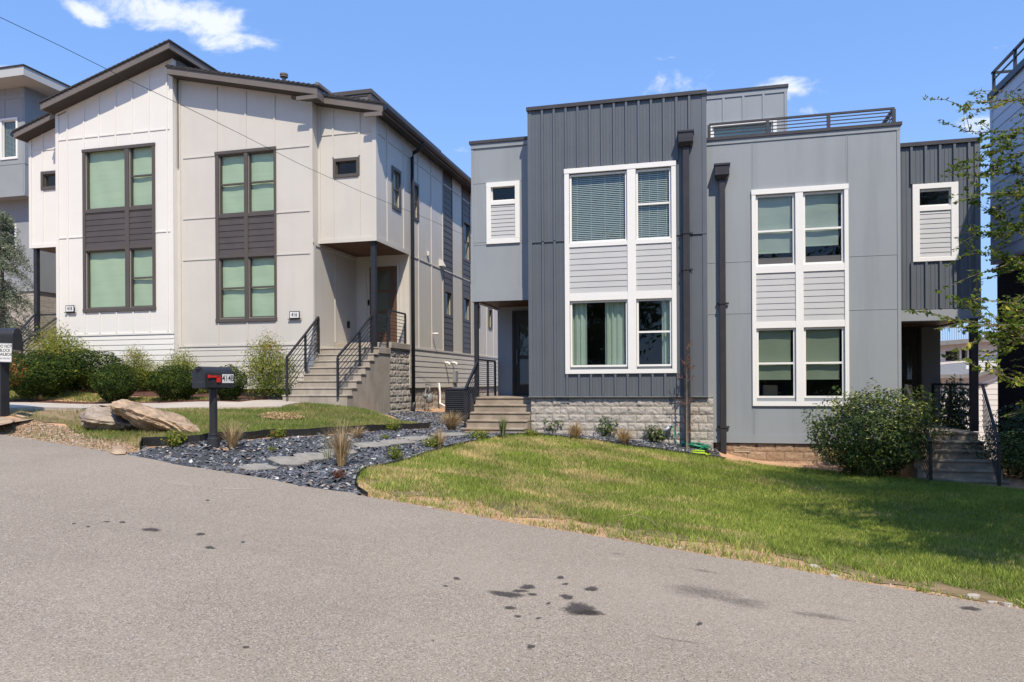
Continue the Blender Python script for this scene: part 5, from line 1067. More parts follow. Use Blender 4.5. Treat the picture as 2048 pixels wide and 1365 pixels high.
def nearedge(w_): return lambda x, y, rg: (np.abs(y-np.interp(x, ex, ey)) < w_*rg.random(len(x))**1.5) & (y > np.interp(x, ex, ey)-.03)
vr = gp2([(-60, 846), (0, 843), (80, 843), (150, 856), (240, 880), (300, 897)])+gp2([(252, 911), (102, 886), (0, 870)])
vp = np.vstack([scatter(vr, 14000, 8), scatter(gp2(right_lawn), 60000, 9, nearedge(.32))]); pebbles('verge_gravel', 'tan and grey pebbles and crumbs of dirt along the road edge', 'gravel', vp, .006, .020, 'pebble', .55, 3, .3, False, 0)
M['litter'] = mat('dry_straw_litter', (0, 0, 0), .9, attr=('rnd', [(0, (.22, .11, .055)), (.6, (.42, .28, .16)), (1, (.6, .46, .28))]))
def litter(name, label, cat, pts, L, seed, m='litter', up=.3, wid=.004):
    rg = np.random.default_rng(seed); n = len(pts); th = rg.uniform(0, 2*np.pi, n); l = rg.uniform(.4, 1, n)*L; d = np.c_[np.cos(th), np.sin(th), rg.uniform(-.1, up, n)]*l[:, None]; w_ = np.c_[-np.sin(th), np.cos(th), rg.uniform(-.5, .5, n)]*wid
    p = pts+np.c_[np.zeros(n), np.zeros(n), rg.uniform(.004, .02, n)]; V = np.stack([p-w_, p+w_, p+d+w_*.5, p+d-w_*.5], 1).reshape(-1, 3)
    o = link(name, mesh_np(name, V, np.arange(4*n).reshape(-1, 4), np.repeat(rg.random(n), 4)), m); return tag(o, label, cat, kind='stuff')
lp = np.vstack([scatter(vr, 4000, 18), scatter(gp2(right_lawn), 70000, 19, nearedge(.75)), scatter(gp2([(340, 925), (700, 985), (740, 996), (700, 978), (350, 915)]), 900, 20)])
litter('dry_litter', 'dry straw, roots and leaf litter on the bare dirt beside the road', 'litter', lp, .07, 4)
chips = gp2([(515, 834), (540, 829), (575, 829), (605, 836), (610, 841), (570, 843), (530, 841)])
litter('wood_chips', 'patch of pale wood chips on the left lawn behind the mailbox', 'wood chips', scatter(chips, 9000, 21)+np.array((0, 0, .02)), .05, 5, 'straw', .6, .012)
mp_ = np.vstack([scatter(mb_poly, 5000, 22), scatter(gp2([(-100, 801), (0, 801), (300, 805), (480, 802), (563, 802), (564, 805.5), (318, 811.5), (0, 810.5)]), 3500, 23)])
M['mulchb'] = mat('mulch_bark', (0, 0, 0), .95, attr=('rnd', [(0, (.05, .022, .015)), (.6, (.16, .07, .045)), (1, (.30, .17, .11))]))
litter('mulch', 'shredded red-brown mulch under the clipped shrubs', 'mulch', mp_+np.array((0, 0, .015)), .09, 6, 'mulchb', .5, .012)
# ---- edging strips
def strip_along(name, label, px, hgt, dz0=-.03, th=.012, group=None):
    w_ = dens(gp2(px), .15, False); mb = MB(); a = np.array(w_); z = hz(a[:, 0], a[:, 1])
    for i in range(len(w_)-1):
        p, q = Vector((*w_[i], z[i]+dz0)), Vector((*w_[i+1], z[i+1]+dz0)); n_ = (q-p).cross(Vector((0, 0, 1))).normalized()*th/2; h = Vector((0, 0, hgt+.006*math.sin(i*.9)-dz0)); h2 = Vector((0, 0, hgt+.006*math.sin((i+1)*.9)-dz0))
        mb.add([p-n_, p+n_, q+n_, q-n_, p-n_+h, p+n_+h, q+n_+h2, q-n_+h2], [(0, 1, 5, 4), (3, 7, 6, 2), (4, 5, 6, 7), (0, 4, 7, 3) if i == 0 else (4, 5, 6, 7), (1, 2, 6, 5)])
    o = mb.build(name, 'rubber'); return tag(o, label, 'edging')
strip_along('lawn_edging', 'black plastic edging curving around the right lawn', LE_right, .055)
strip_along('lawn_edging', 'black plastic edging along the front of the left lawn behind the mailbox', LE_left, .12)
# ---- stepping stones
SS = [(517, 939, 62, 9), (577, 927, 60, 7.5), (625, 917.5, 62, 6), (676, 907.5, 62, 5.2), (742, 893, 66, 4.5), (794, 887, 60, 4), (838, 879.5, 66, 3.6), (900, 872, 60, 3)]
for px, py, w_, h_2 in SS:
    c = ground(px, py); e1 = ground(px-w_/2, py+2); e2 = ground(px+w_/2, py-2); n1 = ground(px, py+h_2); L = math.dist(e1[:2], e2[:2])/2; D = .16
    u_ = Vector((e2[0]-e1[0], e2[1]-e1[1], 0)).normalized(); v_ = Vector((-u_.y, u_.x, 0)); t = MB(); rg = random.Random(int(px))
    pl = [(-1, -.8), (-.6, -1), (0, -1.05), (.7, -.95), (1, -.75), (1.02, 0), (.95, .8), (.4, 1), (-.5, 1.02), (-.98, .7)]
    pts = []
    for a_, b_ in pl:
        p = Vector(c)+u_*a_*L*rg.uniform(.93, 1.05)+v_*b_*D*rg.uniform(.9, 1.08); pts.append((p.x, p.y, h1(p.x, p.y)+.012))
    t.prism(pts, (0, 0, .026)); o = t.build('stepping_stone', 'stone', None, bevel=.008)
    tag(o, {517: 'stepping stone nearest the road in the slate bed', 577: 'second stepping stone from the road in the slate bed', 625: 'third stepping stone from the road, left of the tall grass clump', 676: 'fourth stepping stone from the road, behind the tall grass clump', 742: 'fifth stepping stone from the road in the slate bed', 794: 'sixth stepping stone from the road in the slate bed', 838: 'seventh stepping stone from the road in the slate bed', 900: 'stepping stone farthest from the road, nearest the concrete steps'}[px], 'stepping stone', 'grey stepping stones across the slate bed')
# ================================================================ PLANTS
def leafcloud(P, N, size, asp=.45, rg=RNG, fold=.25, upb=.3):
    """one diamond leaf (2 triangles) per point; N: preferred normals"""
    n = len(P); d = rg.normal(size=(n, 3)); d /= np.linalg.norm(d, axis=1)[:, None]; nn = N+d*.75; nn[:, 2] += upb; nn /= np.linalg.norm(nn, axis=1)[:, None]
    t = np.cross(nn, rg.normal(size=(n, 3))); t /= np.maximum(np.linalg.norm(t, axis=1), 1e-6)[:, None]; b = np.cross(nn, t); s = np.asarray(size)*rg.uniform(.6, 1.25, n)[:, None]
    V = np.stack([P-t*s*.5, P+b*s*asp*.5-nn*s*fold*.3, P+t*s*.5, P-b*s*asp*.5-nn*s*fold*.3], 1).reshape(-1, 3)
    i = np.arange(n)[:, None]*4; T = np.concatenate([i+np.array([[0, 1, 2]]), i+np.array([[0, 2, 3]])], 1).reshape(-1, 3)
    return V, T
def leafmat(name, cols, trans=.3, rough=.5, spec=.4):
    cols = [(a, (min(1, r*1.6), g*1.28, b*.95)) for a, (r, g, b) in cols]; spec = .14; rough = max(rough, .38); spec = .35 if 'glossy' in name else spec
    return mat(name, (0, 0, 0), rough, attr=('rnd', cols), trans=trans, spec=spec)
M['boxleaf'] = leafmat('dark_holly_leaf', [(0, (.007, .020, .005)), (.5, (.026, .058, .010)), (.85, (.085, .13, .02)), (1, (.26, .30, .05))])
M['burntleaf'] = leafmat('scorched_leaf', [(0, (.25, .13, .06)), (.6, (.48, .29, .15)), (1, (.6, .42, .25))])
M['nandina'] = leafmat('nandina_leaf', [(0, (.035, .075, .015)), (.4, (.12, .18, .035)), (.8, (.20, .25, .05)), (.93, (.26, .15, .04)), (1, (.30, .06, .03))])
M['bigleaf'] = leafmat('glossy_holly_leaf', [(0, (.012, .030, .009)), (.5, (.042, .088, .02)), (.8, (.15, .22, .05)), (1, (.38, .44, .18))], .22, .3, .6)
M['cedar'] = leafmat('blue_cedar_needles', [(0, (.06, .10, .085)), (.6, (.15, .23, .22)), (1, (.28, .40, .40))], .15, .7)
M['treeleaf'] = leafmat('crape_myrtle_leaf', [(0, (.02, .052, .011)), (.5, (.05, .105, .018)), (.9, (.12, .19, .03)), (1, (.26, .29, .05))], .4, .35, .5)
M['fargreen'] = leafmat('background_leaf', [(0, (.015, .04, .010)), (.6, (.04, .085, .018)), (1, (.09, .15, .03))], .25)
M['redleaf'] = leafmat('red_maple_leaf', [(0, (.05, .02, .015)), (.6, (.13, .05, .03)), (1, (.18, .13, .05))], .3)
M['drygrass'] = mat('dry_bunch_grass', (0, 0, 0), .8, attr=('rnd', [(0, (.30, .20, .09)), (.6, (.52, .38, .20)), (1, (.66, .52, .32))]), trans=.3)
M['greengrass'] = mat('green_bunch_grass', (0, 0, 0), .7, attr=('rnd', [(0, (.07, .12, .03)), (.6, (.18, .24, .08)), (1, (.50, .42, .22))]), trans=.3)
def shell(n, rx, ry, rz, rg, lump=.18, inner=.5, bottom=-.8, seed=0, flat=0):
    """points in a lumpy ellipsoid crown, denser near the surface, with normals"""
    d = rg.normal(size=(int(n*1.4), 3)); d /= np.linalg.norm(d, axis=1)[:, None]; d = d[d[:, 2] > bottom][:n]
    lum = np.array([noise.noise(Vector(q*2.2)+Vector((seed*3.1, 0, 0)))*1.0+.5*noise.noise(Vector(q*5.5)+Vector((0, seed*2., 1))) for q in d])
    r = (1+lump*lum*1.6)*(1-inner*rg.random(len(d))**2.2)
    P = d*r[:, None]*np.array((rx, ry, rz)); return P, d, lum
def stems(base, tops, r=.012, rg=None):
    mb = MB()
    for t in tops:
        m = [(base[i]*.55+t[i]*.45)+(rg.uniform(-.03, .03)) for i in range(3)]
        mb.tube([base, m, t], [r, r*.75, r*.35], 5)
    return mb
def shrub_mesh(n, rx, ry, rz, leaf, seed, lump=.2, inner=.55, bottom=-.75, shoots=0, asp=.5):
    rg = np.random.default_rng(seed); P, N, lum = shell(n, rx, ry, rz, rg, lump, inner, bottom, seed); P[:, 2] += rz*.80; q_ = .5+.5*np.clip(P[:, 2]/(rz*.9), 0, 1); P[:, 0] *= q_; P[:, 1] *= q_
    rn = np.clip(.35+.25*lum+rg.normal(0, .22, len(P)), 0, 1)
    if shoots:
        Q = []; 
        for _ in range(shoots):
            a = rg.uniform(0, 2*np.pi); e = rg.uniform(.15, 1.); b = np.array((math.cos(a)*rx*(1-e*.6), math.sin(a)*ry*(1-e*.6), rz*(.8+.85*math.sin(e*1.3)))); d = np.array((math.cos(a)*.5*(1-e), math.sin(a)*.5*(1-e), 1)); L = rg.uniform(.12, .3)*rz
            for q in range(9): Q.append(b+d*L*q/8+rg.normal(0, .012, 3))
        Q = np.array(Q); P = np.r_[P, Q]; N = np.r_[N, np.tile((0, 0, 1.), (len(Q), 1))]; rn = np.r_[rn, np.clip(rg.normal(.85, .1, len(Q)), 0, 1)]
    k_ = P[:, 2] > .02; P, N, rn = P[k_], N[k_], rn[k_]
    V, T = leafcloud(P, N, leaf, asp, rg); return mesh_np('foliage', V, T, np.repeat(rn, 4))
def shrub(name, label, cat, loc, me, m, scale=(1, 1, 1), rz=0, group=None, stem=(.35, .5, 7), burnt=None, seed=1):
    t = thing(name, label, cat, loc, group, rz); rg = random.Random(seed)
    o = bpy.data.objects.new('foliage', me); COL.objects.link(o); o.parent = t; o.scale = scale
    if not me.materials: me.materials.append(M[m])
    tops = [(math.cos(i*6.28/stem[2])*stem[0]*scale[0]*rg.uniform(.5, 1), math.sin(i*6.28/stem[2])*stem[0]*scale[1]*rg.uniform(.5, 1), stem[1]*scale[2]*rg.uniform(.7, 1.3)) for i in range(stem[2])]
    s = stems((0, 0, -.05), tops, .014, rg).build('stem', 'bark', None); s.parent = t
    if burnt:
        P, N, l_ = shell(burnt[0], .26, .12, .30, np.random.default_rng(seed), .3, .4, -1); P += np.array(burnt[1])
        V, T = leafcloud(P, N, .05, .5, np.random.default_rng(seed)); b = link('scorched_foliage', mesh_np('scorched', V, T, np.repeat(np.random.default_rng(2).random(len(P)), 4)), 'burntleaf', None); b.parent = t
    return t
def at(px, py, Y): x, z = PY(px, py, Y); return x, Y, h1(x, Y)
box = [shrub_mesh(9500, .60, .55, .52, .046, s, .11, .34) for s in (1, 2)]
# clipped hollies: (px centre, base py, Y, width px, height px)
def sized(px, pb, Y, wpx, hpx, bw=1.2, bh=.95):
    x, z = PY(px, pb, Y); sc = math.dist(PY(px-wpx/2, pb, Y), PY(px+wpx/2, pb, Y)); hh = abs(PY(px, pb-hpx, Y)[1]-PY(px, pb, Y)[1]); return (x, Y, h1(x, Y)), (sc/bw, sc/bw, hh/bh)
HL = [(75, 798, 15.4, 125, 95, 0, 'rounded holly with scorched tan patches beside the left mailbox', ), (175, 785, 16.8, 130, 85, 1, 'dark rounded holly behind the scorched one, left of the house window'),
      (232, 803, 15.2, 82, 80, 0, 'upright rounded holly standing behind the boulders'), (352, 803, 15.6, 92, 72, 1, 'rounded holly between the boulders and the black mailbox'),
      (458, 799, 16.0, 70, 70, 0, 'rounded holly directly behind the black mailbox'), (15, 770, 16.6, 60, 80, 1, 'holly cut off by the left edge behind the warning sign'), (120, 786, 17.0, 90, 72, 1, 'holly mostly hidden between the scorched one and its dark neighbour')]
for i, (px, pb, Y, wp, hp, j, lb, *_) in enumerate(HL):
    loc, sc = sized(px, pb, Y, wp, hp); shrub('holly_shrub', lb, 'shrub', loc, box[j], 'boxleaf', sc, i*1.3, 'clipped hollies along the path', (.35, .5, 7), (2600, (-.10, -.50, .66)) if i == 0 else None, i)
# nandinas: airy, pointed sprays on canes
def nandina_mesh(n, rx, rz, seed):
    rg = np.random.default_rng(seed); P = []; N = []; Rn = []
    for c in range(60):
        a = rg.uniform(0, 2*np.pi); e = rg.uniform(.1, 1); tip = np.array((math.cos(a)*rx*e, math.sin(a)*rx*.9*e, rz*(1.05-.45*e)*rg.uniform(.15, 1.)**.75))
        m = n//60; k = rg.normal(0, 1, (m, 3))*np.array((.17, .17, .10))*rx/.6; k[:, 2] -= np.hypot(k[:, 0], k[:, 1])*.5; q = tip+k; P.append(q); N.append(np.c_[k[:, :2]*2, np.ones(m)*.6]); Rn.append(np.clip(.35*tip[2]/rz+rg.normal(.18, .2)+rg.normal(0, .14, m), 0, 1))
    P, N, Rn = np.concatenate(P), np.concatenate(N), np.concatenate(Rn); k_ = P[:, 2] > .03
    V, T = leafcloud(P[k_], N[k_], .062, .28, rg, upb=.1); return mesh_np('foliage', V, T, np.repeat(Rn[k_], 4))
nan = [nandina_mesh(9500, .6, 1.3, s) for s in (5, 6)]
NL = [(112, 735, 17.2, 120, 100, 0, 'loose yellow-green nandina in front of the 418 number plate'), (275, 775, 17.4, 80, 90, 1, 'nandina against the white siding left of the grey-green one'), (366, 770, 17.4, 85, 80, 0, 'grey-green nandina near the foot of the beige window bay'), (532, 800, 17.3, 105, 145, 1, 'tall full nandina beside the left handrail of the 416 steps')]
for i, (px, pb, Y, wp, hp, j, lb) in enumerate(NL):
    (x, y, z0), sc = sized(px, pb, Y, wp, hp, 1.5, 1.45); zb = PY(px, pb, Y)[1]; top = PY(px, pb-hp, Y)[1]; g0 = h1(x, y); s2 = (top-g0)/1.42
    shrub('nandina', lb, 'shrub', (x, y, g0), nan[j], 'nandina', (sc[0], sc[0], s2), i*2.1, 'nandinas in front of the white house', (.3, .9, 9), None, 30+i)
# extra drooping column for the tall nandina
# big holly by the right porch
big_me = shrub_mesh(15000, 1.22, .95, .92, .080, 9, .30, .6, -.8, 75, .42)
loc, sc = sized(1746, 950, 16.2, 262, 178, 2.35, 1.72); shrub('large_holly_shrub', 'large glossy dark-green holly between the white-framed windows and the right-hand steps', 'shrub', loc, big_me, 'bigleaf', sc, .4, None, (.7, .9, 12), None, 50)
bk = shrub_mesh(2600, .5, .4, .6, .085, 12, .3, .7); loc, sc = sized(1895, 855, 19.6, 60, 80, 1.05, 1.1)
x, z = PY(1899, 800, 22.); 
shrub('holly_shrub', 'dark shrub seen through the railing of the right-hand porch', 'shrub', (x+.1, 22., z-1.3), bk, 'bigleaf', (1.05, 1, 1.7), 0, None, (.3, .5, 6), None, 51)
# hedge in the shade at the right edge
hd = shrub_mesh(9000, .9, 1.6, .75, .07, 13, .15, .5, -.9)
for i, (px, Y) in enumerate(((2082, 17.9), (2100, 16.3))):
    x, z = PY(px, 930, Y); shrub('hedge_shrub', ('near-black shaded hedge at the right edge under the dark brick wall', 'front part of the near-black hedge, beside the bottom of the right-hand steps')[i], 'hedge', (x, Y, h1(x, Y)-.05), hd, 'bigleaf', (1, 1, (1, .75)[i]), i, None, (.4, .6, 6), None, 60+i)
# ---- small plants of the slate bed and foundation
def clump(name, label, cat, px, py, hpx, wpx, nb, m, wid=.004, seed=0, group=None, arch=1.):
    x, y, z = ground(px, py); d = -x*sa+y*ca; h = hpx/F*d; s = wpx/F*d/2*1.15; nb = int(nb*1.5); wid *= 1.25
    rg = np.random.default_rng(seed); Vs = []; Rn = []
    for i in range(nb):
        ph = rg.uniform(0, 2*np.pi); out = s*rg.uniform(.05, 1.25)**.8; hh = h*rg.uniform(.45, 1); cx, cy = math.cos(ph), math.sin(ph); r0 = rg.uniform(0, .18)*s; w_ = np.array((-cy, cx, 0))*wid*rg.uniform(.7, 1.2)
        p = [np.array((cx*(r0+out*t**1.7), cy*(r0+out*t**1.7), hh*(t-arch*.22*t**3*(out/s)))) for t in (0, .35, .7, 1)]
        for j in range(3): wa, wb = w_*(1-j*.28), w_*(1-(j+1)*.3); Vs += [p[j]-wa, p[j]+wa, p[j+1]+wb, p[j+1]-wb]
        Rn += [rg.random()]*12
    V = np.array(Vs); me = mesh_np(name, V, np.arange(len(V)).reshape(-1, 4), np.array(Rn)); o = link(name, me, m); o.location = (x, y, z-.01); return tag(o, label, cat, group)
GG = 'ornamental grasses in the slate bed'
for a in [('tan feathery grass clump just right of the black mailbox post', 465, 898, 72, 62, 150, 'drygrass', .0035), ('tallest thin grass clump in the middle of the slate bed', 683, 935, 120, 78, 210, 'drygrass', .0035),
          ('small tan grass clump at the left lawn edge behind the tall thin one', 714, 876, 34, 44, 90, 'drygrass', .006), ('tan and green grass clump between the stepping stones and the right lawn tip', 878, 896, 46, 44, 110, 'drygrass', .006),
          ('wide arching tan grass clump left of the concrete steps', 903, 862, 48, 58, 260, 'drygrass', .007),
          ('slender upright green grass in front of the concrete steps', 1006, 879, 62, 24, 130, 'greengrass', .006), ('tan grass clump in front of the left end of the block foundation', 1151, 880, 44, 48, 190, 'drygrass', .007),
          ('tan grass clump under the white-framed curtain window', 1249, 889, 42, 52, 190, 'drygrass', .007)]:
    clump('ornamental_grass', a[0], 'ornamental grass', a[1], a[2], a[3], a[4], a[5], a[6], a[7], a[1], GG)
clump('grass_weed', 'wispy green weed stems left of the tallest grass clump', 'weed', 655, 920, 80, 60, 22, 'greengrass', .0025, 3)
sm = [shrub_mesh(620, .2, .2, .2, .05, s, .3, .6) for s in (21, 22)]
SP = [('dark green holly seedling in front of the foundation, nearest the steps', 1111, 868, 46, 38, 'bigleaf', 1), ('dark green holly seedling in the middle of the foundation bed', 1215, 876, 48, 42, 'bigleaf', 0), ('dark green holly seedling beside the hose spigot', 1310, 885, 50, 36, 'bigleaf', 1),
      ('low leafy plant by the black edging left of the mailbox', 350, 894, 48, 36, 'nandina', 0), ('small reddish-green plant at the left lawn edging', 557, 878, 34, 24, 'nandina', 1), ('low green plant between the grass clump and the right lawn edge', 790, 921, 34, 32, 'nandina', 0),
      ('green plant at the foot of the tan-and-green grass clump', 862, 897, 36, 26, 'nandina', 1), ('dwarf green plant at the edge of the slate before the steps', 958, 880, 50, 22, 'nandina', 0), ('small plant where the right lawn meets the steps', 1063, 873, 34, 16, 'nandina', 1),
      ('tiny yellow-green sprout in the slate right of the mailbox', 543, 902, 18, 10, 'nandina', 0), ('reddish dying plant in the slate near the road', 678, 960, 30, 24, 'redleaf', 1), ('small plant at the lawn edging behind the far stepping stones', 782, 862, 40, 18, 'nandina', 0), ('yellowish sprout beside the sixth stepping stone', 770, 878, 20, 10, 'nandina', 1)]
for i, (lb, px, py, wp, hp, m, j) in enumerate(SP):
    x, y, z = ground(px, py); d = -x*sa+y*ca; sc = wp/F*d/.42; sz = hp/F*d/.36; me = sm[j].copy(); me.materials.clear()
    shrub('young_holly' if m == 'bigleaf' else 'small_plant', lb, 'plant', (x, y, z-.01), me, m, (sc, sc, sz), i*.9, 'low plants in the slate bed', (.08, .16, 5), None, 80+i)
# taller crabgrass tufts along the lawn edges (stuff)
ed = dens(gp2(LE_right[3:12]), .16, False); rg = random.Random(5); spots = [(x+rg.uniform(.0, .12), y+rg.uniform(-.12, .02), rg.uniform(.6, 1.3)) for x, y in ed]
ed2 = dens(gp2([(770, 1000), (900, 1022), (1000, 1038), (1150, 1062), (1300, 1090), (1450, 1110), (1600, 1138), (1750, 1165), (1950, 1195), (2040, 1205)]), .2, False); spots += [(x+rg.uniform(-.1, .1), y+rg.uniform(.05, .7), rg.uniform(.5, 1.4)) for x, y in ed2 for _ in range(2)]
ed3 = dens(gp2([(150, 858), (300, 880), (360, 885), (480, 878), (620, 868), (840, 855)]), .2, False); spots += [(x, y+rg.uniform(.0, .25), rg.uniform(.5, 1.1)) for x, y in ed3]
V, T, Rn = tufts('', '', '', spots, 16, .11, .12, None, .004, 9); tag(link('grass_tufts', mesh_np('tufts', V, T, Rn), 'grass'), 'longer tufts of coarse green grass along the lawn edges', 'grass', kind='stuff')
# ---- stakeling tree by the downpipe
x, z = PY(1374, 905, 16.9); zb = h1(x, 16.9); t = thing('young_tree', 'thin young maple tied to a pale stake in front of the downpipe', 'sapling', (x, 16.9, zb))
zt = PY(1374, 735, 16.9)[1]; MB().tube([(x, 16.9, zb-.1), (x+.0, 16.9, zt)], .014, 6).build('stake', 'stake', t)
rg = np.random.default_rng(77); mb = MB(); tz = PY(1374, 705, 16.9)[1]; mb.tube([(x+.03, 16.88, zb-.05), (x+.02, 16.87, zb+1), (x-.01, 16.87, tz)], [.012, .009, .004], 6); Q = []; 
for i in range(26):
    hh = zb+.35+rg.uniform(0, 1)*(tz-zb-.2); a = rg.uniform(0, 6.28); L = rg.uniform(.12, .34)*(1 if hh < tz-.5 else .6); e = (x+math.cos(a)*L, 16.87+math.sin(a)*L*.6, hh+rg.uniform(.0, .12)); mb.tube([(x+.01, 16.87, hh-.05), e], [.004, .002], 4)
    for q in range(7): f = rg.uniform(.35, 1.1); Q.append((x+(e[0]-x)*f, 16.87+(e[1]-16.87)*f, hh+(e[2]-hh)*f+rg.normal(0, .03)))
mb.build('trunk', 'bark', t); V, T_ = leafcloud(np.array(Q), np.tile((0, -.5, .5), (len(Q), 1)), .05, .5, rg); link('foliage', mesh_np('f', V, T_, np.repeat(rg.random(len(Q)), 4)), 'redleaf', t)
# ---- weeping blue cedar at the left edge
def cedar():
    Y = 18.9; x, z = PY(2, 640, Y); g0 = h1(x, Y); top = PY(2, 425, Y)[1]; H = top-g0; rg = np.random.default_rng(4)
    t = thing('blue_cedar', 'shaggy blue-green weeping cedar at the left edge in front of the grey neighbour', 'conifer', (x, Y, g0)); mb = MB(); mb.tube([(x, Y, g0-.1), (x+.08, Y, g0+H*.5), (x, Y, top)], [.10, .06, .015], 8); P = []; N = []
    for i in range(150):
        f = rg.uniform(.08, 1); zz = g0+H*f; a = rg.uniform(0, 6.28); L = (1.45*(1-f)**.55+.30)*rg.uniform(.55, 1.05); dx, dy = math.cos(a), math.sin(a); pts = [np.array((x+dx*L*s_, Y+dy*L*s_, zz+.18*s_*L-.75*L*s_**2.4)) for s_ in np.linspace(0, 1, 7)]
        mb.tube(pts[::2], [.018, .012, .007, .003], 4, False)
        for q in range(1, 7):
            for r_ in range(34): s_ = rg.random(); b = pts[q-1]*(1-s_)+pts[q]*s_; P.append(b+rg.normal(0, 1, 3)*np.array((.055, .055, .04))-np.array((0, 0, rg.random()**2*.22))); N.append(rg.normal(0, 1, 3))
    mb.build('trunk', 'bark', t); P = np.array(P); V, T_ = leafcloud(P, np.array(N), .10, .20, rg, upb=0); link('crown', mesh_np('crown', V, T_, np.repeat(np.clip(rg.normal(.45, .25, len(P)), 0, 1), 4)), 'cedar', t)
cedar()
# ---- tree overhanging from the right: trunk just outside the frame
def tree_right():
    X, Y = 6.0, 10.9; g0 = h1(X, Y); rg = np.random.default_rng(8); t = thing('overhanging_tree', 'leafy tree whose slender green branches reach in from the right edge', 'tree', (X, Y, g0)); mb = MB(); P = []; N = []; Rn = []
    fork = Vector((X-.1, Y, g0+2.0)); mb.tube([(X, Y, g0-.2), (X+.05, Y, g0+1), fork], [.12, .10, .085], 8)
    def sub(p0, p1, depth, r, leafy, sp=.0, bright=.5):
        p0, p1 = Vector(p0), Vector(p1); L = (p1-p0).length; m = (p0+p1)/2+Vector((0, 0, L*.08))+Vector(rg.normal(0, L*.04, 3)); pts = [p0, p0.lerp(m, .5)*.5+p0.lerp(m, .55)*.5, m, m.lerp(p1, .5)+Vector(rg.normal(0, L*.015, 3)), p1]
        mb.tube(pts, [r, r*.85, r*.65, r*.45, r*.2], 5, False); d = (p1-m).normalized(); side = d.cross(Vector((0, 0, 1))).normalized()
        if leafy:
            n = max(4, int(L/.04)); 
            for i in range(n):
                f = leafy[0]+(1-leafy[0])*i/n; q = f*4; j = min(3, int(q)); b = pts[j].lerp(pts[j+1], q-j)
                for sgn in (1, -1):
                    if rg.random() < .8: P.append(b+side*sgn*rg.uniform(.012, .035)+Vector(rg.normal(0, .008, 3))); N.append(Vector((0, 0, .8))+side*sgn*.5+Vector(rg.normal(0, .4, 3))); Rn.append(np.clip(bright+rg.normal(0, .22), 0, 1))
        if depth > 0:
            for i in range(depth*2+2):
                f = rg.uniform(.25, .95); q = f*4; j = min(3, int(q)); b = pts[j].lerp(pts[j+1], q-j); dd = (d*rg.uniform(.4, 1)+side*rg.uniform(-.9, .9)+Vector((0, 0, rg.uniform(-.35, .55)))).normalized(); sub(b, b+dd*L*rg.uniform(.18, .42), depth-1, r*.4, (.1,), bright=bright)
        return pts
    def pt(px, py, d): r = ray(px, py); return Vector((r[0]*d, r[1]*d, r[2]*d))
    TIPS = [((1912, 222), (2130, 215), 7.6, 2, .75), ((1918, 262), (2140, 300), 7.8, 1, .5), ((1930, 205), (2120, 260), 7.9, 1, .7), ((1968, 308), (2150, 330), 7.4, 2, .5), ((1916, 352), (2160, 380), 7.5, 1, .45), ((1965, 350), (2150, 310), 8.1, 2, .6), ((1905, 406), (2150, 440), 7.2, 2, .55), ((1990, 425), (2140, 520), 7.7, 2, .5),
            ((1975, 470), (2150, 480), 7.6, 2, .5), ((1934, 500), (2150, 560), 7.3, 2, .45), ((1960, 560), (2150, 540), 7.9, 2, .5), ((1866, 588), (2140, 520), 7.4, 0, .5), ((1936, 598), (2160, 660), 6.2, 1, .8), ((1868, 658), (2160, 690), 5.9, 2, .65), ((1890, 716), (2160, 640), 6.3, 2, .7), ((1958, 640), (2150, 700), 6.0, 2, .6), ((1975, 690), (2150, 720), 6.3, 2, .6),
            ((1945, 735), (2170, 830), 6.0, 1, .8), ((1995, 760), (2150, 800), 6.4, 1, .7), ((2000, 835), (2150, 840), 6.5, 1, .65), ((2015, 700), (2170, 560), 6.4, 2, .7), ((2010, 620), (2170, 600), 6.6, 2, .6), ((2020, 520), (2160, 600), 7.0, 2, .5), ((2015, 390), (2150, 420), 7.3, 2, .5), ((2000, 290), (2150, 250), 7.5, 2, .65), ((2025, 455), (2160, 430), 7.1, 2, .45), ((2030, 350), (2170, 380), 7.6, 2, .5)]
    for (tip, st, d, dep, br) in TIPS:
        s_ = pt(*st, d+.3); k = fork.lerp(s_, .5)+Vector((rg.normal(0, .12), rg.normal(0, .12), .22+rg.normal(0, .12))); mb.tube([fork, fork.lerp(k, .5)+Vector(rg.normal(0, .06, 3)), k, k.lerp(s_, .5)+Vector(rg.normal(0, .05, 3)), s_], [.022, .016, .012, .009, .008], 5, False)
        for f_ in (.2, .5, .8, 1.):
            c_ = k.lerp(s_, f_)
            for q in rg.normal(0, 1, (170, 3))*np.array((.26, .26, .2)):
                w_ = c_+Vector(q); dd = max(.1, -w_.x*sa+w_.y*ca)
                if (w_.x*ca+w_.y*sa)/dd > .74: P.append(w_); N.append(Vector((0, 0, 1))); Rn.append(np.clip(rg.normal(.45, .25), 0, 1))
        sub(s_, pt(*tip, d), (dep if tip[0] > 1950 else min(dep, 1)), .010, (.15,), bright=br)
    # the crown above and outside the frame (casts the shade on the lawn)
    for i in range(110):
        a = rg.uniform(0, 6.28); R_ = rg.uniform(.4, 3.1); e = Vector((X+.6+math.cos(a)*R_, Y+math.sin(a)*R_, g0+2.9+rg.uniform(0, 4.2)*(1-R_/5)))
        if (e.x*ca+e.y*sa)/max(.1, -e.x*sa+e.y*ca) < .80: continue
        mb.tube([fork, fork.lerp(e, .5)+Vector((0, 0, .3)), e], [.03, .018, .008], 5, False); m = 520; k = rg.normal(0, 1, (m, 3))*np.array((.48, .48, .36)); 
        for q in k:
            w_ = e+Vector(q); 
            if (w_.x*ca+w_.y*sa)/max(.1, -w_.x*sa+w_.y*ca) > .745: P.append(w_); N.append(Vector((0, 0, 1))); Rn.append(np.clip(rg.normal(.5, .25), 0, 1))
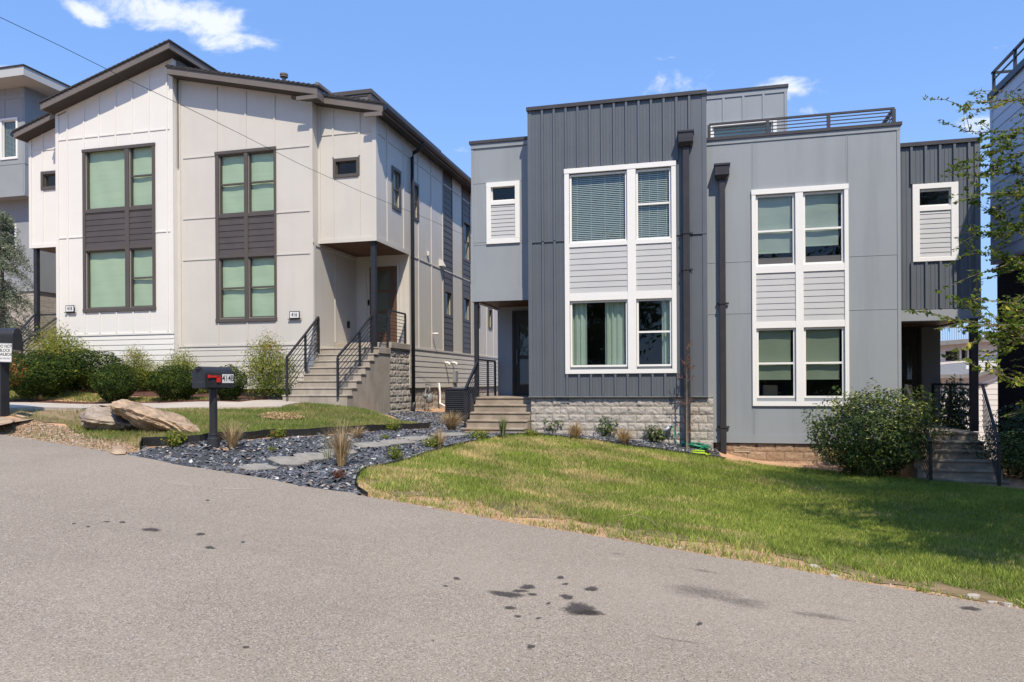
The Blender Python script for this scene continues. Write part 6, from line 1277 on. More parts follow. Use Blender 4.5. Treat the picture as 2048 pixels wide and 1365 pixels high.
    top = fork.lerp(Vector((5.2, 9.9, 5.6)), .75); mb.tube([fork, fork.lerp(top, .5)+Vector((.1, 0, .1)), top], [.08, .06, .035], 6, False)
    for i in range(60):
        e = Vector((rg.uniform(4.3, 7.6), rg.uniform(7.9, 10.6), rg.uniform(5.4, 7.2))); 
        if i % 2: mb.tube([top, top.lerp(e, .5)+Vector((0, 0, .2)), e], [.025, .015, .005], 5, False)
        for q in rg.normal(0, 1, (330, 3))*np.array((.5, .5, .3)):
            w_ = e+Vector(q); dd = max(.1, -w_.x*sa+w_.y*ca)
            if w_.z/dd > .535 or (w_.x*ca+w_.y*sa)/dd > .745: P.append(w_); N.append(Vector((0, 0, 1))); Rn.append(np.clip(rg.normal(.5, .25), 0, 1))
    for i in range(20):
        e = Vector((6.8, 13.5, 3.1))+Vector(rg.normal(0, 1, 3))*.7; mb.tube([fork, fork.lerp(e, .5)+Vector((0, 0, .3)), e], [.03, .018, .006], 5, False)
        for q in rg.normal(0, 1, (420, 3))*.42:
            w_ = e+Vector(q)
            if (w_.x*ca+w_.y*sa)/max(.1, -w_.x*sa+w_.y*ca) > .745: P.append(w_); N.append(Vector((0, 0, 1))); Rn.append(np.clip(rg.normal(.5, .25), 0, 1))
    mb.build('trunk', 'bark', t, smooth=True); P = np.array([tuple(p) for p in P]); N = np.array([tuple(p) for p in N])
    big = np.array([1.]); dd_ = np.maximum(.1, -P[:, 0]*sa+P[:, 1]*ca); ns_ = np.where(((P[:, 0]*ca+P[:, 1]*sa)/dd_ > .74) | (P[:, 2]/dd_ > .53), .085, .056)[:, None]; V, T_ = leafcloud(P, N, ns_, .5, rg, .3, .2); link('crown', mesh_np('crown', V, T_, np.repeat(np.array(Rn), 4)), 'treeleaf', t)
    return P
tree_right()
# ================================================================ STREET OBJECTS
def boulder(name, label, pts, thick_dir, m, sub=3, seed=0, nz_=.06):
    """faceted rock: convex hull of given points, subdivided and roughened"""
    import bmesh
    bm = bmesh.new(); [bm.verts.new(p) for p in pts]; r = bmesh.ops.convex_hull(bm, input=bm.verts); 
    for v in [v for v in bm.verts if not v.link_faces]: bm.verts.remove(v)
    bmesh.ops.triangulate(bm, faces=bm.faces); bmesh.ops.subdivide_edges(bm, edges=bm.edges, cuts=1, smooth=.06, use_grid_fill=True)
    for _ in range(sub): bmesh.ops.subdivide_edges(bm, edges=[e for e in bm.edges if e.calc_length() > .045], cuts=1, use_grid_fill=True); bmesh.ops.triangulate(bm, faces=bm.faces)
    bm.normal_update(); a = Vector(thick_dir).normalized()
    for v in bm.verts:
        p = v.co+Vector((seed, 0, 0)); s = a.dot(v.co); d = noise.noise(p*2.3)*nz_+noise.noise(p*7)*nz_*.45+noise.noise(p*19)*nz_*.2+(((s*13+noise.noise(p*1.7)*.9) % 1)-.5)*nz_*.8*(1-abs(v.normal.dot(a)))+(.5-abs(noise.noise(p*4.3)))*nz_*.5; v.co += v.normal*d
    bmesh.ops.recalc_face_normals(bm, faces=bm.faces); me = bpy.data.meshes.new(name); bm.to_mesh(me); bm.free(); o = link(name, me, m); return tag(o, label, 'boulder', 'boulders on the left lawn')
M['rock'] = mat('layered_tan_rock', (.52, .38, .25), .9, (.26, .18, .12), 3.0, .85, 1., 26, bdist=.03, streak=((4, 4, 26), (.24, .20, .17), .7))
M['rock2'] = mat('grey_brown_rock', (.42, .35, .27), .9, (.20, .16, .13), 3.5, .9, 1., 26, bdist=.03, streak=((4, 4, 18), (.20, .17, .14), .6))
def pd(px, py, d): r = ray(px, py); return (r[0]*d, r[1]*d, r[2]*d)
def pds(L, d): return [pd(x, y, d) for x, y in L]
boulder('boulder', 'squat grey-brown boulder leaning behind the long slab', pds([(172, 822), (188, 809), (203, 808), (225, 811), (240, 815), (262, 826)], 12.3)+pds([(165, 838), (180, 843), (205, 842), (240, 847), (264, 850)], 11.6)+pds([(170, 850), (185, 857), (230, 864), (262, 862)], 11.75), (.1, 0, 1), 'rock2', 3, 3, .085)
boulder('boulder', 'long tan layered rock slab tilted down to the right', pds([(227, 812), (246, 802), (274, 805), (311, 819), (331, 826), (361, 835), (377, 843), (398, 860)], 12.2)+pds([(229, 815), (262, 817), (280, 828), (295, 834), (323, 848), (351, 860), (371, 866), (398, 865)], 11.35)+pds([(231, 828), (256, 841), (290, 856), (320, 871), (350, 872), (394, 868)], 11.6), (.40, 0, .9), 'rock', 3, 9, .075)
# flat edging stones by the left mailbox
boulder('edging_stone', 'flat tan edging stone at the foot of the left mailbox', [pd(-60, 840, 11.4), pd(26, 832, 12.2), pd(24, 846, 11.2), pd(-50, 858, 10.9), pd(0, 830, 12.2), pd(-60, 835, 12.0), pd(5, 850, 11.0)], (0, 0, 1), 'rock', 2, 5, .02)
boulder('edging_stone', 'thin flat stone continuing right from the left mailbox', [pd(24, 833, 12.1), pd(75, 830, 12.5), pd(78, 836, 12.2), pd(60, 840, 11.8), pd(26, 845, 11.5), pd(50, 829, 12.7)], (0, 0, 1), 'rock', 2, 6, .015)
boulder('roadside_rock', 'small tan rock at the road end of the slate bed', [pd(219, 905, 10.0), pd(226, 893, 10.2), pd(240, 892, 10.3), pd(252, 898, 10.1), pd(250, 908, 9.9), pd(232, 909, 9.8), pd(240, 900, 10.5)], (0, 0, 1), 'rock', 2, 7, .015)
rg = random.Random(4)
for i, (px, py, s) in enumerate([(1629, 1137, .055), (1668, 1155, .04), (1945, 1196, .05), (1985, 1208, .04), (1360, 1098, .025), (700, 948, .03), (1250, 1068, .03), (2015, 1212, .045)]):
    x, y, z = ground(px, py); P = [(x+math.cos(a)*s*rg.uniform(.7, 1.1), y+math.sin(a)*s*.7, z+q) for a in (0, 1, 2, 3, 4, 5) for q in (-.01, s*.45*rg.uniform(.7, 1.2))]
    lab = ['pale stone at the lawn edge, largest along the middle of the road', 'small pale stone just right of the largest roadside stone', 'pale grey stone at the road edge near the right corner', 'small stone between the grey one and the right corner', 'pebble at the dirt edge left of the roadside stones', 'white stone in the slate beside the tall grass clump', 'pebble in the bare dirt patch below the lawn', 'stone closest to the right edge beside the road'][i]
    o = boulder('roadside_stone', lab, P, (0, 0, 1), 'rockp' if 'rockp' in M else 'path', 1, i, .006); o['category'] = 'stone'; o['group'] = 'loose stones by the road'
# ---- mailboxes
def mailbox(x, y, z0, yaw, H, W, L, zb, label, flag=True, number=None, post='round'):
    """arched steel box: local +Y is the long axis (door at -Y)"""
    t = thing('mailbox', label, 'mailbox', (x, y, z0), 'curbside mailboxes', yaw)
    def put(mb, n, m, p=None, **k): o = mb.build(n, m, None, **k); o.parent = p or t; return o
    zb -= z0; hs = H-W/2; prof = [(-W/2, 0), (W/2, 0), (W/2, hs)]+[(W/2*math.cos(a), hs+W/2*math.sin(a)) for a in [math.pi*i/14 for i in range(1, 14)]]+[(-W/2, hs)]
    b = MB(); b.prism([(a, 0, zb+c) for a, c in prof], (0, L, 0)); body = put(b, 'box', 'black', bevel=.006)
    d = MB(); k = 1.03; d.prism([(a*k, -.012, zb+c*1.012-.003) for a, c in prof], (0, .04, 0)); door_ = put(d, 'door', 'black', bevel=.004)
    e = MB(); e.prism([(a*1.02, L-.03, zb+c*1.01-.003) for a, c in prof], (0, .035, 0)); put(e, 'rear_cap', 'black', bevel=.004)
    h = MB(); h.tube([(-.028, -.014, zb+H-.045), (-.02, -.038, zb+H-.03), (.02, -.038, zb+H-.03), (.028, -.014, zb+H-.045)], .008); h.box(-.022, .022, -.03, -.010, zb+H-.05, zb+H-.012); put(h, 'latch', 'black', door_)
    s = MB(); s.box(-W/2-.002, W/2+.002, -.0135, -.0125, zb+H*.27, zb+H*.275); put(s, 'door_seam', 'steelgrey', door_)
    if flag:
        f = MB(); xx = W/2+.006; f.box(xx, xx+.008, .045, .235, zb+hs*1.0-.035, zb+hs*1.0-.008); f.box(xx, xx+.008, .185, .25, zb+hs*1.0-.10, zb+hs*1.0-.012); f.box(xx-.004, xx+.014, .04, .07, zb+hs-.04, zb+hs-.0); put(f, 'flag', 'red')
    if number:
        n = len(number); 
        for i, ch in enumerate(number):
            y0 = .29+i*.052; MB_ = MB(); MB_.box(W/2+.001, W/2+.003, y0, y0+.047, zb+hs*.72-.06, zb+hs*.72+.06); pl_ = put(MB_, 'number_sticker', 'plate'); o = text('number', ch, .115, 'ink', None, Matrix.Translation((W/2+.0035, y0+.0235, zb+hs*.72)) @ Matrix.Rotation(R(90), 4, 'Z') @ Matrix.Rotation(R(90), 4, 'X'), .0005, .8); o.parent = pl_
    p = MB()
    if post == 'round':
        p.tube([(0, L*.48, -.1), (0, L*.48, zb)], .052, 16); put(p, 'post', 'black', smooth=False)
        c = MB(); c.tube([(0, L*.48, -.03), (0, L*.48, .10), (0, L*.48, .11), (0, L*.48, .14)], [.088, .080, .070, .070], 18); c.tube([(0, L*.48, .15), (0, L*.48, .17)], [.066, .062], 18); put(c, 'post_collar', 'black')
        m_ = MB(); m_.box(-.06, .06, L*.2, L*.8, zb-.02, zb); put(m_, 'mounting_plate', 'black')
    else:
        p.box(-.065, .065, L*.45, L*.45+.13, -.1, zb-.001); put(p, 'post', 'steelgrey' if False else 'black')
    return t, put
x, y, z = ground(427, 892); d = -x*sa+y*ca
pzb = pd(427, 776, d)[2]; Wb = .225; Hb = .285; Lb = .50
yawm = math.atan2(pd(440, 776, d)[0]-x, 1)*0
# the long axis runs away from the street, door to the left-front
fx, fy, fz = pd(419, 776, d-.22)
dirx, diry = ca*math.sin(R(24))-sa*math.cos(R(24)), sa*math.sin(R(24))+ca*math.cos(R(24)); yawm = math.atan2(dirx, diry)
ox, oy = x-dirx*Lb*.48, y-diry*Lb*.48
mailbox(ox, oy, z, -yawm, Hb, Wb, Lb, pzb, 'black arched mailbox with a red flag and 414B stickers on a round black post', True, '414B')
x, y, z = ground(-4, 829); d2 = -x*sa+y*ca; zb2 = pd(20, 701, d2)[2]
dirx, diry = ca*math.cos(R(8))-sa*-math.sin(R(8))*1, 0
yl_ = A+R(78); dx_, dy_ = -math.sin(yl_-math.pi), math.cos(yl_-math.pi)
# box seen from its long side, cut off by the left edge
ex_, ey_, _ = pd(35, 700, d2-.1); yw = A-math.pi/2+R(6); dirv = (-math.sin(yw), math.cos(yw)); L2 = .62
t2, put2 = mailbox(ex_-dirv[0]*L2, ey_-dirv[1]*L2, z, yw, .345, .27, L2, zb2, 'large black mailbox on a square post at the left edge with a white warning sign', False, None, 'square')
for o in list(t2.children):
    if o.name.startswith('post'): bpy.data.objects.remove(o)
px_, py_, _ = pd(3, 760, d2); w_ = MB(); w_.box(px_-.075, px_+.075, py_-.075, py_+.075, z-.1, zb2-.0); o = w_.build('post', 'black', None); o.parent = t2; o.matrix_parent_inverse = (Matrix.Translation(t2.location) @ Matrix.Rotation(yw, 4, 'Z')).inverted()
sx_, sy_, sz_ = pd(10, 706, d2-.42); tg = MB(); Mx = Matrix.Translation((sx_, sy_, sz_)) @ Matrix.Rotation(A, 4, 'Z') @ Matrix.Rotation(R(2), 4, 'Y')
def putw(o): o.parent = t2; o.matrix_parent_inverse = (Matrix.Translation(t2.location) @ Matrix.Rotation(yw, 4, 'Z')).inverted(); o.matrix_basis = Mx
tg.box(-.105, .105, -.004, .004, -.145, .145); so = tg.build('warning_sign', 'plate', None, bevel=.003); putw(so)
for i, s_ in enumerate(('DO NOT', 'BLOCK', 'MAILBOX')):
    o = text('lettering', s_, .066, 'ink', None, Matrix.Translation((0, -.0055, .098-i*.062)) @ Matrix.Rotation(R(90), 4, 'X'), .0004, .80); o.parent = so
o = text('lettering', 'A2', .036, 'ink', None, Matrix.Translation((-.065, -.0055, -.088)) @ Matrix.Rotation(R(90), 4, 'X'), .0004); o.parent = so
bl = MB(); [bl.box(-.035, .085, -.0058, -.0048, -.082-i*.014, -.076-i*.014) for i in range(2)]; o = bl.build('fine_print', 'steelgrey', None); o.parent = so
bo = MB(); frame(bo, -.1, .1, -.14, .14, .003, -.0052, -.0042); o = bo.build('sign_border', 'ink', None); o.parent = so
# ---- AC unit
def box_thing(): pass
ya = 19.0; xa0, xa1 = XX(890, 800, ya), XX(936, 800, ya); za1 = ZZ(900, 777, ya); za0 = h1(xa0, ya+.3)
t = thing('air_conditioner', 'black louvred air-conditioning condenser beside the left porch steps', 'air conditioner', ((xa0+xa1)/2, ya+.35, za0))
b = MB(); b.box(xa0+.03, xa1-.03, ya+.03, ya+.77, za0-.0, za1-.04); b.build('coil', 'room', t)
c = MB(); c.box(xa0, xa1, ya, ya+.8, za1-.05, za1); c.box(xa0, xa1, ya, ya+.8, za0-.02, za0+.06); [c.box(q, q+.04, w_, w_+.04, za0+.06, za1-.05) for q in (xa0, xa1-.04) for w_ in (ya, ya+.76)]; c.build('casing', 'black', t)
l = MB(); n = 13
for i in range(n): q = za0+.08+(za1-.06-za0-.08)*i/n; l.prism([(xa0+.04, ya+.002, q), (xa0+.04, ya+.028, q+.03), (xa0+.04, ya+.028, q+.036), (xa0+.04, ya+.002, q+.008)], (xa1-xa0-.08, 0, 0)); l.prism([(xa0+.002, ya+.04, q), (xa0+.028, ya+.04, q+.03), (xa0+.028, ya+.04, q+.036), (xa0+.002, ya+.04, q+.008)], (0, .72, 0))
l.build('louvres', 'black', t)
f = MB(); f.tube([((xa0+xa1)/2, ya+.4, za1), ((xa0+xa1)/2, ya+.4, za1+.03)], .27, 20); f.build('fan_guard', 'steelgrey', t)
MB().box(xa0-.06, xa1+.06, ya-.06, ya+.86, za0-.1, za0-.018).build('pad', 'concrete', t)
# ---- gas meter
yg = 21.9; y_, z_ = yg, 0; gx_ = Xs+.22; zg1 = PX(850, 768, Xs+.2)[1]
def sp(px, py, off=.15): y, z = PX(px, py, Xs+off); return (Xs+off, y, z)
c_ = Vector(sp(858, 797, .22)); t = thing('gas_meter', 'grey gas meter and regulator piping against the side foundation', 'gas meter', (c_.x, c_.y, h1(c_.x, c_.y)))
b = MB(); b.tube([c_+Vector((-.0, 0, -.16)), c_+Vector((0, 0, -.13)), c_+Vector((0, 0, .10)), c_+Vector((0, 0, .15))], [.06, .13, .13, .06], 12); b.build('meter_body', 'steelgrey', t, smooth=True)
b = MB(); e = c_+Vector((-.02, -.28, -.0)); b.tube([e+Vector((0, 0, -.55)), e+Vector((0, 0, .22)), e+Vector((0, .1, .30)), c_+Vector((0, -.07, .27)), c_+Vector((0, -.07, .12))], .025); b.tube([c_+Vector((0, .08, .12)), c_+Vector((0, .08, .33)), c_+Vector((0, .2, .42)), c_+Vector((-.2, .25, .44))], .022); b.tube([e+Vector((-.05, 0, .08)), e+Vector((.06, 0, .08))], .07, 10); b.build('meter_pipes', 'steelgrey', t, smooth=True)
# ---- electrical disconnect, conduits
c_ = Vector(sp(911, 754, .07)); t = thing('disconnect_box', 'grey electrical disconnect box with conduit on the side siding', 'electrical box', tuple(c_))
b = MB(); b.box(Xs+.005, Xs+.13, c_.y-.14, c_.y+.14, c_.z-.2, c_.z+.2); b.build('enclosure', 'steelgrey', t, bevel=.01); b = MB(); b.tube([(Xs+.06, c_.y, c_.z-.2), (Xs+.06, c_.y, c_.z-.5), (Xs+.3, c_.y-.2, c_.z-.75)], .022); b.build('conduit', 'steelgrey', t)
q = sp(876, 790, .12); t = MB(); q2 = sp(878, 768, .06); t.tube([(Xs+.03, q2[1], q2[2]), (q2[0], q2[1], q2[2]+.02), (q2[0]+.03, q2[1], q2[2]-.3), (q2[0]+.05, q2[1]-.05, q2[2]-.65), (q2[0]+.3, q2[1]-.2, q2[2]-.75)], .035); o = t.build('drain_pipe', 'plastic', None, smooth=True); tag(o, 'white vertical drain pipe between the gas meter and the air conditioner', 'pipe')
# ---- hose, spigot, sprinkler
xh, zh = PY(1343, 855, Yb-.05); t = thing('hose_spigot', 'pale hose reel tap on the stone foundation feeding the green hose', 'spigot', (xh, Yb+.0, zh))
b = MB(); b.tube([(xh-.16, Yb-.06, zh-.11), (xh-.02, Yb-.10, zh+.03), (xh, Yb+.05, zh+.05)], [.045, .04, .03], 8); b.build('spigot_cover', 'plastic', t, smooth=True); b = MB(); b.tube([(xh+.01, Yb-.1, zh+.03), (xh+.02, Yb-.16, zh+.07)], .035, 8); b.build('tap', 'steelgrey', t)
hx, hy, hz_ = ground(1392, 896); hb2 = MB(); rg = random.Random(2)
for kx in range(7):
    pts = []; ph = rg.uniform(0, 6.28); rx_, ry_ = rg.uniform(.22, .30), rg.uniform(.12, .18); ox_, oy_ = rg.uniform(-.05, .05), rg.uniform(-.05, .05)
    for i in range(29): a = 2*math.pi*i/28; X_, Y_ = hx+ox_+math.cos(a+ph)*rx_*(1+.06*math.sin(3*a)), hy+oy_+math.sin(a+ph)*ry_; pts.append((X_, Y_, h1(X_, Y_)+.03+kx*.012+.01*math.sin(a*2+kx)))
    hb2.tube(pts, .011, 6, False)
pts = [(xh+.01, Yb-.14, zh+.04), (xh+.06, Yb-.2, zh-.06), (xh+.10, Yb-.22, zh-.3), (xh+.14, Yb-.3, h1(xh+.1, Yb-.3)+.06), (hx-.3, hy+.1, hz_+.03), (hx-.1, hy+.2, hz_+.03)]; hb2.tube(pts, .011, 6)
gx2, gy2, gz2 = ground(1400, 908); pts = [(hx+.2, hy-.15, hz_+.05), (gx2-.1, gy2+.1, gz2+.04), (gx2, gy2, gz2+.05)]; hb2.tube(pts, .011, 6)
tag(hb2.build('garden_hose', 'green', None, smooth=True), 'coiled green garden hose lying on the slate below the downpipe', 'hose')
gx2, gy2, gz2 = ground(1398, 911); t = thing('lawn_sprinkler', 'lime-green oscillating sprinkler on the slate at the lawn edge', 'sprinkler', (gx2, gy2, gz2), rz=-.35)
b = MB(); b.tube([(-.2, -.06, .05), (.2, -.06, .05)], .016); b.tube([(-.2, .06, .05), (.2, .06, .05)], .016); b.bar((-.2, -.09, .035), (-.2, .09, .035), .04, .03); b.bar((.2, -.09, .035), (.2, .09, .035), .04, .03); b.bar((0.02, -.07, .05), (.02, .07, .05), .05, .02); o = b.build('base', 'lime', None, smooth=False); o.parent = t
b = MB(); b.tube([(-.17, 0, .085), (-.08, 0, .10), (.08, 0, .10), (.17, 0, .085)], .017, 8); o = b.build('spray_bar', 'lime', None, smooth=True); o.parent = t
b = MB(); b.box(.14, .23, -.035, .035, .05, .12); o = b.build('motor_housing', 'rubber', None, bevel=.01); o.parent = t
# dry twig at the dirt edge
pts = [ground(*p) for p in ((1235, 1041), (1262, 1036), (1290, 1042), (1306, 1052), (1314, 1060))]; b = MB(); b.tube([(x, y, z+.035) for x, y, z in pts], [.004, .005, .005, .004, .003], 5); b.tube([(pts[1][0], pts[1][1], pts[1][2]+.035), (pts[1][0]+.1, pts[1][1]+.14, pts[1][2]+.07)], .003, 4); tag(b.build('twig', 'stake', None), 'pale dry twig lying where the lawn meets the dirt', 'twig')
# overhead cable
b = MB(); P0, P1 = Vector(pd(-60, 8, 9.5)), Vector(pd(960, 481, 23.5)); pts = []
P0 = Vector(pd(-120, -25, 9.0)); ctlp = [(-120, -25), (0, 35), (120, 92), (240, 152), (360, 209), (480, 268), (600, 329), (720, 383), (840, 432), (946, 478)]; ds = np.linspace(9, 23, len(ctlp)); ds = 1/np.linspace(1/9., 1/23., len(ctlp))
b.tube([pd(px, py, d) for (px, py), d in zip(ctlp, ds)], .0045, 5); tag(b.build('overhead_cable', 'rubber', None), 'thin black overhead cable slanting down across the white house', 'cable')

# ================================================================ NEIGHBOURS
# left neighbour
Yn = 21.; n_ = thing('grey_neighbour_house', 'grey panelled house with pale eaves partly hidden at the left edge', 'house', (-18, 21, 0))
nx1 = XX(49.5, 300, Yn); nx0 = nx1-6; ntop = ZZ(49, 157, Yn); nb = ZZ(49, 391.5, Yn)
gn = rect(6, 31.5, 244, 315, Yn); mb = MB(); wall(mb, nx0, nx1, nb, ntop, Yn, holes([gn], .04)); mb.quad((nx1, Yn, nb), (nx1, 32, nb), (nx1, 32, ntop), (nx1, Yn, ntop)); mb.quad((nx0, Yn, nb), (nx1, Yn, nb), (nx1, 32, nb), (nx0, 32, nb))
yn2 = Yn+.5; xn2 = nx1-.04; zbl = PX(80, 583, xn2)[1]; gn2 = rect(8, 29, 455, 512, yn2); wall(mb, nx0, xn2, zbl, nb, yn2, holes([gn2], .03)); mb.quad((xn2, yn2, zbl), (xn2, 32, zbl), (xn2, 32, nb), (xn2, yn2, nb)); mb.box(nx0, xn2-.1, yn2+1.5, yn2+1.6, zbl, ntop-.1); nw = mb.build('wall', 'nbrpanel', n_)
b = MB(); b.box(nx0, nx1+.01, Yn-.015, Yn+.001, ZZ(40, 196, Yn), ZZ(40, 189, Yn)); b.box(nx0, nx1+.01, Yn-.01, Yn+.001, ZZ(40, 328, Yn), ZZ(40, 324, Yn)); b.box(nx1-.001, nx1+.012, Yn, 32, ZZ(49, 196, Yn), ZZ(49, 189, Yn)); b.box(nx1-.001, nx1+.01, Yn, 32, ZZ(49, 328, Yn), ZZ(49, 324, Yn))
for px in (10, 46): x = XX(px, 300, Yn); b.box(x-.01, x+.01, Yn-.012, Yn+.001, nb if px == 46 else gn[3]+.12, ntop)
b.box(nx0, nx1+.01, Yn-.02, Yn+.001, nb, nb+.1); b.build('panel_battens', 'nbrpanel', nw)
MB().box(nx0, xn2-.05, yn2+.05, 32, -2, zbl).build('block_foundation', 'split', n_)
r = MB(); e0 = PY(47, 132, Yn-.8); r.box(nx0-1, e0[0], Yn-.8, 32.5, e0[1]-.30, e0[1]); r.build('roof', 'palegrey', n_); MB().box(nx0-1, e0[0]+.03, Yn-.83, 32.5, e0[1]+.001, e0[1]+.05).build('shingles', 'shingle', n_)
t = MB(); frame(t, gn[0]-.10, gn[1]+.10, gn[2]-.10, gn[3]+.10, .07, Yn-.03, Yn+.003); t.build('window_surround', 'trim', n_); window(n_, gn, Yn, 'trim', 'glassb', cover=[('blinds',)]); t = MB(); frame(t, gn2[0]-.10, gn2[1]+.10, gn2[2]-.10, gn2[3]+.10, .07, yn2-.03, yn2+.003); t.build('window_surround', 'trim', n_); window(n_, gn2, yn2, 'trim', 'glassb')
# right neighbour: wall facing left
Xn = 6.9; yf, yb_ = 15.1, PX(1983, 300, Xn)[0]; zt = PX(1984, 186, Xn)[1]; zo = PX(1983, 531, Xn)[1]
n_ = thing('tall_neighbour_house', 'tall neighbour at the right edge, pale lap siding above dark brick with a roof-deck guard', 'house', (Xn+3, 17, -2.5))
mb = MB(); mb.box(Xn, Xn+8, yf, yb_, zo, zt-.04); wn = mb.build('upper_wall', 'nbr', n_)
l = MB(); laps(l, yf, yb_-.1, zo+.05, zt-.15, Xn-.002, ex=.262, out=.018, ax='x', sgn=-1); l.build('lap_siding', 'nbr', wn)
MB().box(Xn-.03, Xn+.03, yb_-.1, yb_+.012, zo, zt-.15).build('corner_board', 'nbr', wn)
MB().box(Xn-.07, Xn+8, yf-.05, yb_+.06, zt-.15, zt).build('coping', 'black', n_)
xb = Xn+.15; ybk = PX(1995, 700, xb)[0]; MB().box(xb, Xn+8, yf+.2, ybk, -4, zo-.001).build('brick_wall', 'brickb', n_)
gd = MB(); zr = PX(1988, 141, Xn+.02)[1]; 
for y in np.arange(yb_-.05, yf, -1.25): gd.box(Xn+.0, Xn+.06, y-.06, y, zt, zr)
gd.box(Xn+.0, Xn+.06, yf, yb_, zr-.05, zr); gd.box(Xn+.02, Xn+.05, yf, yb_, zr-.0-(zr-zt)*.42, zr-(zr-zt)*.42+.03); gd.box(Xn, Xn+4, yb_-.06, yb_, zr-.05, zr); go = gd.build('deck_guard', 'black', n_)
M['roofgrey'] = mat('weathered_grey_shingles', (.22, .215, .21), .9, (.16, .155, .15), 4, .6)
# background houses behind the grey duplex
Yw = 34.; t = thing('cream_outbuilding', 'low cream-sided building with a grey roof behind the right-hand porch', 'house', (14, Yw, -2))
x0, x1 = XX(1880, 760, Yw), XX(2100, 760, Yw); z0 = -5; xc_ = XX(1934, 760, Yw); ze = ZZ(1900, 752, Yw); zr2 = ZZ(1998, 722, Yw)
mb = MB(); mb.quad((xc_, Yw, z0), (x1, Yw, z0), (x1, Yw, ze+(zr2-ze)*1.9), (xc_, Yw, ze)); mb.quad((x0-3, Yw-.0, z0), (xc_, Yw-.0, z0), (xc_, Yw, ze), (x0-3, Yw, ze)); mb.quad((x1, Yw, z0), (x1, Yw+8, z0), (x1, Yw+8, ze+1), (x1, Yw, ze+1)); cw = mb.build('wall', 'farwhite', t)
l = MB(); laps(l, xc_+.1, x1, z0+2, zr2, Yw-.001, ex=.22, out=.02); l.build('lap_siding', 'farwhite', cw)
def q3(px, py, Y): x, z = PY(px, py, Y); return (x, Y, z)
zk = ze+(zr2-ze)*1.9; r = MB(); r.add([(x0-3, Yw-.4, ze+.03), (xc_+.2, Yw-.4, ze+.03), (x1, Yw-.4, zk+.08), q3(2100, 711, 41.), q3(1901, 727.5, 41.), q3(1850, 733, 41.)], [(0, 1, 2, 3, 4, 5)]); r.add([(x0-3, Yw-.42, ze-.10), (xc_+.2, Yw-.42, ze-.10), (xc_+.2, Yw-.42, ze+.05), (x0-3, Yw-.42, ze+.05)], [(0, 1, 2, 3)]); r.add([(xc_+.2, Yw-.42, ze-.10), (x1, Yw-.42, zk-.05), (x1, Yw-.42, zk+.09), (xc_+.2, Yw-.42, ze+.05)], [(0, 1, 2, 3)]); r.build('roof', 'roofgrey', t)
for px, py in ((1933, 731), (1936, 731), (1981, 731)): a_ = q3(px, py, 37.); MB().tube([(a_[0], a_[1], a_[2]-.3), a_], .06, 8).build('vent_pipe', 'plastic', t)
w_ = MB(); 
for px in (1903, 1917): x = XX(px, 785, Yw); frame(w_, x-.22, x+.22, ZZ(px, 803, Yw), ZZ(px, 767, Yw), .06, Yw-.03, Yw-.001); w_.quad((x-.18, Yw-.01, ZZ(px, 801, Yw)), (x+.18, Yw-.01, ZZ(px, 801, Yw)), (x+.18, Yw-.01, ZZ(px, 769, Yw)), (x-.18, Yw-.01, ZZ(px, 769, Yw)))
w_.build('window', 'glap', t); v = MB(); v.box(XX(1954, 770, Yw), XX(1975, 770, Yw), Yw-.05, Yw-.03, ZZ(1960, 772, Yw), ZZ(1960, 768, Yw)); v.build('slot_window', 'room', t)
Yv = 46.; t = thing('distant_white_house', 'distant white two-storey house with dark openings between the porch and the brick wall', 'house', (22, Yv, 0))
x0, x1 = XX(1870, 700, Yv), XX(2120, 700, Yv); zt_ = ZZ(1880, 690, Yv); zt2 = ZZ(1998, 679, Yv); mb = MB()
hv = [(XX(p, 700, Yv), XX(q, 700, Yv), ZZ(1930, 722, Yv), ZZ(1930, a_, Yv)) for p, q, a_ in ((1891, 1919, 702), (1923, 1935, 698), (1938, 1946, 697))]
wall(mb, x0-2, x1, -6, lambda x: zt_+(zt2-zt_)*(x-XX(1880, 700, Yv))/(XX(1998, 700, Yv)-XX(1880, 700, Yv)), Yv, hv, t=.4); vw = mb.build('wall', 'farwhite', t); MB().quad((x0-2, Yv+1, -4), (x1, Yv+1, -4), (x1, Yv+1, zt_), (x0-2, Yv+1, zt_)).build('recess', 'room', t)
l = MB(); laps(l, hv[2][1]+.2, x1, hv[0][2]-.5, zt2-.1, Yv-.001, ex=.2); l.build('lap_siding', 'farwhite', vw)
r = MB(); r.add([(x0-2.5, Yv-.6, zt_-.02), (x1, Yv-.6, zt2+.30), (x1, Yv+7, zt2+.55), (x0-2.5, Yv+7, zt_+.25)], [(0, 1, 2, 3)]); r.add([(x0-2.5, Yv-.62, zt_-.22), (x1, Yv-.62, zt2+.08), (x1, Yv-.62, zt2+.32), (x0-2.5, Yv-.62, zt_-.0)], [(0, 1, 2, 3)]); r.build('roof', 'roofgrey', t)
Yt = 62.; t = thing('tall_mesh_fence', 'tall distant fence of thin vertical bars against the sky behind the right-hand porch', 'fence', (XX(1940, 700, Yt), Yt, -4)); x0, x1 = XX(1840, 650, Yt), XX(2030, 650, Yt); z1 = ZZ(1940, 632, Yt)
f = MB(); [f.box(x-.013, x+.013, Yt-.02, Yt+.02, -5, z1) for x in np.arange(x0, x1, .155)]; f.build('bars', 'steelgrey', t); f = MB(); [f.box(x0, x1, Yt+.031, Yt+.06, z1-q, z1-q+.025) for q in (.5, 2.2)]; f.build('rails', 'steelgrey', t)
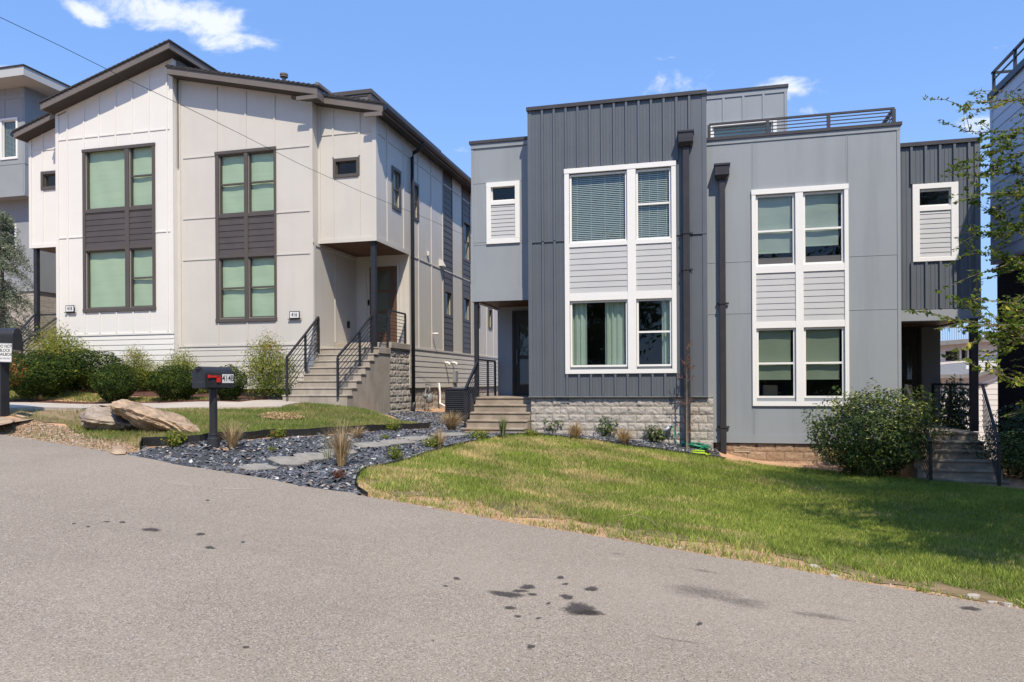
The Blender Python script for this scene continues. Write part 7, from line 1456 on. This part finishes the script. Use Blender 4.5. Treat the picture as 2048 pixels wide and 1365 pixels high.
# trees and houses across the street, behind the camera: what the windows mirror
def backtree(x, y, H, R_, seed, lb):
    g0 = -1.6+GX*max(-20, min(14, x)); rg = np.random.default_rng(seed); t = thing('street_tree', lb, 'tree', (x, y, g0), 'trees across the street'); mb = MB(); mb.tube([(x, y, g0-.2), (x+.1, y, g0+H*.4), (x, y, g0+H*.8)], [.28, .2, .06], 8); P = []; N = []
    for i in range(34):
        a = rg.uniform(0, 6.28); f = rg.uniform(.28, 1); rr = R_*math.sin(min(1, f*1.05)*math.pi*.86)*rg.uniform(.25, 1); c = np.array((x+math.cos(a)*rr, y+math.sin(a)*rr, g0+H*f)); mb.tube([(x, y, g0+H*f*.6), tuple(c)], [.06, .02], 5, False); k = rg.normal(0, 1, (230, 3))*np.array((.75, .75, .55))*R_/4; P.append(c+k); N.append(k)
    mb.build('trunk', 'bark', t); P = np.concatenate(P); N = np.concatenate(N); N /= np.linalg.norm(N, axis=1)[:, None]; V, T_ = leafcloud(P, N, .34, .6, rg); link('crown', mesh_np('crown', V, T_, np.repeat(np.clip(rg.normal(.45, .25, len(P)), 0, 1), 4)), 'fargreen', t)
for a in [(-14, -12, 11, 4.5, 1, 'tall street tree behind the viewpoint, far to the left'), (-5.5, -13, 10, 4.2, 2, 'broad street tree behind the viewpoint, left of centre'), (2.5, -12, 9, 4, 3, 'rounded street tree behind the viewpoint, opposite the curtains'), (19, -10, 12, 5, 4, 'tall street tree behind the viewpoint, far to the right'), (-23, -9, 10, 4.5, 5, 'street tree behind the viewpoint, opposite the left neighbour'), (10.5, -12, 11, 4.5, 6, 'street tree behind the viewpoint in front of the facing house')]: backtree(*a)
t = thing('facing_house', 'plain two-storey house across the street behind the viewpoint', 'house', (8, -24, -2.5)); b = MB(); b.box(4, 13, -30, -22, -3, 5.5); b.build('wall', 'nbrpanel', t); b = MB(); b.prism([(3.6, -30.4, 5.5), (3.6, -21.6, 5.5), (3.6, -26, 7.6)], (9.8, 0, 0)); b.build('roof', 'shingle', t)
w_ = MB(); [w_.box(x, x+1.1, -22.02, -21.98, z, z+1.4) for x in (5, 8, 11) for z in (-1.2, 2.4)]; w_.build('window', 'room', t)
